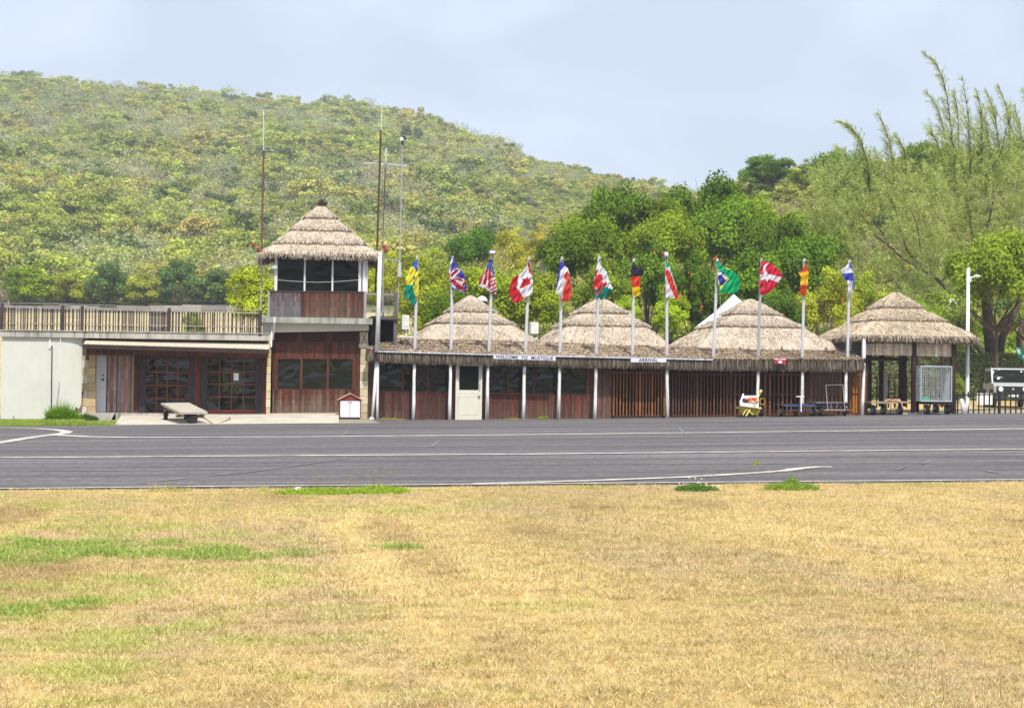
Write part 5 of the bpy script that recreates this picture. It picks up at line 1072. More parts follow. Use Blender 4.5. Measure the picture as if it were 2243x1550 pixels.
# ================================================================== MASTS
def mast(pts, Y, rad, mats, label, extra):
    a = P(pts[-1][0], pts[-1][1], Y); t = thing('antenna_mast', a, label, 'antenna mast'); 
    for i, ((p0, p1), rd, mt) in enumerate(zip(zip(pts[:-1], pts[1:]), rad, mats)): m = MB(); m.tube([P(*p1, Y), P(*p0, Y)], rd, 7); m.build('whip' if i == 0 else 'mast_pipe', mt, t)
    for k, ps in extra: m = MB(); m.tube([P(x, y, Y + dy) for x, y, dy in ps], k[1], 5); m.build(k[0], METALG if len(k) < 3 else k[2], t)
    return t
PALE = material('pale_fibreglass', (.62, .64, .66), rough=.5, var=.05, scale=3, bump=0)
mast([(577.5, 239), (577.5, 330), (573, 560), (571, 690)], 69.8, [.016, .038, .03], [PALE, RUST, METALG], 'rusty pipe mast with a pale whip antenna left of the tower roof', [(('cross_rod', .012), [(577, 328, 0), (608, 332, .1)])])
mast([(838, 195), (834.5, 285), (826, 555), (822, 640)], 71.9, [.016, .042, .03], [PALE, RUST, RUST], 'tallest rusty pipe mast with whip antenna right of the tower', [(('cross_rod', .010), [(808, 286, 0), (832, 284, .0)]), (('cable', .012, BLACKM), [(834, 300, -.06), (829, 420, -.06), (825, 540, -.06)]), (('cross_rod', .010, PALE), [(803, 473, 0), (824, 473, 0)])])
t = mast([(845.5, 324), (845, 358), (840, 480), (838, 690)], 72.4, [.022, .03, .028], [PALE, material('tan_pipe', (.25, .2, .13), rough=.8, var=.25, scale=6, bump=.1), METALG], 'short mast with a long horizontal cross antenna right of the tower', [(('cross_rod', .018, PALE), [(796, 357, .2), (845, 359, 0), (892, 364, -.2)]), (('cross_rod', .022), [(838, 366, 0), (850, 366, 0)]), (('cable', .012, BLACKM), [(844, 366, -.05), (842, 440, -.05), (838, 545, -.05)])])
mast([(881, 316), (879, 420), (876, 560), (870, 690)], 71.0, [.022, .022, .024], [METALG, METALG, METALG], 'thin grey mast with a weather sensor and wiring box beside the first flag', [(('side_arm', .012), [(880, 420, 0), (888, 420, 0)]), (('side_arm', .018), [(834, 566, -.3), (876, 572, 0)])])
c = P(881.5, 310, 71.0); t = thing('weather_sensor', c, 'small weather sensor with dark cups on top of the thin mast', 'weather sensor'); m = MB(); m.pbox(876.5, 883.5, 301, 308, 70.95, .12); m.build('housing', WHITE, t); m = MB(); m.tube([P(881.5, 306, 71), P(882, 317, 71)], .045, 8); m.build('neck', BLACKM, t)
for dx, dy in ((3.5, -9), (6, -4), (5, -7)): m = MB(); m.lathe(P(881.5 + dx, 309 + dy, 70.95), [(0, -.035), (.03, -.02), (.035, .02), (0, .03)], 8); m.build('cup', BLACKM, t)
m = MB(); m.pbox(872.5, 878.5, 574, 590, 70.9, .1); m.pbox(871, 879, 590, 606, 70.85, .16); m.build('wiring_box', material('box_grey', (.5, .5, .52), rough=.5, var=.1, scale=5, bump=.05), bpy.data.objects.get('antenna_mast.003'))
redglass = material('red_lamp_glass', (.38, .01, .04), rough=.25, var=.1, scale=3, bump=0, spec=.6)
for pa, pb, sup, l_ in (((556.5, 536), (566, 546), (571, 552), 'pair of red obstruction lights on a bracket left of the tower roof'), ((841, 541), (845.5, 548), (834, 566), 'pair of red obstruction lights beside the top of the tall white pole')):
    c = P(*sup, 69.6); t = thing('obstruction_light', c, l_, 'obstruction light', 'red lights beside the tower')
    for q in (pa, pb):
        p_ = P(*q, 69.6); m = MB(); m.lathe(p_, [(.035, -.07), (.055, -.05), (.06, .05), (.04, .08), (0, .09)], 12); m.build('red_lamp', redglass, t, smooth=True); m = MB(); m.tube([p_ - Vector((0, 0, .07)), P(q[0], 551 if q[0] < 600 else 566, 69.6)], .014, 6); m.build('stem', BLACKM, t)
    m = MB(); m.tube([P(min(pa[0], pb[0]), 551 if pa[0] < 600 else 566, 69.6), P(*sup, 69.6)], .014, 6); m.build('bracket', BLACKM, t)

# ================================================================== THINGS ON THE GROUND
# white cabinet
CY = 67.6; g0 = PZ(768, 917, CY); t = thing('storage_cabinet', P(768, 917, CY), 'white two door cabinet with a red brown gabled roof beside the tower', 'cabinet')
RB = material('cabinet_red_brown', (.22, .055, .035), rough=.5, var=.12, scale=5, bump=.05)
m = MB(); m.pbox(743.5, 791, 876, 914, CY + .03, .55); m.build('body', RB, t)
for a, b in ((745.5, 766.2), (767, 788.5)): m = MB(); m.pbox(a, b, 878, 913.5, CY, .025); d_ = m.build('door', material('cabinet_white', (.70, .69, .76), rough=.4, var=.03, scale=3, bump=0), t); m = MB(); xk = b - 2.4 if a < 760 else a + 2.4; m.lathe(P(xk, 881, CY), [(0, -.03), (.02, -.02), (.02, 0)], 8, axis='y'); m.build('handle', BLACKM, d_)
m = MB(); a, b, c = P(743, 876, CY + .01), P(792, 876, CY + .01), P(768, 864, CY + .01); o_ = Vector((0, .56, 0)); m.hexa([a, b, c, c], [a + o_, b + o_, c + o_, c + o_]); m.build('gable', RB, t)
m = MB(); o_ = Vector((0, .72, 0)); f_ = CY - .06
for p0, p1 in (((740, 876.5), (768, 862.5)), ((768, 862.5), (796, 878))):
    a, b = P(*p0, f_), P(*p1, f_); up = Vector((0, 0, .035)); m.hexa([a, b, b + up, a + up], [a + o_, b + o_, b + up + o_, a + up + o_])
m.build('roof', material('cabinet_roof_edge', (.48, .26, .18), rough=.6, var=.1, scale=5, bump=.05), t)
for a in (748, 786): m = MB(); m.pbox(a - 1.5, a + 1.5, 913.5, 918, CY + .06, .4); m.build('foot', BLACKM, t)

# carts
def wheel(parent, c, r_, w, axis='x', hub=None, hubcol=None):
    m = MB(); prof = [(r_ * .55, -w / 2), (r_ * .9, -w / 2), (r_, -w / 4), (r_, w / 4), (r_ * .9, w / 2), (r_ * .55, w / 2)]; m.lathe(c, prof, 20, axis=axis); wh = m.build('wheel', RUBBER, parent, smooth=False)
    m = MB(); m.lathe(c, [(r_ * .5, -w / 2 - .006), (r_ * .56, -w / 2 + .01), (r_ * .56, w / 2 - .01), (r_ * .5, w / 2 + .006)], 14, axis=axis); m.lathe(c, [(r_ * .16, -w / 2 - .03), (r_ * .16, w / 2 + .03)], 8, axis=axis); m.build('rim', hub or METALG, wh); return wh
pale_deck = material('pale_plank_deck', (.40, .36, .29), rough=.8, var=.14, scale=3, bump=.2, stretch=(.4, 3, 1))
t = thing('flat_cart', base_pt(405, 64.8), 'low flat bed luggage cart with pale deck parked on the concrete pad', 'cart')
gy = g1(PX(400, 65, 915), 65) + .06
D = [P(352, 883.5, 65.9), P(414, 882.5, 66.2), P(455, 903, 63.5), P(393, 903.5, 63.2)]
m = MB(); up = Vector((0, 0, .05)); q = [D[3], D[2], D[1], D[0]]; n0 = len(m.v)
m.face([v + up * .4 for v in q]); m.face([v - up for v in reversed(q)])
for i in range(4): a, b = q[i], q[(i + 1) % 4]; m.face([a - up, b - up, b + up * .4, a + up * .4])
m.build('deck', pale_deck, t)
m = MB(); 
for k in (.12, .88):
    a, b = D[0].lerp(D[1], k) - Vector((0, 0, .10)), D[3].lerp(D[2], k) - Vector((0, 0, .10)); m.tube([a, b], .035, 6)
for k in (.2, .82):
    a, b = D[0].lerp(D[3], k) - Vector((0, 0, .17)), D[1].lerp(D[2], k) - Vector((0, 0, .17)); m.tube([a, b], .04, 6)
m.build('chassis', material('cart_frame', (.26, .19, .10), rough=.8, var=.2, scale=6, bump=.1), t)
for (px_, Y, rr, ax_) in ((363, 65.5, .19, 'x'), (407, 65.7, .19, 'x'), (420, 63.45, .20, 'y')):
    x_ = PX(px_, Y, 915); z_ = g1(x_, Y) + .02 + .16 * min(1, max(0, (Y - 63.05) / 5.95)) + rr - .01; wheel(t, (x_, Y, z_), rr, .13, axis=ax_, hub=RUST if ax_ == 'x' else RUBBER)
m = MB(); m.tube([P(428, 912, 63.7), P(446, 914, 63.6), P(465, 927, 63.3)], .022, 6); m.tube([P(478, 928, 63.3), P(503, 917, 65.2)], .018, 6); m.tube([P(503, 913, 65.2), P(503.5, 920, 65.2)], .022, 6); m.build('tow_bar', MATS['cart_frame'], t)
# leaning plank, drain pipes, cables at the white wall
m = MB(); a, b = P(173, 908, 68.0), P(182, 838, 68.42); m.hexa([a + Vector((-.07, 0, 0)), a + Vector((.07, 0, 0)), b + Vector((.05, 0, 0)), b + Vector((-.05, 0, 0))], [a + Vector((-.07, .05, 0)), a + Vector((.07, .05, 0)), b + Vector((.05, .05, 0)), b + Vector((-.05, .05, 0))]); tag(m.build('leaning_plank', material('rust_plank', (.17, .07, .035), rough=.8, var=.25, scale=7, bump=.2), origin=a), 'narrow rusty brown plank leaning on the stone quoins', 'plank')
m = MB(); m.tube([P(131.5, 935, 67.3), P(131.5, 902, 67.3), P(134, 898.5, 67.3), P(140, 898, 67.3), P(166, 897.5, 67.5)], .075, 12); o = m.build('waste_pipe', WHITE, origin=P(131.5, 925, 67.3), smooth=True); tag(o, 'thick white elbow pipe rising out of the long grass', 'pipe')
m = MB(); m.tube([P(166, 897.5, 67.5), P(169.5, 897.5, 67.5)], .10, 12); m.build('pipe_cap', BLACKM, o)
m = MB(); m.tube([P(112.5, 905, 67.95), P(113, 840, 67.95), P(114, 762, 67.95), P(113, 757, 67.95)], .022, 6); o = m.build('black_conduit', material('conduit_dark', (.05, .05, .055), rough=.6, var=.2, scale=7, bump=0), origin=P(113, 905, 67.95)); tag(o, 'thin dark conduit running down the pale wall', 'conduit')
m = MB(); m.pbox(107, 111, 738, 763, 67.96, .04); tag(m.build('white_duct', WHITE, origin=P(109, 763, 67.96)), 'short white duct under the roof slab above the dark conduit', 'duct')
m = MB(); m.tube([P(132.5, 735, 67.95), P(132, 810, 67.95), P(131, 860, 67.95), P(131, 900, 67.9)], [.02, .02, .01, .01], 6); tag(m.build('white_downpipe', WHITE, origin=P(131, 900, 67.95)), 'slender white downpipe on the rounded corner of the pale wall', 'downpipe')
m = MB(); m.tube([P(0, 918, 67.92), P(20, 918.5, 67.9), P(45, 918, 67.9), P(60, 919.5, 67.9), P(80, 920, 67.9), P(102, 921.5, 67.9)], .014, 5); m.tube([P(28, 918, 67.92), P(30, 911, 67.95), P(33, 916, 67.95)], .01, 5); tag(m.build('loose_cable', BLACKM, origin=P(50, 920, 67.9)), 'loose black cable along the foot of the pale wall', 'cable')
m = MB(); m.tube([P(131, 835, 67.94), P(124, 892, 67.92)], .006, 4); tag(m.build('thin_wire', BLACKM, origin=P(124, 892, 67.9)), 'thin dark wire hanging beside the white downpipe', 'wire')

# yellow two wheeled trailer with its open box
YLW = material('trailer_yellow', (.62, .50, .12), rough=.55, var=.22, scale=7, bump=.1); YL2 = material('tank_yellow', (.66, .52, .02), rough=.5, var=.2, scale=6, bump=.1)
t = thing('yellow_trailer', base_pt(1642, 67.6), 'small yellow trailer carrying an open white box of red gear', 'trailer')
m = MB(); m.pbox(1624, 1668, 891, 895.5, 67.5, .8); m.build('frame', YLW, t)
m = MB(); a, b, c, d = P(1645, 893, 67.7), P(1667, 893, 67.7), P(1661, 909, 67.7), P(1645, 909, 67.7); o_ = Vector((0, .45, 0)); m.hexa([d, c, b, a], [v + o_ for v in (d, c, b, a)]); m.build('tank', YL2, t, bevel=.03)
m = MB(); a, b, c, d = P(1624, 893, 67.6), P(1644, 893, 67.6), P(1632, 907, 67.6), P(1627, 907, 67.6); m.hexa([d, c, b, a], [v + o_ for v in (d, c, b, a)]); m.build('side_tank', YLW, t, bevel=.02)
wb = material('box_white', (.70, .69, .66), rough=.6, var=.08, scale=5, bump=.05)
A0, A1, B1, B0 = P(1622, 881, 67.35), P(1661, 886, 67.35), P(1660, 866, 68.1), P(1627, 866, 68.1); m = MB()
for a, b in ((A0, A1), (A1, B1), (B1, B0), (B0, A0)):
    h = Vector((0, 0, -.13)); n_ = (b - a).cross(Vector((0, 0, 1))).normalized() * .02; m.hexa([a + h, b + h, b, a], [a + h + n_, b + h + n_, b + n_, a + n_])
hh = Vector((0, 0, -.13)); m.face([A0 + hh, A1 + hh, B1 + hh, B0 + hh]); m.build('open_box', wb, t)
for p0, p1 in (((1621, 883), (1628, 863)), ((1660, 888), (1661, 863))): m = MB(); m.tube([P(*p0, 67.4), P(*p1, 67.9)], .03, 6); m.build('box_arm', WHITE, t)
m = MB(); m.tube([P(1649, 893, 67.3), P(1669, 855, 67.3)], .022, 6); m.tube([P(1664, 860, 67.3), P(1669, 854, 67.3)], .05, 8); m.build('lever', YLW, t)
m = MB(); 
for i in range(14):
    an = i / 13 * 4.9; m.v; 
pts = [P(1670 + 6 * math.cos(k * .5), 879 + 7 * math.sin(k * .5), 67.6 + .01 * k) for k in range(22)]; m.tube(pts, .018, 5); m.build('hose_coil', material('hose_amber', (.40, .22, .03), rough=.6, var=.2, scale=6, bump=0), t)
m = MB(); m.tube([P(1634, 911, 67.2), P(1643, 897, 67.4)], .03, 6); m.tube([P(1627, 909, 67.3), P(1634, 897, 67.4)], .02, 6); m.tube([P(1636, 896, 67.35), P(1650, 908, 67.3)], .02, 6); m.build('draw_bar', YLW, t)
wheel(t, tuple(P(1668, 902, 67.9)), .17, .12, axis='x'); wheel(t, tuple(P(1636, 902, 68.1)), .17, .12, axis='x')
r_ = random.Random(4)
def heap(px0, px1, py, Y, cols, name, label, cat):
    m = MB(); c = P((px0 + px1) / 2, py + 3, Y)
    for i in range(16):
        q = P(r_.uniform(px0, px1), py + r_.uniform(-3, 2), Y + r_.uniform(-.15, .15)); R_ = r_.uniform(.03, .07); pr = [(0, -R_), (R_ * .8, -R_ * .5), (R_, 0), (R_ * .7, R_ * .6), (0, R_)]; m.lathe((q.x, q.y, q.z), pr, 7, r_.choice(cols))
    return tag(m.build(name, STONE, origin=c), label, cat)
heap(1641, 1657, 875, 67.7, [(.75, .07, .02), (.80, .25, .02), (.62, .05, .03)], 'red_gear', 'bright orange red bundle lying in the open white box', 'bundle')
heap(1629, 1641, 877, 67.65, [(.12, .06, .05), (.20, .11, .09), (.07, .04, .05)], 'brown_chain_heap', 'dull brown heap lying in the left of the open white box', 'heap')

# blue-black flat carts before the gates
dk = material('cart_blue_black', (.03, .035, .06), rough=.5, var=.2, scale=6, bump=.05); bl = material('cart_blue_edge', (.055, .08, .17), rough=.5, var=.12, scale=6, bump=.05)
t = thing('luggage_cart', base_pt(1745, 67.9), 'dark low luggage cart with a blue front edge before the slatted rail', 'cart'); gz_ = g1(PX(1745, 67.8, 900), 67.8) + .02
m = MB(); m.pbox(1702, 1786, 884.5, 886.5, 67.5, 1.2); m.build('deck', dk, t); m = MB(); m.pbox(1718, 1786, 886, 889.5, 67.46, .04); m.build('edge_rail', bl, t)
m = MB(); m.pbox(1728, 1777, 896.5, 898, 67.5, .04); m.pbox(1728, 1729.5, 897, 903, 67.5, .04); m.pbox(1775.5, 1777, 897, 903, 67.5, .04); m.build('lower_frame', bl, t)
for x in (1712, 1782):
    for Y in (67.7, 68.5): q = P(x, 901, Y); wheel(t, (q.x, Y, gz_ + .18), .18, .1, axis='x')
m = MB(); m.tube([P(1754.5, 869, 67.3), P(1755, 902, 67.2)], .022, 6); m.tube([P(1744.5, 868.5, 67.3), P(1762, 868.5, 67.3)], .02, 6); m.build('pull_handle', WHITE, t)
t = thing('luggage_cart', base_pt(1822, 67.9), 'dark low luggage cart with an upright hoop frame before the slatted rail', 'cart')
m = MB(); m.pbox(1787, 1857, 880.5, 883, 67.6, 1.1); m.build('deck', material('cart_grey_deck', (.16, .15, .15), rough=.7, var=.2, scale=6, bump=.1), t); m = MB(); m.pbox(1788, 1856, 883, 890, 67.66, .9); m.build('body', dk, t)
m = MB(); m.tube([P(1813, 897, 67.4), P(1809, 843, 67.5), P(1846, 842.5, 67.5), P(1850.5, 897, 67.4)], .014, 6); m.build('hoop', METALG, t); m = MB(); m.tube([P(1808, 898, 67.4), P(1852, 898, 67.4)], .025, 6); m.build('step_bar', material('tan_bar', (.35, .24, .18), rough=.7, var=.2, scale=6, bump=0), t)
for x in (1819, 1832): m = MB(); m.tube([P(x + 2, 884, 67.5), P(x, 895, 67.4)], .016, 5); m.build('blue_strut', bl, t)
for x in (1796, 1850):
    for Y in (67.8, 68.5): q = P(x, 901, Y); wheel(t, (q.x, Y, g1(q.x, Y) + .18), .18, .1, axis='x')

# pavilion carts
t = thing('luggage_cart', base_pt(1950, 68.2), 'pale wooden flat luggage cart under the thatched pavilion', 'cart')
m = MB(); m.pbox(1908, 1992, (880, 879), (883.5, 882.5), 68.2, 1.1); m.build('deck', material('worn_deck', (.30, .25, .15), rough=.8, var=.25, scale=5, bump=.2), t)
for x in (1913, 1935, 1972):
    for Y in (68.45, 69.1): q = P(x, 900, Y); wheel(t, (q.x, Y, g1(q.x, Y) + .19), .19, .12, axis='x')
m = MB(); m.tube([P(1909, 884, 68.2), P(1907, 904, 68.2)], .018, 5); m.tube([P(1952, 884, 68.25), P(1950, 905, 68.25)], .015, 5); m.tube([P(1962, 884, 68.25), P(1964, 905, 68.25)], .015, 5); m.tube([P(1950, 895, 68.25), P(1964, 895, 68.25)], .013, 5); m.build('under_frame', BLACKM, t)
m = MB(); r_ = random.Random(9)
for k in range(4):
    ps = [P(1938 + 32 * i / 10 + r_.uniform(-2, 2), 877.5 + r_.uniform(-3, 2), 68.3 + .05 * k) for i in range(11)]; m.tube(ps, .028, 6)
m.tube([P(1966, 876, 68.2), P(1974, 880, 68.12), P(1976, 888, 68.12), P(1978, 894, 68.12)], .028, 6); tag(m.build('luggage_straps', material('pink_strap', (.58, .30, .24), rough=.8, var=.3, scale=5, bump=.1), origin=P(1950, 880, 68.3)), 'pinkish straps heaped on the wooden cart', 'straps')
# cage trailer
t = thing('cage_trailer', base_pt(2045, 68.0), 'tall wire mesh luggage cage trailer on a black chassis', 'trailer')
fl, fr_, bl_, br_ = (2017, 68.0), (2084, 68.0), (1997, 70.6), (2060, 70.6)
def cz(px, py, Y): return P(px, py, Y)
FL0, FR0, BL0, BR0 = cz(2017, 878, 68.0), cz(2084, 877, 68.0), cz(1997, 886, 69.6), cz(2058, 886, 69.6)
h_ = (cz(2017, 802, 68.0).z - FL0.z); BL0.z = FL0.z; BR0.z = FL0.z; FR0.z = FL0.z
BL0 = Vector((FL0.x + (PX(1997, 70.4, 840) - FL0.x), 70.4, FL0.z)); BR0 = Vector((FR0.x + (BL0.x - FL0.x), 70.4, FL0.z)); U_ = Vector((0, 0, h_))
CW = material('galvanised_wire', (.55, .60, .64), rough=.4, var=.08, scale=6, bump=0, metal=.4)
m = MB()
for a in (FL0, FR0, BL0, BR0): m.tube([a, a + U_], .022, 6)
for a, b in ((FL0, FR0), (FR0, BR0), (BR0, BL0), (BL0, FL0)): m.tube([a, b], .022, 6); m.tube([a + U_, b + U_], .022, 6)
m.build('frame', CW, t)
def mesh_panel(a, b, nh, nv, name='wire_mesh', wr=.0045):
    m = MB()
    for i in range(1, nh): z = U_ * (i / nh); m.tube([a + z, b + z], wr, 4, cap=False)
    for i in range(1, nv): q = a.lerp(b, i / nv); m.tube([q, q + U_], wr * .9, 4, cap=False)
    m.build(name, CW, t)
mesh_panel(FL0, FR0, 17, 14); mesh_panel(BL0, FL0, 17, 14); mesh_panel(BL0, BR0, 10, 8, wr=.0035); mesh_panel(FR0, BR0, 12, 8, wr=.0035)
m = MB(); m.box(BL0.x + .0, FR0.x, 68.02, 70.4, FL0.z - .12, FL0.z - .02); m.build('chassis', BLACKM, t)
for (x, Y) in ((2030, 68.3), (2075, 68.3), (2006, 70.0), (2050, 70.0)): q = P(x, 900, Y); wheel(t, (q.x, Y, g1(q.x, Y) + .2), .2, .14, axis='x')
m = MB(); a, b, c, d = P(2064, 876, 69.0), P(2079, 876, 68.6), P(2080, 814, 68.6), P(2072, 824, 69.0); o_ = Vector((0, .03, 0)); m.hexa([a, b, c, d], [v + o_ for v in (a, b, c, d)]); tag(m.build('white_sheet', WHITE, origin=a), 'white sheet standing inside the wire cage trailer', 'panel')
m = MB(); a = P(2026, 873, 68.5); m.lathe(a, [(.2, -.06), (.16, .02), (.05, .07), (0, .08)], 10, (.02, .28, .17)); tag(m.build('green_bundle', STONE, origin=a), 'small green bundle on the floor of the wire cage', 'bundle')

# metal picket fence on the right, white bollards, lamp post
t = thing('metal_fence', base_pt(2165, 68.9), 'low black metal picket fence at the right edge', 'fence'); FYR = 68.9
m = MB(); 
for xx in np.arange(2098, 2262, 11.6): m.pbox(xx - 1.4, xx + 1.4, 858 if (xx < 2150) else 859, 906, FYR, .03)
m.build('pickets', BLACKM, t)
m = MB(); m.pbox(2086, 2262, (864, 860.5), (866.5, 863.5), FYR - .02, .05, (.10, .09, .08)); m.build('rail', BLACKM, t); m = MB(); m.pbox(2086, 2262, (897, 894), (899, 896), FYR - .02, .05); m.build('rail', BLACKM, t)
for x in (2092, 2190, 2250): m = MB(); m.pbox(x - 2.5, x + 2.5, 858, 907, FYR - .03, .09, (.1, .09, .08)); m.build('post', BLACKM, t)
bw = material('bollard_white', (.72, .66, .66), rough=.7, var=.12, scale=6, bump=.1)
t = thing('forked_bollard', base_pt(2113, 68.2), 'short white forked stump standing in front of the black fence', 'bollard')
for p0, p1, wd in (((2112, 908), (2106, 873), .07), ((2114, 908), (2120.5, 871), .06)):
    m = MB(); a, b = P(*p0, 68.2), P(*p1, 68.2); m.tube([a, a.lerp(b, .6), b], [wd * 1.5, wd * 1.1, wd * .75], 9); m.build('prong', bw, t, smooth=True)
LY = 70.0; a, b = P(2118.5, 885, LY), P(2121, 589, LY); t = thing('street_lamp', (a.x, LY, g1(a.x, LY)), 'slender white lamp post with a short arm right of the pavilion', 'street lamp')
m = MB(); m.tube([Vector((a.x, LY, g1(a.x, LY))), a, b], [.08, .08, .065], 10); m.lathe(b, [(.07, 0), (.07, .04), (0, .07)], 10); m.build('pole', WHITE, t, smooth=True); m = MB(); m.tube([P(2122, 608, LY), P(2133, 607, LY), P(2141, 604.5, LY - .1)], [.03, .03, .028], 6); m.build('arm', WHITE, t)
m = MB(); q = P(2140, 605, LY - .1); m.lathe((q.x, q.y, q.z), [(0, -.13), (.05, -.10), (.06, .03), (.04, .10), (0, .11)], 10, axis='x'); m.build('lamp_head', WHITE, t, smooth=True); m = MB(); m.pbox(2121.5, 2127, 609, 618, LY - .08, .12); m.build('control_box', WHITE, t)

# ------------------------------------------------------------------ car
CYR = 79.0
def car():
    loc = P(2206, 892, CYR); s = (loc.z); root = thing('parked_car', loc, 'silver white boxy off road car parked behind the black fence', 'car')
    ang = R(-14); w, L = 1.62, 3.3; body = material('car_silver_white', (.36, .37, .35), rough=.35, var=.03, scale=2, bump=0, spec=.3); blk = BLACKM; gl = GLASS
    def TM(x, y, z): return (loc.x + x * math.cos(ang) - y * math.sin(ang), loc.y + x * math.sin(ang) + y * math.cos(ang), loc.z + z)
    def prism(m, prof, x0, x1, col=(1, 1, 1)):
        a = [TM(x0, y, z) for y, z in prof]; b = [TM(x1, y, z) for y, z in prof]; m.face(list(reversed(a)), col); m.face(b, col)
        for i in range(len(prof)): j = (i + 1) % len(prof); m.face([a[i], a[j], b[j], b[i]], col)
    h = w / 2
    m = MB(); prism(m, [(-1.55, .42), (-1.58, .93), (-1.45, 1.02), (-.55, 1.07), (-.45, 1.07), (1.65, 1.07), (1.70, .45)], -h, h); m.build('body', body, root, bevel=.03)
    m = MB(); prism(m, [(-.60, 1.05), (-.28, 1.66), (-.15, 1.72), (1.50, 1.72), (1.66, 1.05)], -h + .06, h - .06); m.build('cabin', body, root, bevel=.04)
    m = MB(); m.face([TM(-h + .12, -.60, 1.10), TM(h - .12, -.60, 1.10), TM(h - .13, -.305, 1.655), TM(-h + .13, -.305, 1.655)]); m.build('windscreen', gl, root)
    for sx in (-1, 1):
        for (ya, yb) in ((-.38, .42), (.52, 1.42)):
            m = MB(); x = sx * (h - .052); sl = .18 if ya < 0 else 0; q = [TM(x, ya, 1.12), TM(x, yb, 1.12), TM(x, yb, 1.58), TM(x, ya + sl, 1.58)]; m.face(q if sx > 0 else list(reversed(q))); m.build('side_window', gl, root)
        m = MB(); m.hexa([TM(sx * (h + .02), -.42, 1.05), TM(sx * (h + .2), -.42, 1.05), TM(sx * (h + .2), -.42, 1.25), TM(sx * (h + .02), -.42, 1.25)], [TM(sx * (h + .02), -.32, 1.05), TM(sx * (h + .2), -.32, 1.05), TM(sx * (h + .2), -.32, 1.25), TM(sx * (h + .02), -.32, 1.25)]); m.build('wing_mirror', blk, root)
    m = MB(); prism(m, [(-1.60, .66), (-1.60, .92), (-1.56, .92), (-1.56, .66)], -h + .12, h - .12); m.build('grille', blk, root)
    for sx in (-1, 1):
        c = TM(sx * (h - .30), -1.63, .79); m = MB(); m.lathe(c, [(.0, -.02), (.10, -.01), (.115, .03)], 16, axis='y'); m.build('headlight', material('headlamp', (.75, .78, .8), rough=.1, var=0.02, scale=3, bump=0, spec=.8), root, smooth=False)
    m = MB(); c = TM(0, -1.615, .80)
    for (a0, b0, a1, b1) in ((.05, .035, -.05, .035), (-.05, .035, .05, -.035), (.05, -.035, -.05, -.035)): m.tube([(c[0] + a0, c[1], c[2] + b0), (c[0] + a1, c[1], c[2] + b1)], .012, 5)
    m.build('badge', MATS['galvanised_wire'], root)
    m = MB(); prism(m, [(-1.72, .38), (-1.72, .62), (-1.55, .64), (-1.5, .38)], -h, h); m.build('bumper', material('bumper_dark', (.05, .05, .055), rough=.6, var=.1, scale=4, bump=0), root)
    m = MB(); m.face([TM(-.2, -1.735, .47), TM(.2, -1.735, .47), TM(.2, -1.735, .57), TM(-.2, -1.735, .57)]); m.build('number_plate', WHITE, root)
    for sx in (-1, 1):
        for y in (-1.05, 1.1):
            c = TM(sx * (h - .06), y, .33); m = MB(); ca = math.cos(ang); pr = [(.18, -.1), (.31, -.1), (.33, -.05), (.33, .05), (.31, .1), (.18, .1)]
            m.lathe((0, 0, 0), pr, 20, axis='x'); m.v = [(c[0] + v[0] * ca - v[1] * math.sin(ang), c[1] + v[0] * math.sin(ang) + v[1] * ca, c[2] + v[2]) for v in m.v]; wh = m.build('wheel', RUBBER, root)
            m = MB(); m.lathe((0, 0, 0), [(.05, -.12), (.18, -.09), (.18, .09), (.05, .12)], 12, axis='x'); m.v = [(c[0] + v[0] * ca - v[1] * math.sin(ang), c[1] + v[0] * math.sin(ang) + v[1] * ca, c[2] + v[2]) for v in m.v]; m.build('rim', METALG, wh)
            m = MB(); prism(m, [(y - .45, .45), (y - .36, .72), (y - .2, .80), (y + .2, .80), (y + .36, .72), (y + .45, .45), (y + .37, .45), (y + .2, .68), (y - .2, .68), (y - .37, .45)], sx * (h - .05), sx * (h + .05)); m.build('wheel_arch', MATS['bumper_dark'], root)
    m = MB(); m.hexa([TM(-h - .02, -.3, .55), TM(-h - .012, .5, .55), TM(-h - .012, .5, .95), TM(-h - .02, -.3, .95)], [TM(-h + .01, -.3, .55), TM(-h + .01, .5, .55), TM(-h + .01, .5, .95), TM(-h + .01, -.3, .95)]); m.build('door', body, root)
    return root
car()
# white board leaning by the fence, green banner
m = MB(); m.pbox(2140, 2174, 861, 886, 76.5, .04); tag(m.build('white_board', WHITE, origin=P(2157, 886, 76.5)), 'plain white board standing beside the silver car', 'board')
t = thing('banner', P(2236, 795, 73.0), 'green banner with white marks slanting in at the right edge', 'banner')
m = MB(); gr = material('banner_green', (.01, .20, .12), rough=.6, var=.06, scale=3, bump=.02)
a, b, c, d = P(2222, 755, 73), P(2262, 778, 73), P(2262, 806, 73.1), P(2230, 782, 73.1); N_ = 8
for i in range(N_):
    for j in range(5):
        f = lambda u, v: (a.lerp(b, u)).lerp(d.lerp(c, u), v) + Vector((0, .05 * math.sin(u * 9 + v * 2), 0)); m.face([f(i / N_, (j + 1) / 5), f((i + 1) / N_, (j + 1) / 5), f((i + 1) / N_, j / 5), f(i / N_, j / 5)])
o = m.build('cloth', gr, t); s_ = o.modifiers.new('t', 'SOLIDIFY'); s_.thickness = .01
m = MB()
for p0, p1 in (((2227, 764), (2233, 776)), ((2235, 766), (2228, 772)), ((2230, 762), (2236, 775)), ((2240, 778), (2243, 784))): m.tube([P(*p0, 72.88), P(*p1, 72.88)], .016, 5)
m.build('white_marks', WHITE, t)
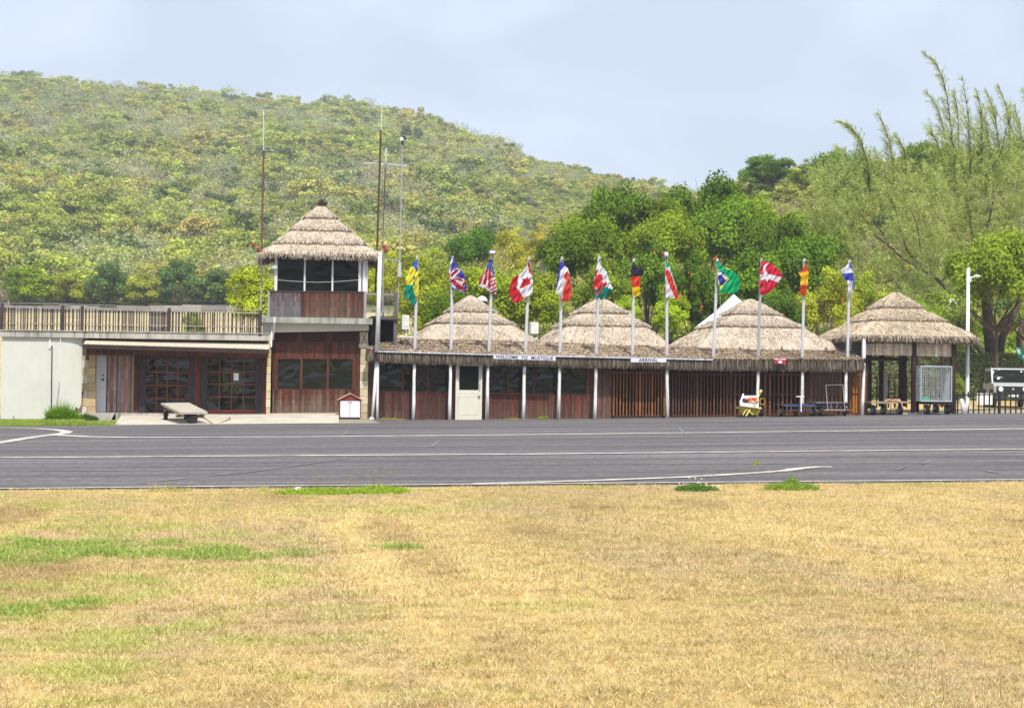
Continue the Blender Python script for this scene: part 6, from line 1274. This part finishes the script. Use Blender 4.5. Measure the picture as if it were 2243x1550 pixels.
# rough stone wall at the far side of the field
m = MB(); r_ = random.Random(3)
x = PX(-60, 206, 680)
while x < PX(640, 206, 680):
    w = r_.uniform(.8, 2.2); z = g1(x, 206); k = r_.uniform(.6, 1.1); hgt = r_.uniform(.55, .9); m.box(x, x + w, 206 + r_.uniform(-.2, .2), 207.2, z - .3, z + hgt, (.30 * k, .28 * k, .25 * k)); x += w * .95
tag(m.build('dry_stone_wall', STONE, origin=(PX(290, 206, 680), 206, g1(PX(290, 206, 680), 206))), 'low grey dry stone wall along the far edge of the dry field', 'wall')
# pale stone on the verge
c = G(653, 1078); m = MB(); R_ = .055; m.lathe((c.x, c.y, c.z + .03), [(0, -R_), (R_ * .9, -R_ * .6), (R_ * 1.3, 0), (R_ * .8, R_ * .8), (0, R_)], 9, (.72, .70, .55)); tag(m.build('pale_stone', STONE, origin=c), 'pale yellowish stone in the green weeds at the runway edge', 'stone')

# ================================================================== TREES ONE CAN TELL APART
LEAF = leaf_material('tree_leaves', trans=.26, objcol=True, rough=.7, spec=.08)
BARK = material('bark', (.085, .065, .05), rough=.9, var=.3, scale=4, bump=.4)
BARKP = material('pale_bark', (.26, .23, .20), rough=.9, var=.25, scale=4, bump=.3)
BLOS = material('orange_blossom', (.80, .16, .03), rough=.6, var=.2, scale=5, bump=0)
WBLOS = material('white_blossom', (.80, .80, .74), rough=.6, var=.1, scale=5, bump=0)
def limbs(m, base, clumps, r0, rr, hz=.5, n=9):
    top = base + Vector((rr.uniform(-.06, .06), rr.uniform(-.06, .06), hz)); m.tube([base, base.lerp(top, .5) + Vector((rr.uniform(-.04, .04), 0, 0)), top], [r0, r0 * .8, r0 * .66], 8)
    for c in clumps[:n]:
        c = Vector(c); mid = top.lerp(c, .5) + Vector((rr.uniform(-.08, .08), rr.uniform(-.08, .08), -.05)); m.tube([top, mid, c], [r0 * .5, r0 * .3, r0 * .1], 5)
        for k in range(3):
            e = c + Vector((rr.uniform(-.25, .25), rr.uniform(-.25, .25), rr.uniform(0, .28))); m.tube([mid.lerp(c, .6), e], [r0 * .16, r0 * .04], 4, cap=False)
PROTO = {}
def tree_proto(kind):
    rr = random.Random(hash(kind) % 1000 if False else sum(map(ord, kind)))
    sd = sum(map(ord, kind)); root = bpy.data.objects.new('tree', None); COL.objects.link(root)
    if kind == 'dense': V, F, C, cc = crown_np(sd, 34, 15000, .034, rz=.85, clr=(.18, .34), ragged=.22)
    elif kind == 'dense2': V, F, C, cc = crown_np(sd + 5, 26, 14000, .036, rz=.7, clr=(.2, .38), ragged=.25)
    elif kind == 'loose': V, F, C, cc = crown_np(sd, 30, 8500, .034, rz=.95, clr=(.16, .30), ragged=.55, hue=.14)
    elif kind == 'pinnate': V, F, C, cc = crown_np(sd, 60, 17000, .028, rz=.9, clr=(.12, .2), flat=1.25, ragged=.2)
    elif kind == 'bush': V, F, C, cc = crown_np(sd, 26, 9000, .042, rz=1.0, clr=(.22, .36), ragged=.35)
    elif kind == 'spread': V, F, C, cc = crown_np(sd, 60, 16000, .026, rz=.8, clr=(.12, .22), flat=.5, ragged=.4, hue=.2)
    elif kind == 'bare':
        V, F, C = twig_np(sd, 2600, rz=.95, ln=.34, w=.007); V2, F2, C2, cc = crown_np(sd, 20, 1500, .028, rz=.95, ragged=.6); V, F, C = join([(V, F, C * np.array([1, .9, .85])), (V2, F2, C2 * np.array([.9, 1.05, .5]))])
    lift = {'bush': -.1, 'bare': .1}.get(kind, .45); V = V + np.array([0, 0, lift]); cc = cc + np.array([0, 0, lift])
    cr = mesh_np('crown', V, F, C, LEAF, root); m = MB(); limbs(m, Vector((0, 0, -.1)), cc, .055 if kind != 'bush' else .03, rr, hz=lift + .45); m.build('trunk', BARKP if kind in ('bare', 'loose') else BARK, root)
    return root, float(np.percentile(V[:, 2], 99.3))
def tree(kind, px, ytop, wpx, Y, tint, label, rz=None, name='tree', blossom=None, cat='tree', sink=0.0, tree_group=None):
    if kind[:5] == 'dense': wpx *= 1.28
    x = PX(px, Y, ytop + 60); z = g1(x, Y) - .1 - sink; zt = PZ(px, ytop, Y); rad = wpx * M2PX(Y) / 2
    first = kind not in PROTO
    if first: PROTO[kind] = tree_proto(kind)
    pr, H = PROTO[kind]; hz_ = max(.3, (zt - z) / H); s1 = min(hz_, rad * (1.3 if kind != 'pinnate' else 1.6)); off = (zt - z) / s1 - H; sc = (rad * .97, rad * .97, s1); rz = rnd.uniform(0, 6.28) if rz is None else rz
    if first:
        root = pr; root.location = (x, Y, z); root.rotation_euler = (0, 0, rz); root.scale = sc
        for ch in root.children:
            if ch.name.startswith('crown'): ch.color = (*tint, 1)
    else: root = copy_thing(pr, (x, Y, z), rz, sc, color=tint)
    for ch in root.children:
        if ch.name.startswith('crown'): ch.location.z = off
        if ch.name.startswith('trunk'): ch.scale.z = 1 + max(off, -.6) / 2.1
    root.name = name; tag(root, label, cat, tree_group)
    if blossom:
        mat, n, s = blossom; r = np.random.default_rng(int(px)); V = np.empty((0, 3)); d = sphere_pts(r, n); d[:, 2] = np.abs(d[:, 2]); d[:, 1] = d[:, 1]; cs = d * r.uniform(.75, 1.0, (n, 1)) * np.array([1, 1, .85]) + np.array([0, 0, .45 + .75])
        c = np.repeat(cs, 7, 0) + r.normal(0, s * 1.1, (n * 7, 3)); V, F = leaf_quads(c, sphere_pts(r, len(c)), s * r.uniform(.6, 1.2, len(c)), s * .8, r); o = mesh_np('blossoms', V, F, np.ones((len(V), 3)), mat); o.parent = root; o.location.z = off
    return root
DK, MD, BR_, LM, OL, OC = (.115, .185, .012), (.22, .30, .018), (.30, .38, .025), (.43, .46, .04), (.32, .34, .05), (.43, .37, .05)
tree('dense', 1370, 412, 190, 112, (0.141, 0.233, 0.013), 'deep green rounded tree rising highest behind the middle dome')
tree('dense2', 1270, 492, 150, 98, DK, 'dark leafy tree behind the blue, white and red flag')
tree('dense', 1535, 396, 190, 112, (0.13, 0.222, 0.013), 'large dark green tree crown below the ridge behind the green flag')
tree('dense2', 1610, 440, 170, 106, (0.153, 0.245, 0.016), 'dark green tree beside the large crown, nearer the third dome')
tree('dense2', 1470, 470, 140, 104, MD, 'mid green tree between the two large dark crowns')
tree('loose', 1330, 560, 170, 86, (0.259, 0.338, 0.032), 'olive green leafy tree directly behind the middle dome')
tree('pinnate', 1420, 535, 190, 90, (0.176, 0.292, 0.023), 'feathery green tree with a few red flowers over the right of the middle dome', blossom=(BLOS, 10, .022))
tree('pinnate', 1535, 560, 190, 86, (0.13, 0.233, 0.019), 'feathery dark green tree behind the green, white and red flag', blossom=(BLOS, 8, .022))
tree('dense2', 1300, 470, 150, 110, MD, 'bright green rounded tree left of and below the tallest dark crown')
tree('dense', 1440, 440, 130, 111, MD, 'green tree filling the gap between the two tallest dark crowns')
tree('dense2', 1640, 425, 140, 114, MD, 'mid green tree on the slope below the lone round ridge tree')
tree('dense2', 1790, 470, 150, 104, MD, 'mid green tree at the left edge of the feathery pine foliage')
tree('dense', 1690, 490, 170, 96, DK, 'dark green tree right behind the red flag with a white cross')
tree('dense2', 1755, 520, 150, 92, (0.13, 0.222, 0.018), 'dense green tree behind the narrow red and yellow flag')
tree('dense', 1640, 560, 170, 85, (0.153, 0.257, 0.019), 'glossy green tree immediately over the third dome')
tree('dense', 1712, 640, 110, 82, (0.117, 0.21, 0.019), 'low dark tree at the right slope of the third dome', blossom=(BLOS, 5, .03))
tree('dense', 1690, 343, 120, 185, (0.153, 0.257, 0.019), 'round green tree standing alone on the ridge line')
tree('loose', 1775, 352, 110, 180, MD, 'loose green tree on the ridge line beside the round one')
tree('dense2', 1855, 332, 120, 170, (0.141, 0.233, 0.019), 'green treetop on the ridge behind the left feathery pine')
tree('dense2', 2055, 312, 130, 165, (0.153, 0.233, 0.019), 'dark green treetop on the ridge between the feathery pines')
tree('loose', 2225, 300, 140, 150, MD, 'green treetop on the ridge at the far right edge')
tree('loose', 1815, 590, 170, 84, LM, 'pale yellow green leafy tree left of the thatched pavilion roof', blossom=(BLOS, 7, .025))
tree('loose', 1905, 600, 150, 88, (0.353, 0.432, 0.038), 'light green tree rising directly behind the pavilion peak')
tree('dense2', 2010, 665, 120, 92, (0.235, 0.374, 0.025), 'bright green tree over the right slope of the pavilion roof')
tree('loose', 2085, 630, 150, 95, (0.399, 0.467, 0.077), 'pale green tree with white flowers behind the lamp post', blossom=(WBLOS, 26, .03))
tree('loose', 2235, 655, 120, 96, (0.376, 0.443, 0.077), 'pale flowering tree behind the green banner', blossom=(WBLOS, 12, .03))
tree('bush', 555, 588, 130, 84, (0.446, 0.513, 0.038), 'yellow green bushy tree left of the control tower')
tree('bush', 425, 686, 60, 100, (0.282, 0.384, 0.025), 'small round green bush standing in the dry field behind the terrace')
tree('loose', 850, 555, 130, 90, LM, 'yellow green tree right of the tower behind the side gallery')
tree('loose', 935, 548, 150, 88, (0.353, 0.408, 0.038), 'lime green tree behind the leftmost flag')
tree('bush', 900, 640, 110, 82, (0.399, 0.443, 0.038), 'low yellow green bush behind the air conditioning unit')
tree('loose', 1000, 588, 140, 85, (0.294, 0.35, 0.032), 'olive leafy tree over the first thatched dome')
tree('dense2', 985, 640, 110, 81, DK, 'dark green bush against the left slope of the first dome')
tree('dense2', 1105, 590, 160, 85, (0.318, 0.396, 0.023), 'bright green tree behind the maple leaf flag')
tree('bush', 1190, 600, 130, 83, (0.329, 0.396, 0.025), 'leafy green bush in the gap between first and second domes')
tree('dense2', 1045, 503, 100, 132, (0.093, 0.187, 0.019), 'dark green broad tree on the slope above the floodlight')
tree('loose', 1120, 500, 120, 124, (0.494, 0.467, 0.057), 'yellowing sparse tree on the slope above the maple leaf flag')
tree('loose', 1190, 492, 90, 124, (0.47, 0.421, 0.057), 'smaller yellowing tree on the slope beside the grey bare thicket')
tree('bare', 1235, 450, 120, 120, (0.538, 0.422, 0.371), 'grey brown leafless thicket left of the tallest dark tree')
tree('bare', 1085, 540, 100, 112, (0.512, 0.397, 0.32), 'brown leafless thicket behind the floodlight')
tree('bush', 1375, 648, 70, 80.5, (0.423, 0.537, 0.032), 'small lime green sapling beside the white ventilator cap')
tree('bush', 1470, 645, 90, 80.5, (0.423, 0.537, 0.032), 'lime green sapling in the gap left of the third dome', blossom=(BLOS, 3, .04))
tree('bush', 2094, 820, 60, 88, (0.235, 0.304, 0.038), 'small round bush beside the right pavilion post')
# far field edge: dark tree line at the foot of the hill
for i, (px_, yt_, w_p, tn, lb) in enumerate(((60, 585, 120, MD, 'green tree at the foot of the hill over the left end of the terrace fence'), (150, 600, 110, OL, 'olive tree at the foot of the hill, second from the left end'), (235, 575, 110, (.12, .19, .05), 'dark green tree at the foot of the hill behind the middle terrace posts'),
    (320, 600, 120, OL, 'olive spreading tree at the foot of the hill by the weathered pickets'), (395, 570, 110, (.11, .18, .05), 'tall dark tree at the foot of the hill right of the terrace middle'), (470, 590, 120, (.13, .20, .05), 'dark tree at the foot of the hill nearest the left mast'))):
    tree('bush', px_, yt_, w_p, 213, tuple(v * 1.2 for v in tn), lb)

# casuarinas
CAS = leaf_material('needles', trans=.30, objcol=False, rough=.8, spec=.05)
def needles(r, O, D, L, w, droop, col):
    """O origins, D directions; each a curved pair of slivers"""
    n = len(O); mid = O + D * L[:, None] * .5; e = mid + (D + droop) * L[:, None] * .5
    V1, F1 = sticks(O, mid, w, r); V2, F2 = sticks(mid, e, w, r); C = col * r.uniform(.7, 1.25, (n, 1)); C = np.repeat(C, 4, 0); return join([(V1, F1, C), (V2, F2, C)])
def casuarina(label, Y, trunks, limbs_, plumes, zones, nspray, seed, tint=(.48, .54, .18)):
    r = np.random.default_rng(seed); rr = random.Random(seed); t0 = trunks[0][0]; x = PX(t0[0], Y, t0[1]); root = thing('pine_tree', (x, Y, g1(x, Y)), label, 'tree'); m = MB()
    def pt(p, dy=0): return P(p[0], p[1], Y + dy)
    def smooth(pl, dy, k=5):
        w = [pt(p, dy * i / max(1, len(pl) - 1)) for i, p in enumerate(pl)]; out = []
        for i in range(len(w) - 1):
            p0, p1, p2, p3 = w[max(i - 1, 0)], w[i], w[i + 1], w[min(i + 2, len(w) - 1)]
            for q in range(k):
                t = q / k; out.append(.5 * ((2 * p1) + (-p0 + p2) * t + (2 * p0 - 5 * p1 + 4 * p2 - p3) * t * t + (-p0 + 3 * p1 - 3 * p2 + p3) * t ** 3))
        return out + [w[-1]]
    for pl in trunks: w = smooth(pl, rr.uniform(-.5, .5)); n = len(w); m.tube(w, [.20 * (1 - .6 * i / n) for i in range(n)], 9)
    m.build('trunk', BARK, root); L = MB()
    allsp = []
    for pl, rad in limbs_: w = smooth(pl, rr.uniform(-2, 2)); n = len(w); L.tube(w, [rad * .6 * (1 - .7 * i / n) for i in range(n)], 6)
    # plumes: feathery leaders bent over by the wind
    O, D, Ls = [], [], []
    for pl in plumes:
        w = smooth(pl, rr.uniform(-2.5, 2.5), 8); n = len(w); L.tube(w, [.045 * (1 - .85 * i / n) for i in range(n)], 5)
        for i in range(2, n):
            f = i / n; d0 = (w[i] - w[i - 1]).normalized()
            for k in range(int(2 + 4.5 * (1 - f))):
                side = Vector((rr.uniform(-1, .55), rr.uniform(-1, 1), rr.uniform(-.1, .7))).normalized(); q = w[i - 1].lerp(w[i], rr.random()); ln = (.22 + .75 * (1 - f)) * rr.uniform(.4, 1.2); e = q + (side * .7 + d0 * .7) * ln; 
                L.tube([q, q.lerp(e, .5) + Vector((0, 0, .04)), e], [.012, .009, .004], 3, cap=False); k2 = int(20 * ln + 5)
                for _ in range(k2): t = rr.random() ** .7; O.append(q.lerp(e, t)); D.append(((e - q).normalized() * .7 + Vector((rr.gauss(-.25, .4), rr.gauss(0, .45), rr.gauss(-.1, .4)))).normalized()); Ls.append(rr.uniform(.10, .28))
    n1 = len(O)
    for _ in range(nspray):
        z = rr.choices(zones, [q[4] for q in zones])[0]; a = rr.uniform(0, 6.28); k = rr.random() ** .5; px_, py_ = z[0] + z[2] * k * math.cos(a), z[1] + z[3] * k * math.sin(a)
        if mnoise.noise(Vector((px_ / 26, py_ / 34, seed))) < -.06: continue
        q = P(px_, py_, Y + rr.uniform(-2.2, 2.2) * (1 - .5 * k)); up = Vector((rr.uniform(-.75, .2), rr.uniform(-.4, .4), rr.uniform(.35, 1))).normalized(); ln = rr.uniform(.5, 1.2); e = q + up * ln; L.tube([q, e], [.011, .004], 3, cap=False)
        for _ in range(rr.randint(20, 34)): t = rr.random(); O.append(q.lerp(e, t)); D.append((up * .45 + Vector((rr.gauss(-.28, .3), rr.gauss(0, .4), rr.gauss(-.15, .45)))).normalized()); Ls.append(rr.uniform(.16, .42))
    O = np.array([tuple(v) for v in O]); D = np.array([tuple(v) for v in D]); Ls = np.array(Ls); V, F, C = needles(r, O, D, Ls, .011, np.array([-.12, 0, -.55]), np.array([tint])); mesh_np('crown', V, F, C, CAS, root); L.build('branches', BARK, root)
casuarina('feathery pine with two wind bent leaders, left of the taller one', 97,
    [[(2168, 812), (2150, 770), (2122, 735), (2098, 700), (2085, 650), (2045, 605), (1978, 567)]],
    [([(1978, 567), (1940, 533), (1905, 510), (1858, 490)], .09), ([(2045, 605), (1995, 560), (1976, 515), (1960, 455), (1945, 425), (1913, 370), (1905, 340)], .10), ([(1945, 535), (1925, 500), (1890, 480), (1850, 440)], .06), ([(2085, 660), (2040, 640), (2000, 640), (1975, 632)], .08), ([(2020, 590), (2010, 500), (1990, 450)], .06)],
    [[(1905, 420), (1900, 360), (1885, 310), (1862, 280), (1838, 268)], [(1960, 430), (1955, 350), (1945, 300), (1925, 250)], [(1985, 400), (1980, 330), (1962, 300)], [(1870, 430), (1855, 345), (1832, 325)], [(1925, 430), (1925, 360), (1915, 330)], [(1840, 450), (1825, 400), (1800, 370)]],
    [(1850, 440, 75, 75, 1.1), (1840, 545, 70, 95, 1.1), (1930, 420, 70, 60, .8), (1950, 520, 80, 90, .8), (1890, 640, 70, 40, .35), (2030, 480, 70, 110, 1.3), (2000, 610, 80, 50, .7), (1800, 480, 35, 90, .35), (1820, 610, 40, 60, .3), (1980, 690, 60, 50, .5)], 1900, 3)
casuarina('tallest feathery pine with a crown of ragged leaders against the sky', 100,
    [[(2180, 815), (2172, 760), (2165, 690), (2160, 640), (2135, 560), (2124, 451)], [(2185, 800), (2190, 740), (2215, 690), (2235, 640)]],
    [([(2124, 451), (2112, 380), (2098, 340), (2080, 300)], .11), ([(2150, 560), (2176, 421), (2158, 360), (2140, 330), (2115, 295)], .11), ([(2160, 430), (2161, 384), (2190, 340), (2205, 280)], .09), ([(2160, 640), (2120, 600), (2100, 520), (2060, 480)], .09), ([(2170, 640), (2200, 560), (2220, 480)], .08)],
    [[(2092, 400), (2085, 300), (2072, 200), (2052, 145), (2023, 118)], [(2125, 380), (2122, 270), (2108, 170)], [(2080, 350), (2058, 250), (2030, 203)], [(2150, 360), (2150, 260), (2140, 200)], [(2190, 340), (2180, 260), (2160, 200)], [(2212, 330), (2208, 250), (2188, 190)], [(2238, 330), (2235, 280), (2222, 235)], [(2270, 320), (2262, 250), (2240, 200)], [(2070, 380), (2055, 320), (2040, 290)], [(2100, 380), (2098, 250), (2088, 200)], [(2170, 360), (2165, 300), (2152, 250)], [(2060, 420), (2045, 350), (2040, 330)]],
    [(2110, 400, 75, 70, .8), (2090, 500, 85, 110, 1.3), (2190, 440, 70, 110, 1.2), (2120, 620, 75, 80, 1.1), (2050, 590, 70, 75, .9), (2230, 400, 40, 80, .5), (2100, 300, 60, 60, .25), (2190, 300, 50, 60, .25), (2060, 660, 50, 45, .4)], 2500, 8)
# spreading bright tree over the car with dark twisted branches
sp = tree('dense2', 2185, 512, 190, 90, (.24, .32, .02), 'bright green spreading tree with dark twisted limbs above the car')
tree('spread', 2250, 560, 160, 90, (0.376, 0.49, 0.032), 'second bright spreading tree cut off by the right edge')
m = MB(); 
for pl, rd in (([(2176, 880), (2174, 800), (2165, 730), (2160, 660), (2150, 610)], .34), ([(2176, 800), (2195, 740), (2215, 700), (2238, 650)], .22), ([(2240, 860), (2236, 800), (2232, 740), (2243, 690)], .20), ([(2172, 820), (2150, 795), (2126, 765), (2112, 735), (2098, 705)], .17)):
    w = [P(x, y, 93) for x, y in pl]; w[0].z = min(w[0].z, g1(w[0].x, 93)); mm = MB(); mm.tube(w, [rd * (1 - .5 * i / len(w)) for i in range(len(w))], 10)
    tr = thing('forked_tree', w[0], {.34: 'thickest dark trunk standing right behind the car', .22: 'dark forked limb trunk leaning right behind the car', .20: 'dark trunk at the right edge behind the green banner', .17: 'dark trunk leaning left between lamp post and car'}[rd], 'tree'); mm.build('trunk', BARK, tr, smooth=True)  # trunks alone, without crowns; the spreading trees above are separate objects
# hedge
r = np.random.default_rng(77); n = 16000; hx0, hx1 = PX(1890, 92, 830), PX(2290, 92, 830); x = r.uniform(hx0, hx1, n); zt = PZ(2100, 776, 92); t = r.uniform(0, 1, n)
gg = gz(x, np.full(n, 92.)); top = zt + .25 * np.array([mnoise.noise(Vector((a * .5, 0, 1))) for a in x]); ff = r.uniform(0, 1, n) < .55
z = np.where(ff, gg + (top - gg) * t, top + r.normal(0, .05, n)); y = np.where(ff, 91.3 + .25 * np.array([mnoise.noise(Vector((a * .9, b * 1.2, 4))) for a, b in zip(x, z)]) + r.uniform(0, .2, n), r.uniform(91.2, 93.2, n))
nn = np.stack([r.normal(0, .6, n), np.where(ff, -.8, 0) + r.normal(0, .5, n), np.where(ff, .3, 1) + r.normal(0, .4, n)], 1); nn /= np.linalg.norm(nn, axis=1, keepdims=True)
V, F = leaf_quads(np.stack([x, y, z], 1), nn, r.uniform(.05, .11, n), r.uniform(.03, .06, n), r); C = np.repeat(r.uniform(.55, 1.2, n), 4)[:, None] * np.array([[.24, .28, .13]])
hedge = thing('hedge', ((hx0 + hx1) / 2, 92, g1((hx0 + hx1) / 2, 92)), 'clipped grey green hedge running behind the pavilion and the car', 'hedge'); mesh_np('foliage', V, F, C, CAS, hedge)
m = MB(); m.box(hx0, hx1, 91.75, 93.0, g1(hx0, 92) - .5, zt - .25, (.05, .06, .025)); m.build('core', STONE, hedge)

# ------------------------------------------------------------------ weeds
def weeds(px, py, wpx, hpx, n, tint, label, tall=0, flowers=0, Yoff=0, wallY=None, seed=1, stalk=(.30, .24, .10), cat='weed', lw=.011):
    r = np.random.default_rng(seed); c = G(px, py) if wallY is None else Vector((PX(px, wallY, py), wallY, g1(PX(px, wallY, py), wallY) + .01)); k = M2PX(c.y); W, H = wpx * k / 2, hpx * k
    a = r.uniform(0, 6.28, n); d = np.sqrt(r.uniform(0, 1, n)); bx = c.x + W * d * np.cos(a); by = c.y + min(W, .45 if wallY is None else .12) * d * np.sin(a); bz = gz(bx, by)
    O = np.stack([bx, by, bz], 1); h = H * r.uniform(.3, 1, n) * (1.1 - .6 * d); D = np.stack([r.normal(0, .45, n), r.normal(0, .45, n), np.full(n, 1.)], 1); D /= np.linalg.norm(D, axis=1, keepdims=True)
    V, F = sticks(O, O + D * h[:, None], lw * .5, r); C = np.repeat(r.uniform(.7, 1.2, (n, 1)) * np.array([tint]), 4, 0)
    cl = np.repeat(O + D * h[:, None] * .65, 4, 0) + r.normal(0, .018, (n * 4, 3)); V2, F2 = leaf_quads(cl, sphere_pts(r, n * 4), lw * 1.3, lw * .7, r); C2 = np.repeat(r.uniform(.7, 1.3, (n * 4, 1)) * np.array([tint]), 4, 0)
    parts = [(V, F, C), (V2, F2, C2)]
    if tall:
        O3 = O[:tall] * 1.0; h3 = H * r.uniform(1.2, 2.3, tall); D3 = np.stack([r.normal(0, .12, tall), r.normal(0, .1, tall), np.ones(tall)], 1); e = O3 + D3 * h3[:, None]; V3, F3 = sticks(O3, e, .0035, r); parts.append((V3, F3, rep(stalk, len(V3))))
        hd = np.repeat(e, 5, 0) + r.normal(0, .02, (tall * 5, 3)); V4, F4 = leaf_quads(hd, sphere_pts(r, tall * 5), .008, .005, r); parts.append((V4, F4, rep((stalk[0] * 1.3, stalk[1] * 1.3, stalk[2]), len(V4))))
    t = thing('weed_clump', c, label, cat); V, F, C = join(parts); mesh_np('foliage', V, F, C, CAS, t)
    if flowers:
        q = r.choice(n, flowers); fl = O[q] + D[q] * h[q][:, None] * 1.15 + np.stack([r.normal(0, .05, flowers), r.normal(0, .02, flowers), r.uniform(0, .09, flowers)], 1); V5, F5 = leaf_quads(np.repeat(fl, 3, 0), sphere_pts(r, flowers * 3), .014, .012, r); mesh_np('flowers', V5, F5, np.ones((len(V5), 3)), WBLOS, t)
weeds(700, 1082, 190, 18, 1500, (.34, .46, .05), 'low bright green weeds around the pale stone at the runway edge', tall=34, seed=2)
weeds(830, 1080, 130, 24, 1300, (.36, .48, .05), 'taller bright green weed patch right of the pale stone', tall=30, seed=3)
weeds(1525, 1076, 92, 22, 1000, (.13, .25, .04), 'dark green weed mound dotted with tiny white flowers', flowers=34, tall=8, seed=4)
weeds(1735, 1074, 120, 26, 1100, (.28, .38, .06), 'green weed clump with one tall leafy spike', tall=14, seed=5)
weeds(1737, 1072, 14, 46, 160, (.24, .36, .05), 'tall leafy weed spike standing in the green clump', seed=6)
weeds(1658, 1018, 12, 8, 60, (.40, .42, .06), 'tiny tuft growing in a crack of the asphalt', seed=7)
weeds(370, 1077, 110, 9, 200, (.45, .42, .12), 'thin straw stalks at the runway edge left of the stone', tall=22, seed=8, stalk=(.5, .36, .14))
weeds(1300, 1070, 150, 6, 160, (.45, .42, .12), 'sparse thin stalks at the runway edge before the white line', tall=16, seed=18, stalk=(.45, .34, .14))
weeds(855, 922, 60, 9, 140, (.42, .42, .10), 'dry yellow weeds at the foot of the wall left of the cream door', tall=14, wallY=68.1, seed=9, stalk=(.45, .38, .16))
weeds(1190, 920, 24, 16, 120, (.34, .40, .08), 'yellow green weeds by the wall under the right hand windows', tall=10, wallY=68.1, seed=10)
weeds(1125, 921, 40, 8, 110, (.38, .38, .10), 'low dry weeds at the wall right of the cream door', tall=6, wallY=68.1, seed=11)
weeds(135, 930, 62, 52, 2300, (.22, .37, .03), 'tall bright green grass tuft around the white elbow pipe', wallY=66.6, seed=12, lw=.016)
weeds(185, 930, 56, 22, 900, (.10, .17, .03), 'darker green grass tuft right of the elbow pipe', wallY=67.2, seed=13, lw=.016)
c = P(831, 766, 68.6); r = np.random.default_rng(6); n = 260; O = np.array([tuple(c)]) + np.stack([r.normal(0, .12, n), r.normal(0, .06, n), np.zeros(n)], 1); D = sphere_pts(r, n); D[:, 2] = np.abs(D[:, 2]) + .3
V, F = sticks(O, O + D * .14, .012, r); t = thing('roof_plant', c, 'little green plant growing on the left corner of the hall roof', 'plant'); mesh_np('foliage', V, F, rep((.26, .34, .06), len(V)), CAS, t)

# ================================================================== HAZE
hz = MB(); hz.box(-700, 1000, -140, 1100, -40, 190); hz = hz.build('haze', material('haze_air')); tag(hz, kind='stuff')
hm = MATS['haze_air']; hm.node_tree.nodes.clear()
_o = hm.node_tree.nodes.new('ShaderNodeOutputMaterial'); _v = hm.node_tree.nodes.new('ShaderNodeVolumePrincipled')
_v.inputs['Color'].default_value = (.90, .95, 1.0, 1); _v.inputs['Density'].default_value = .00045; _v.inputs['Anisotropy'].default_value = .2
hm.node_tree.links.new(_v.outputs[0], _o.inputs['Volume'])
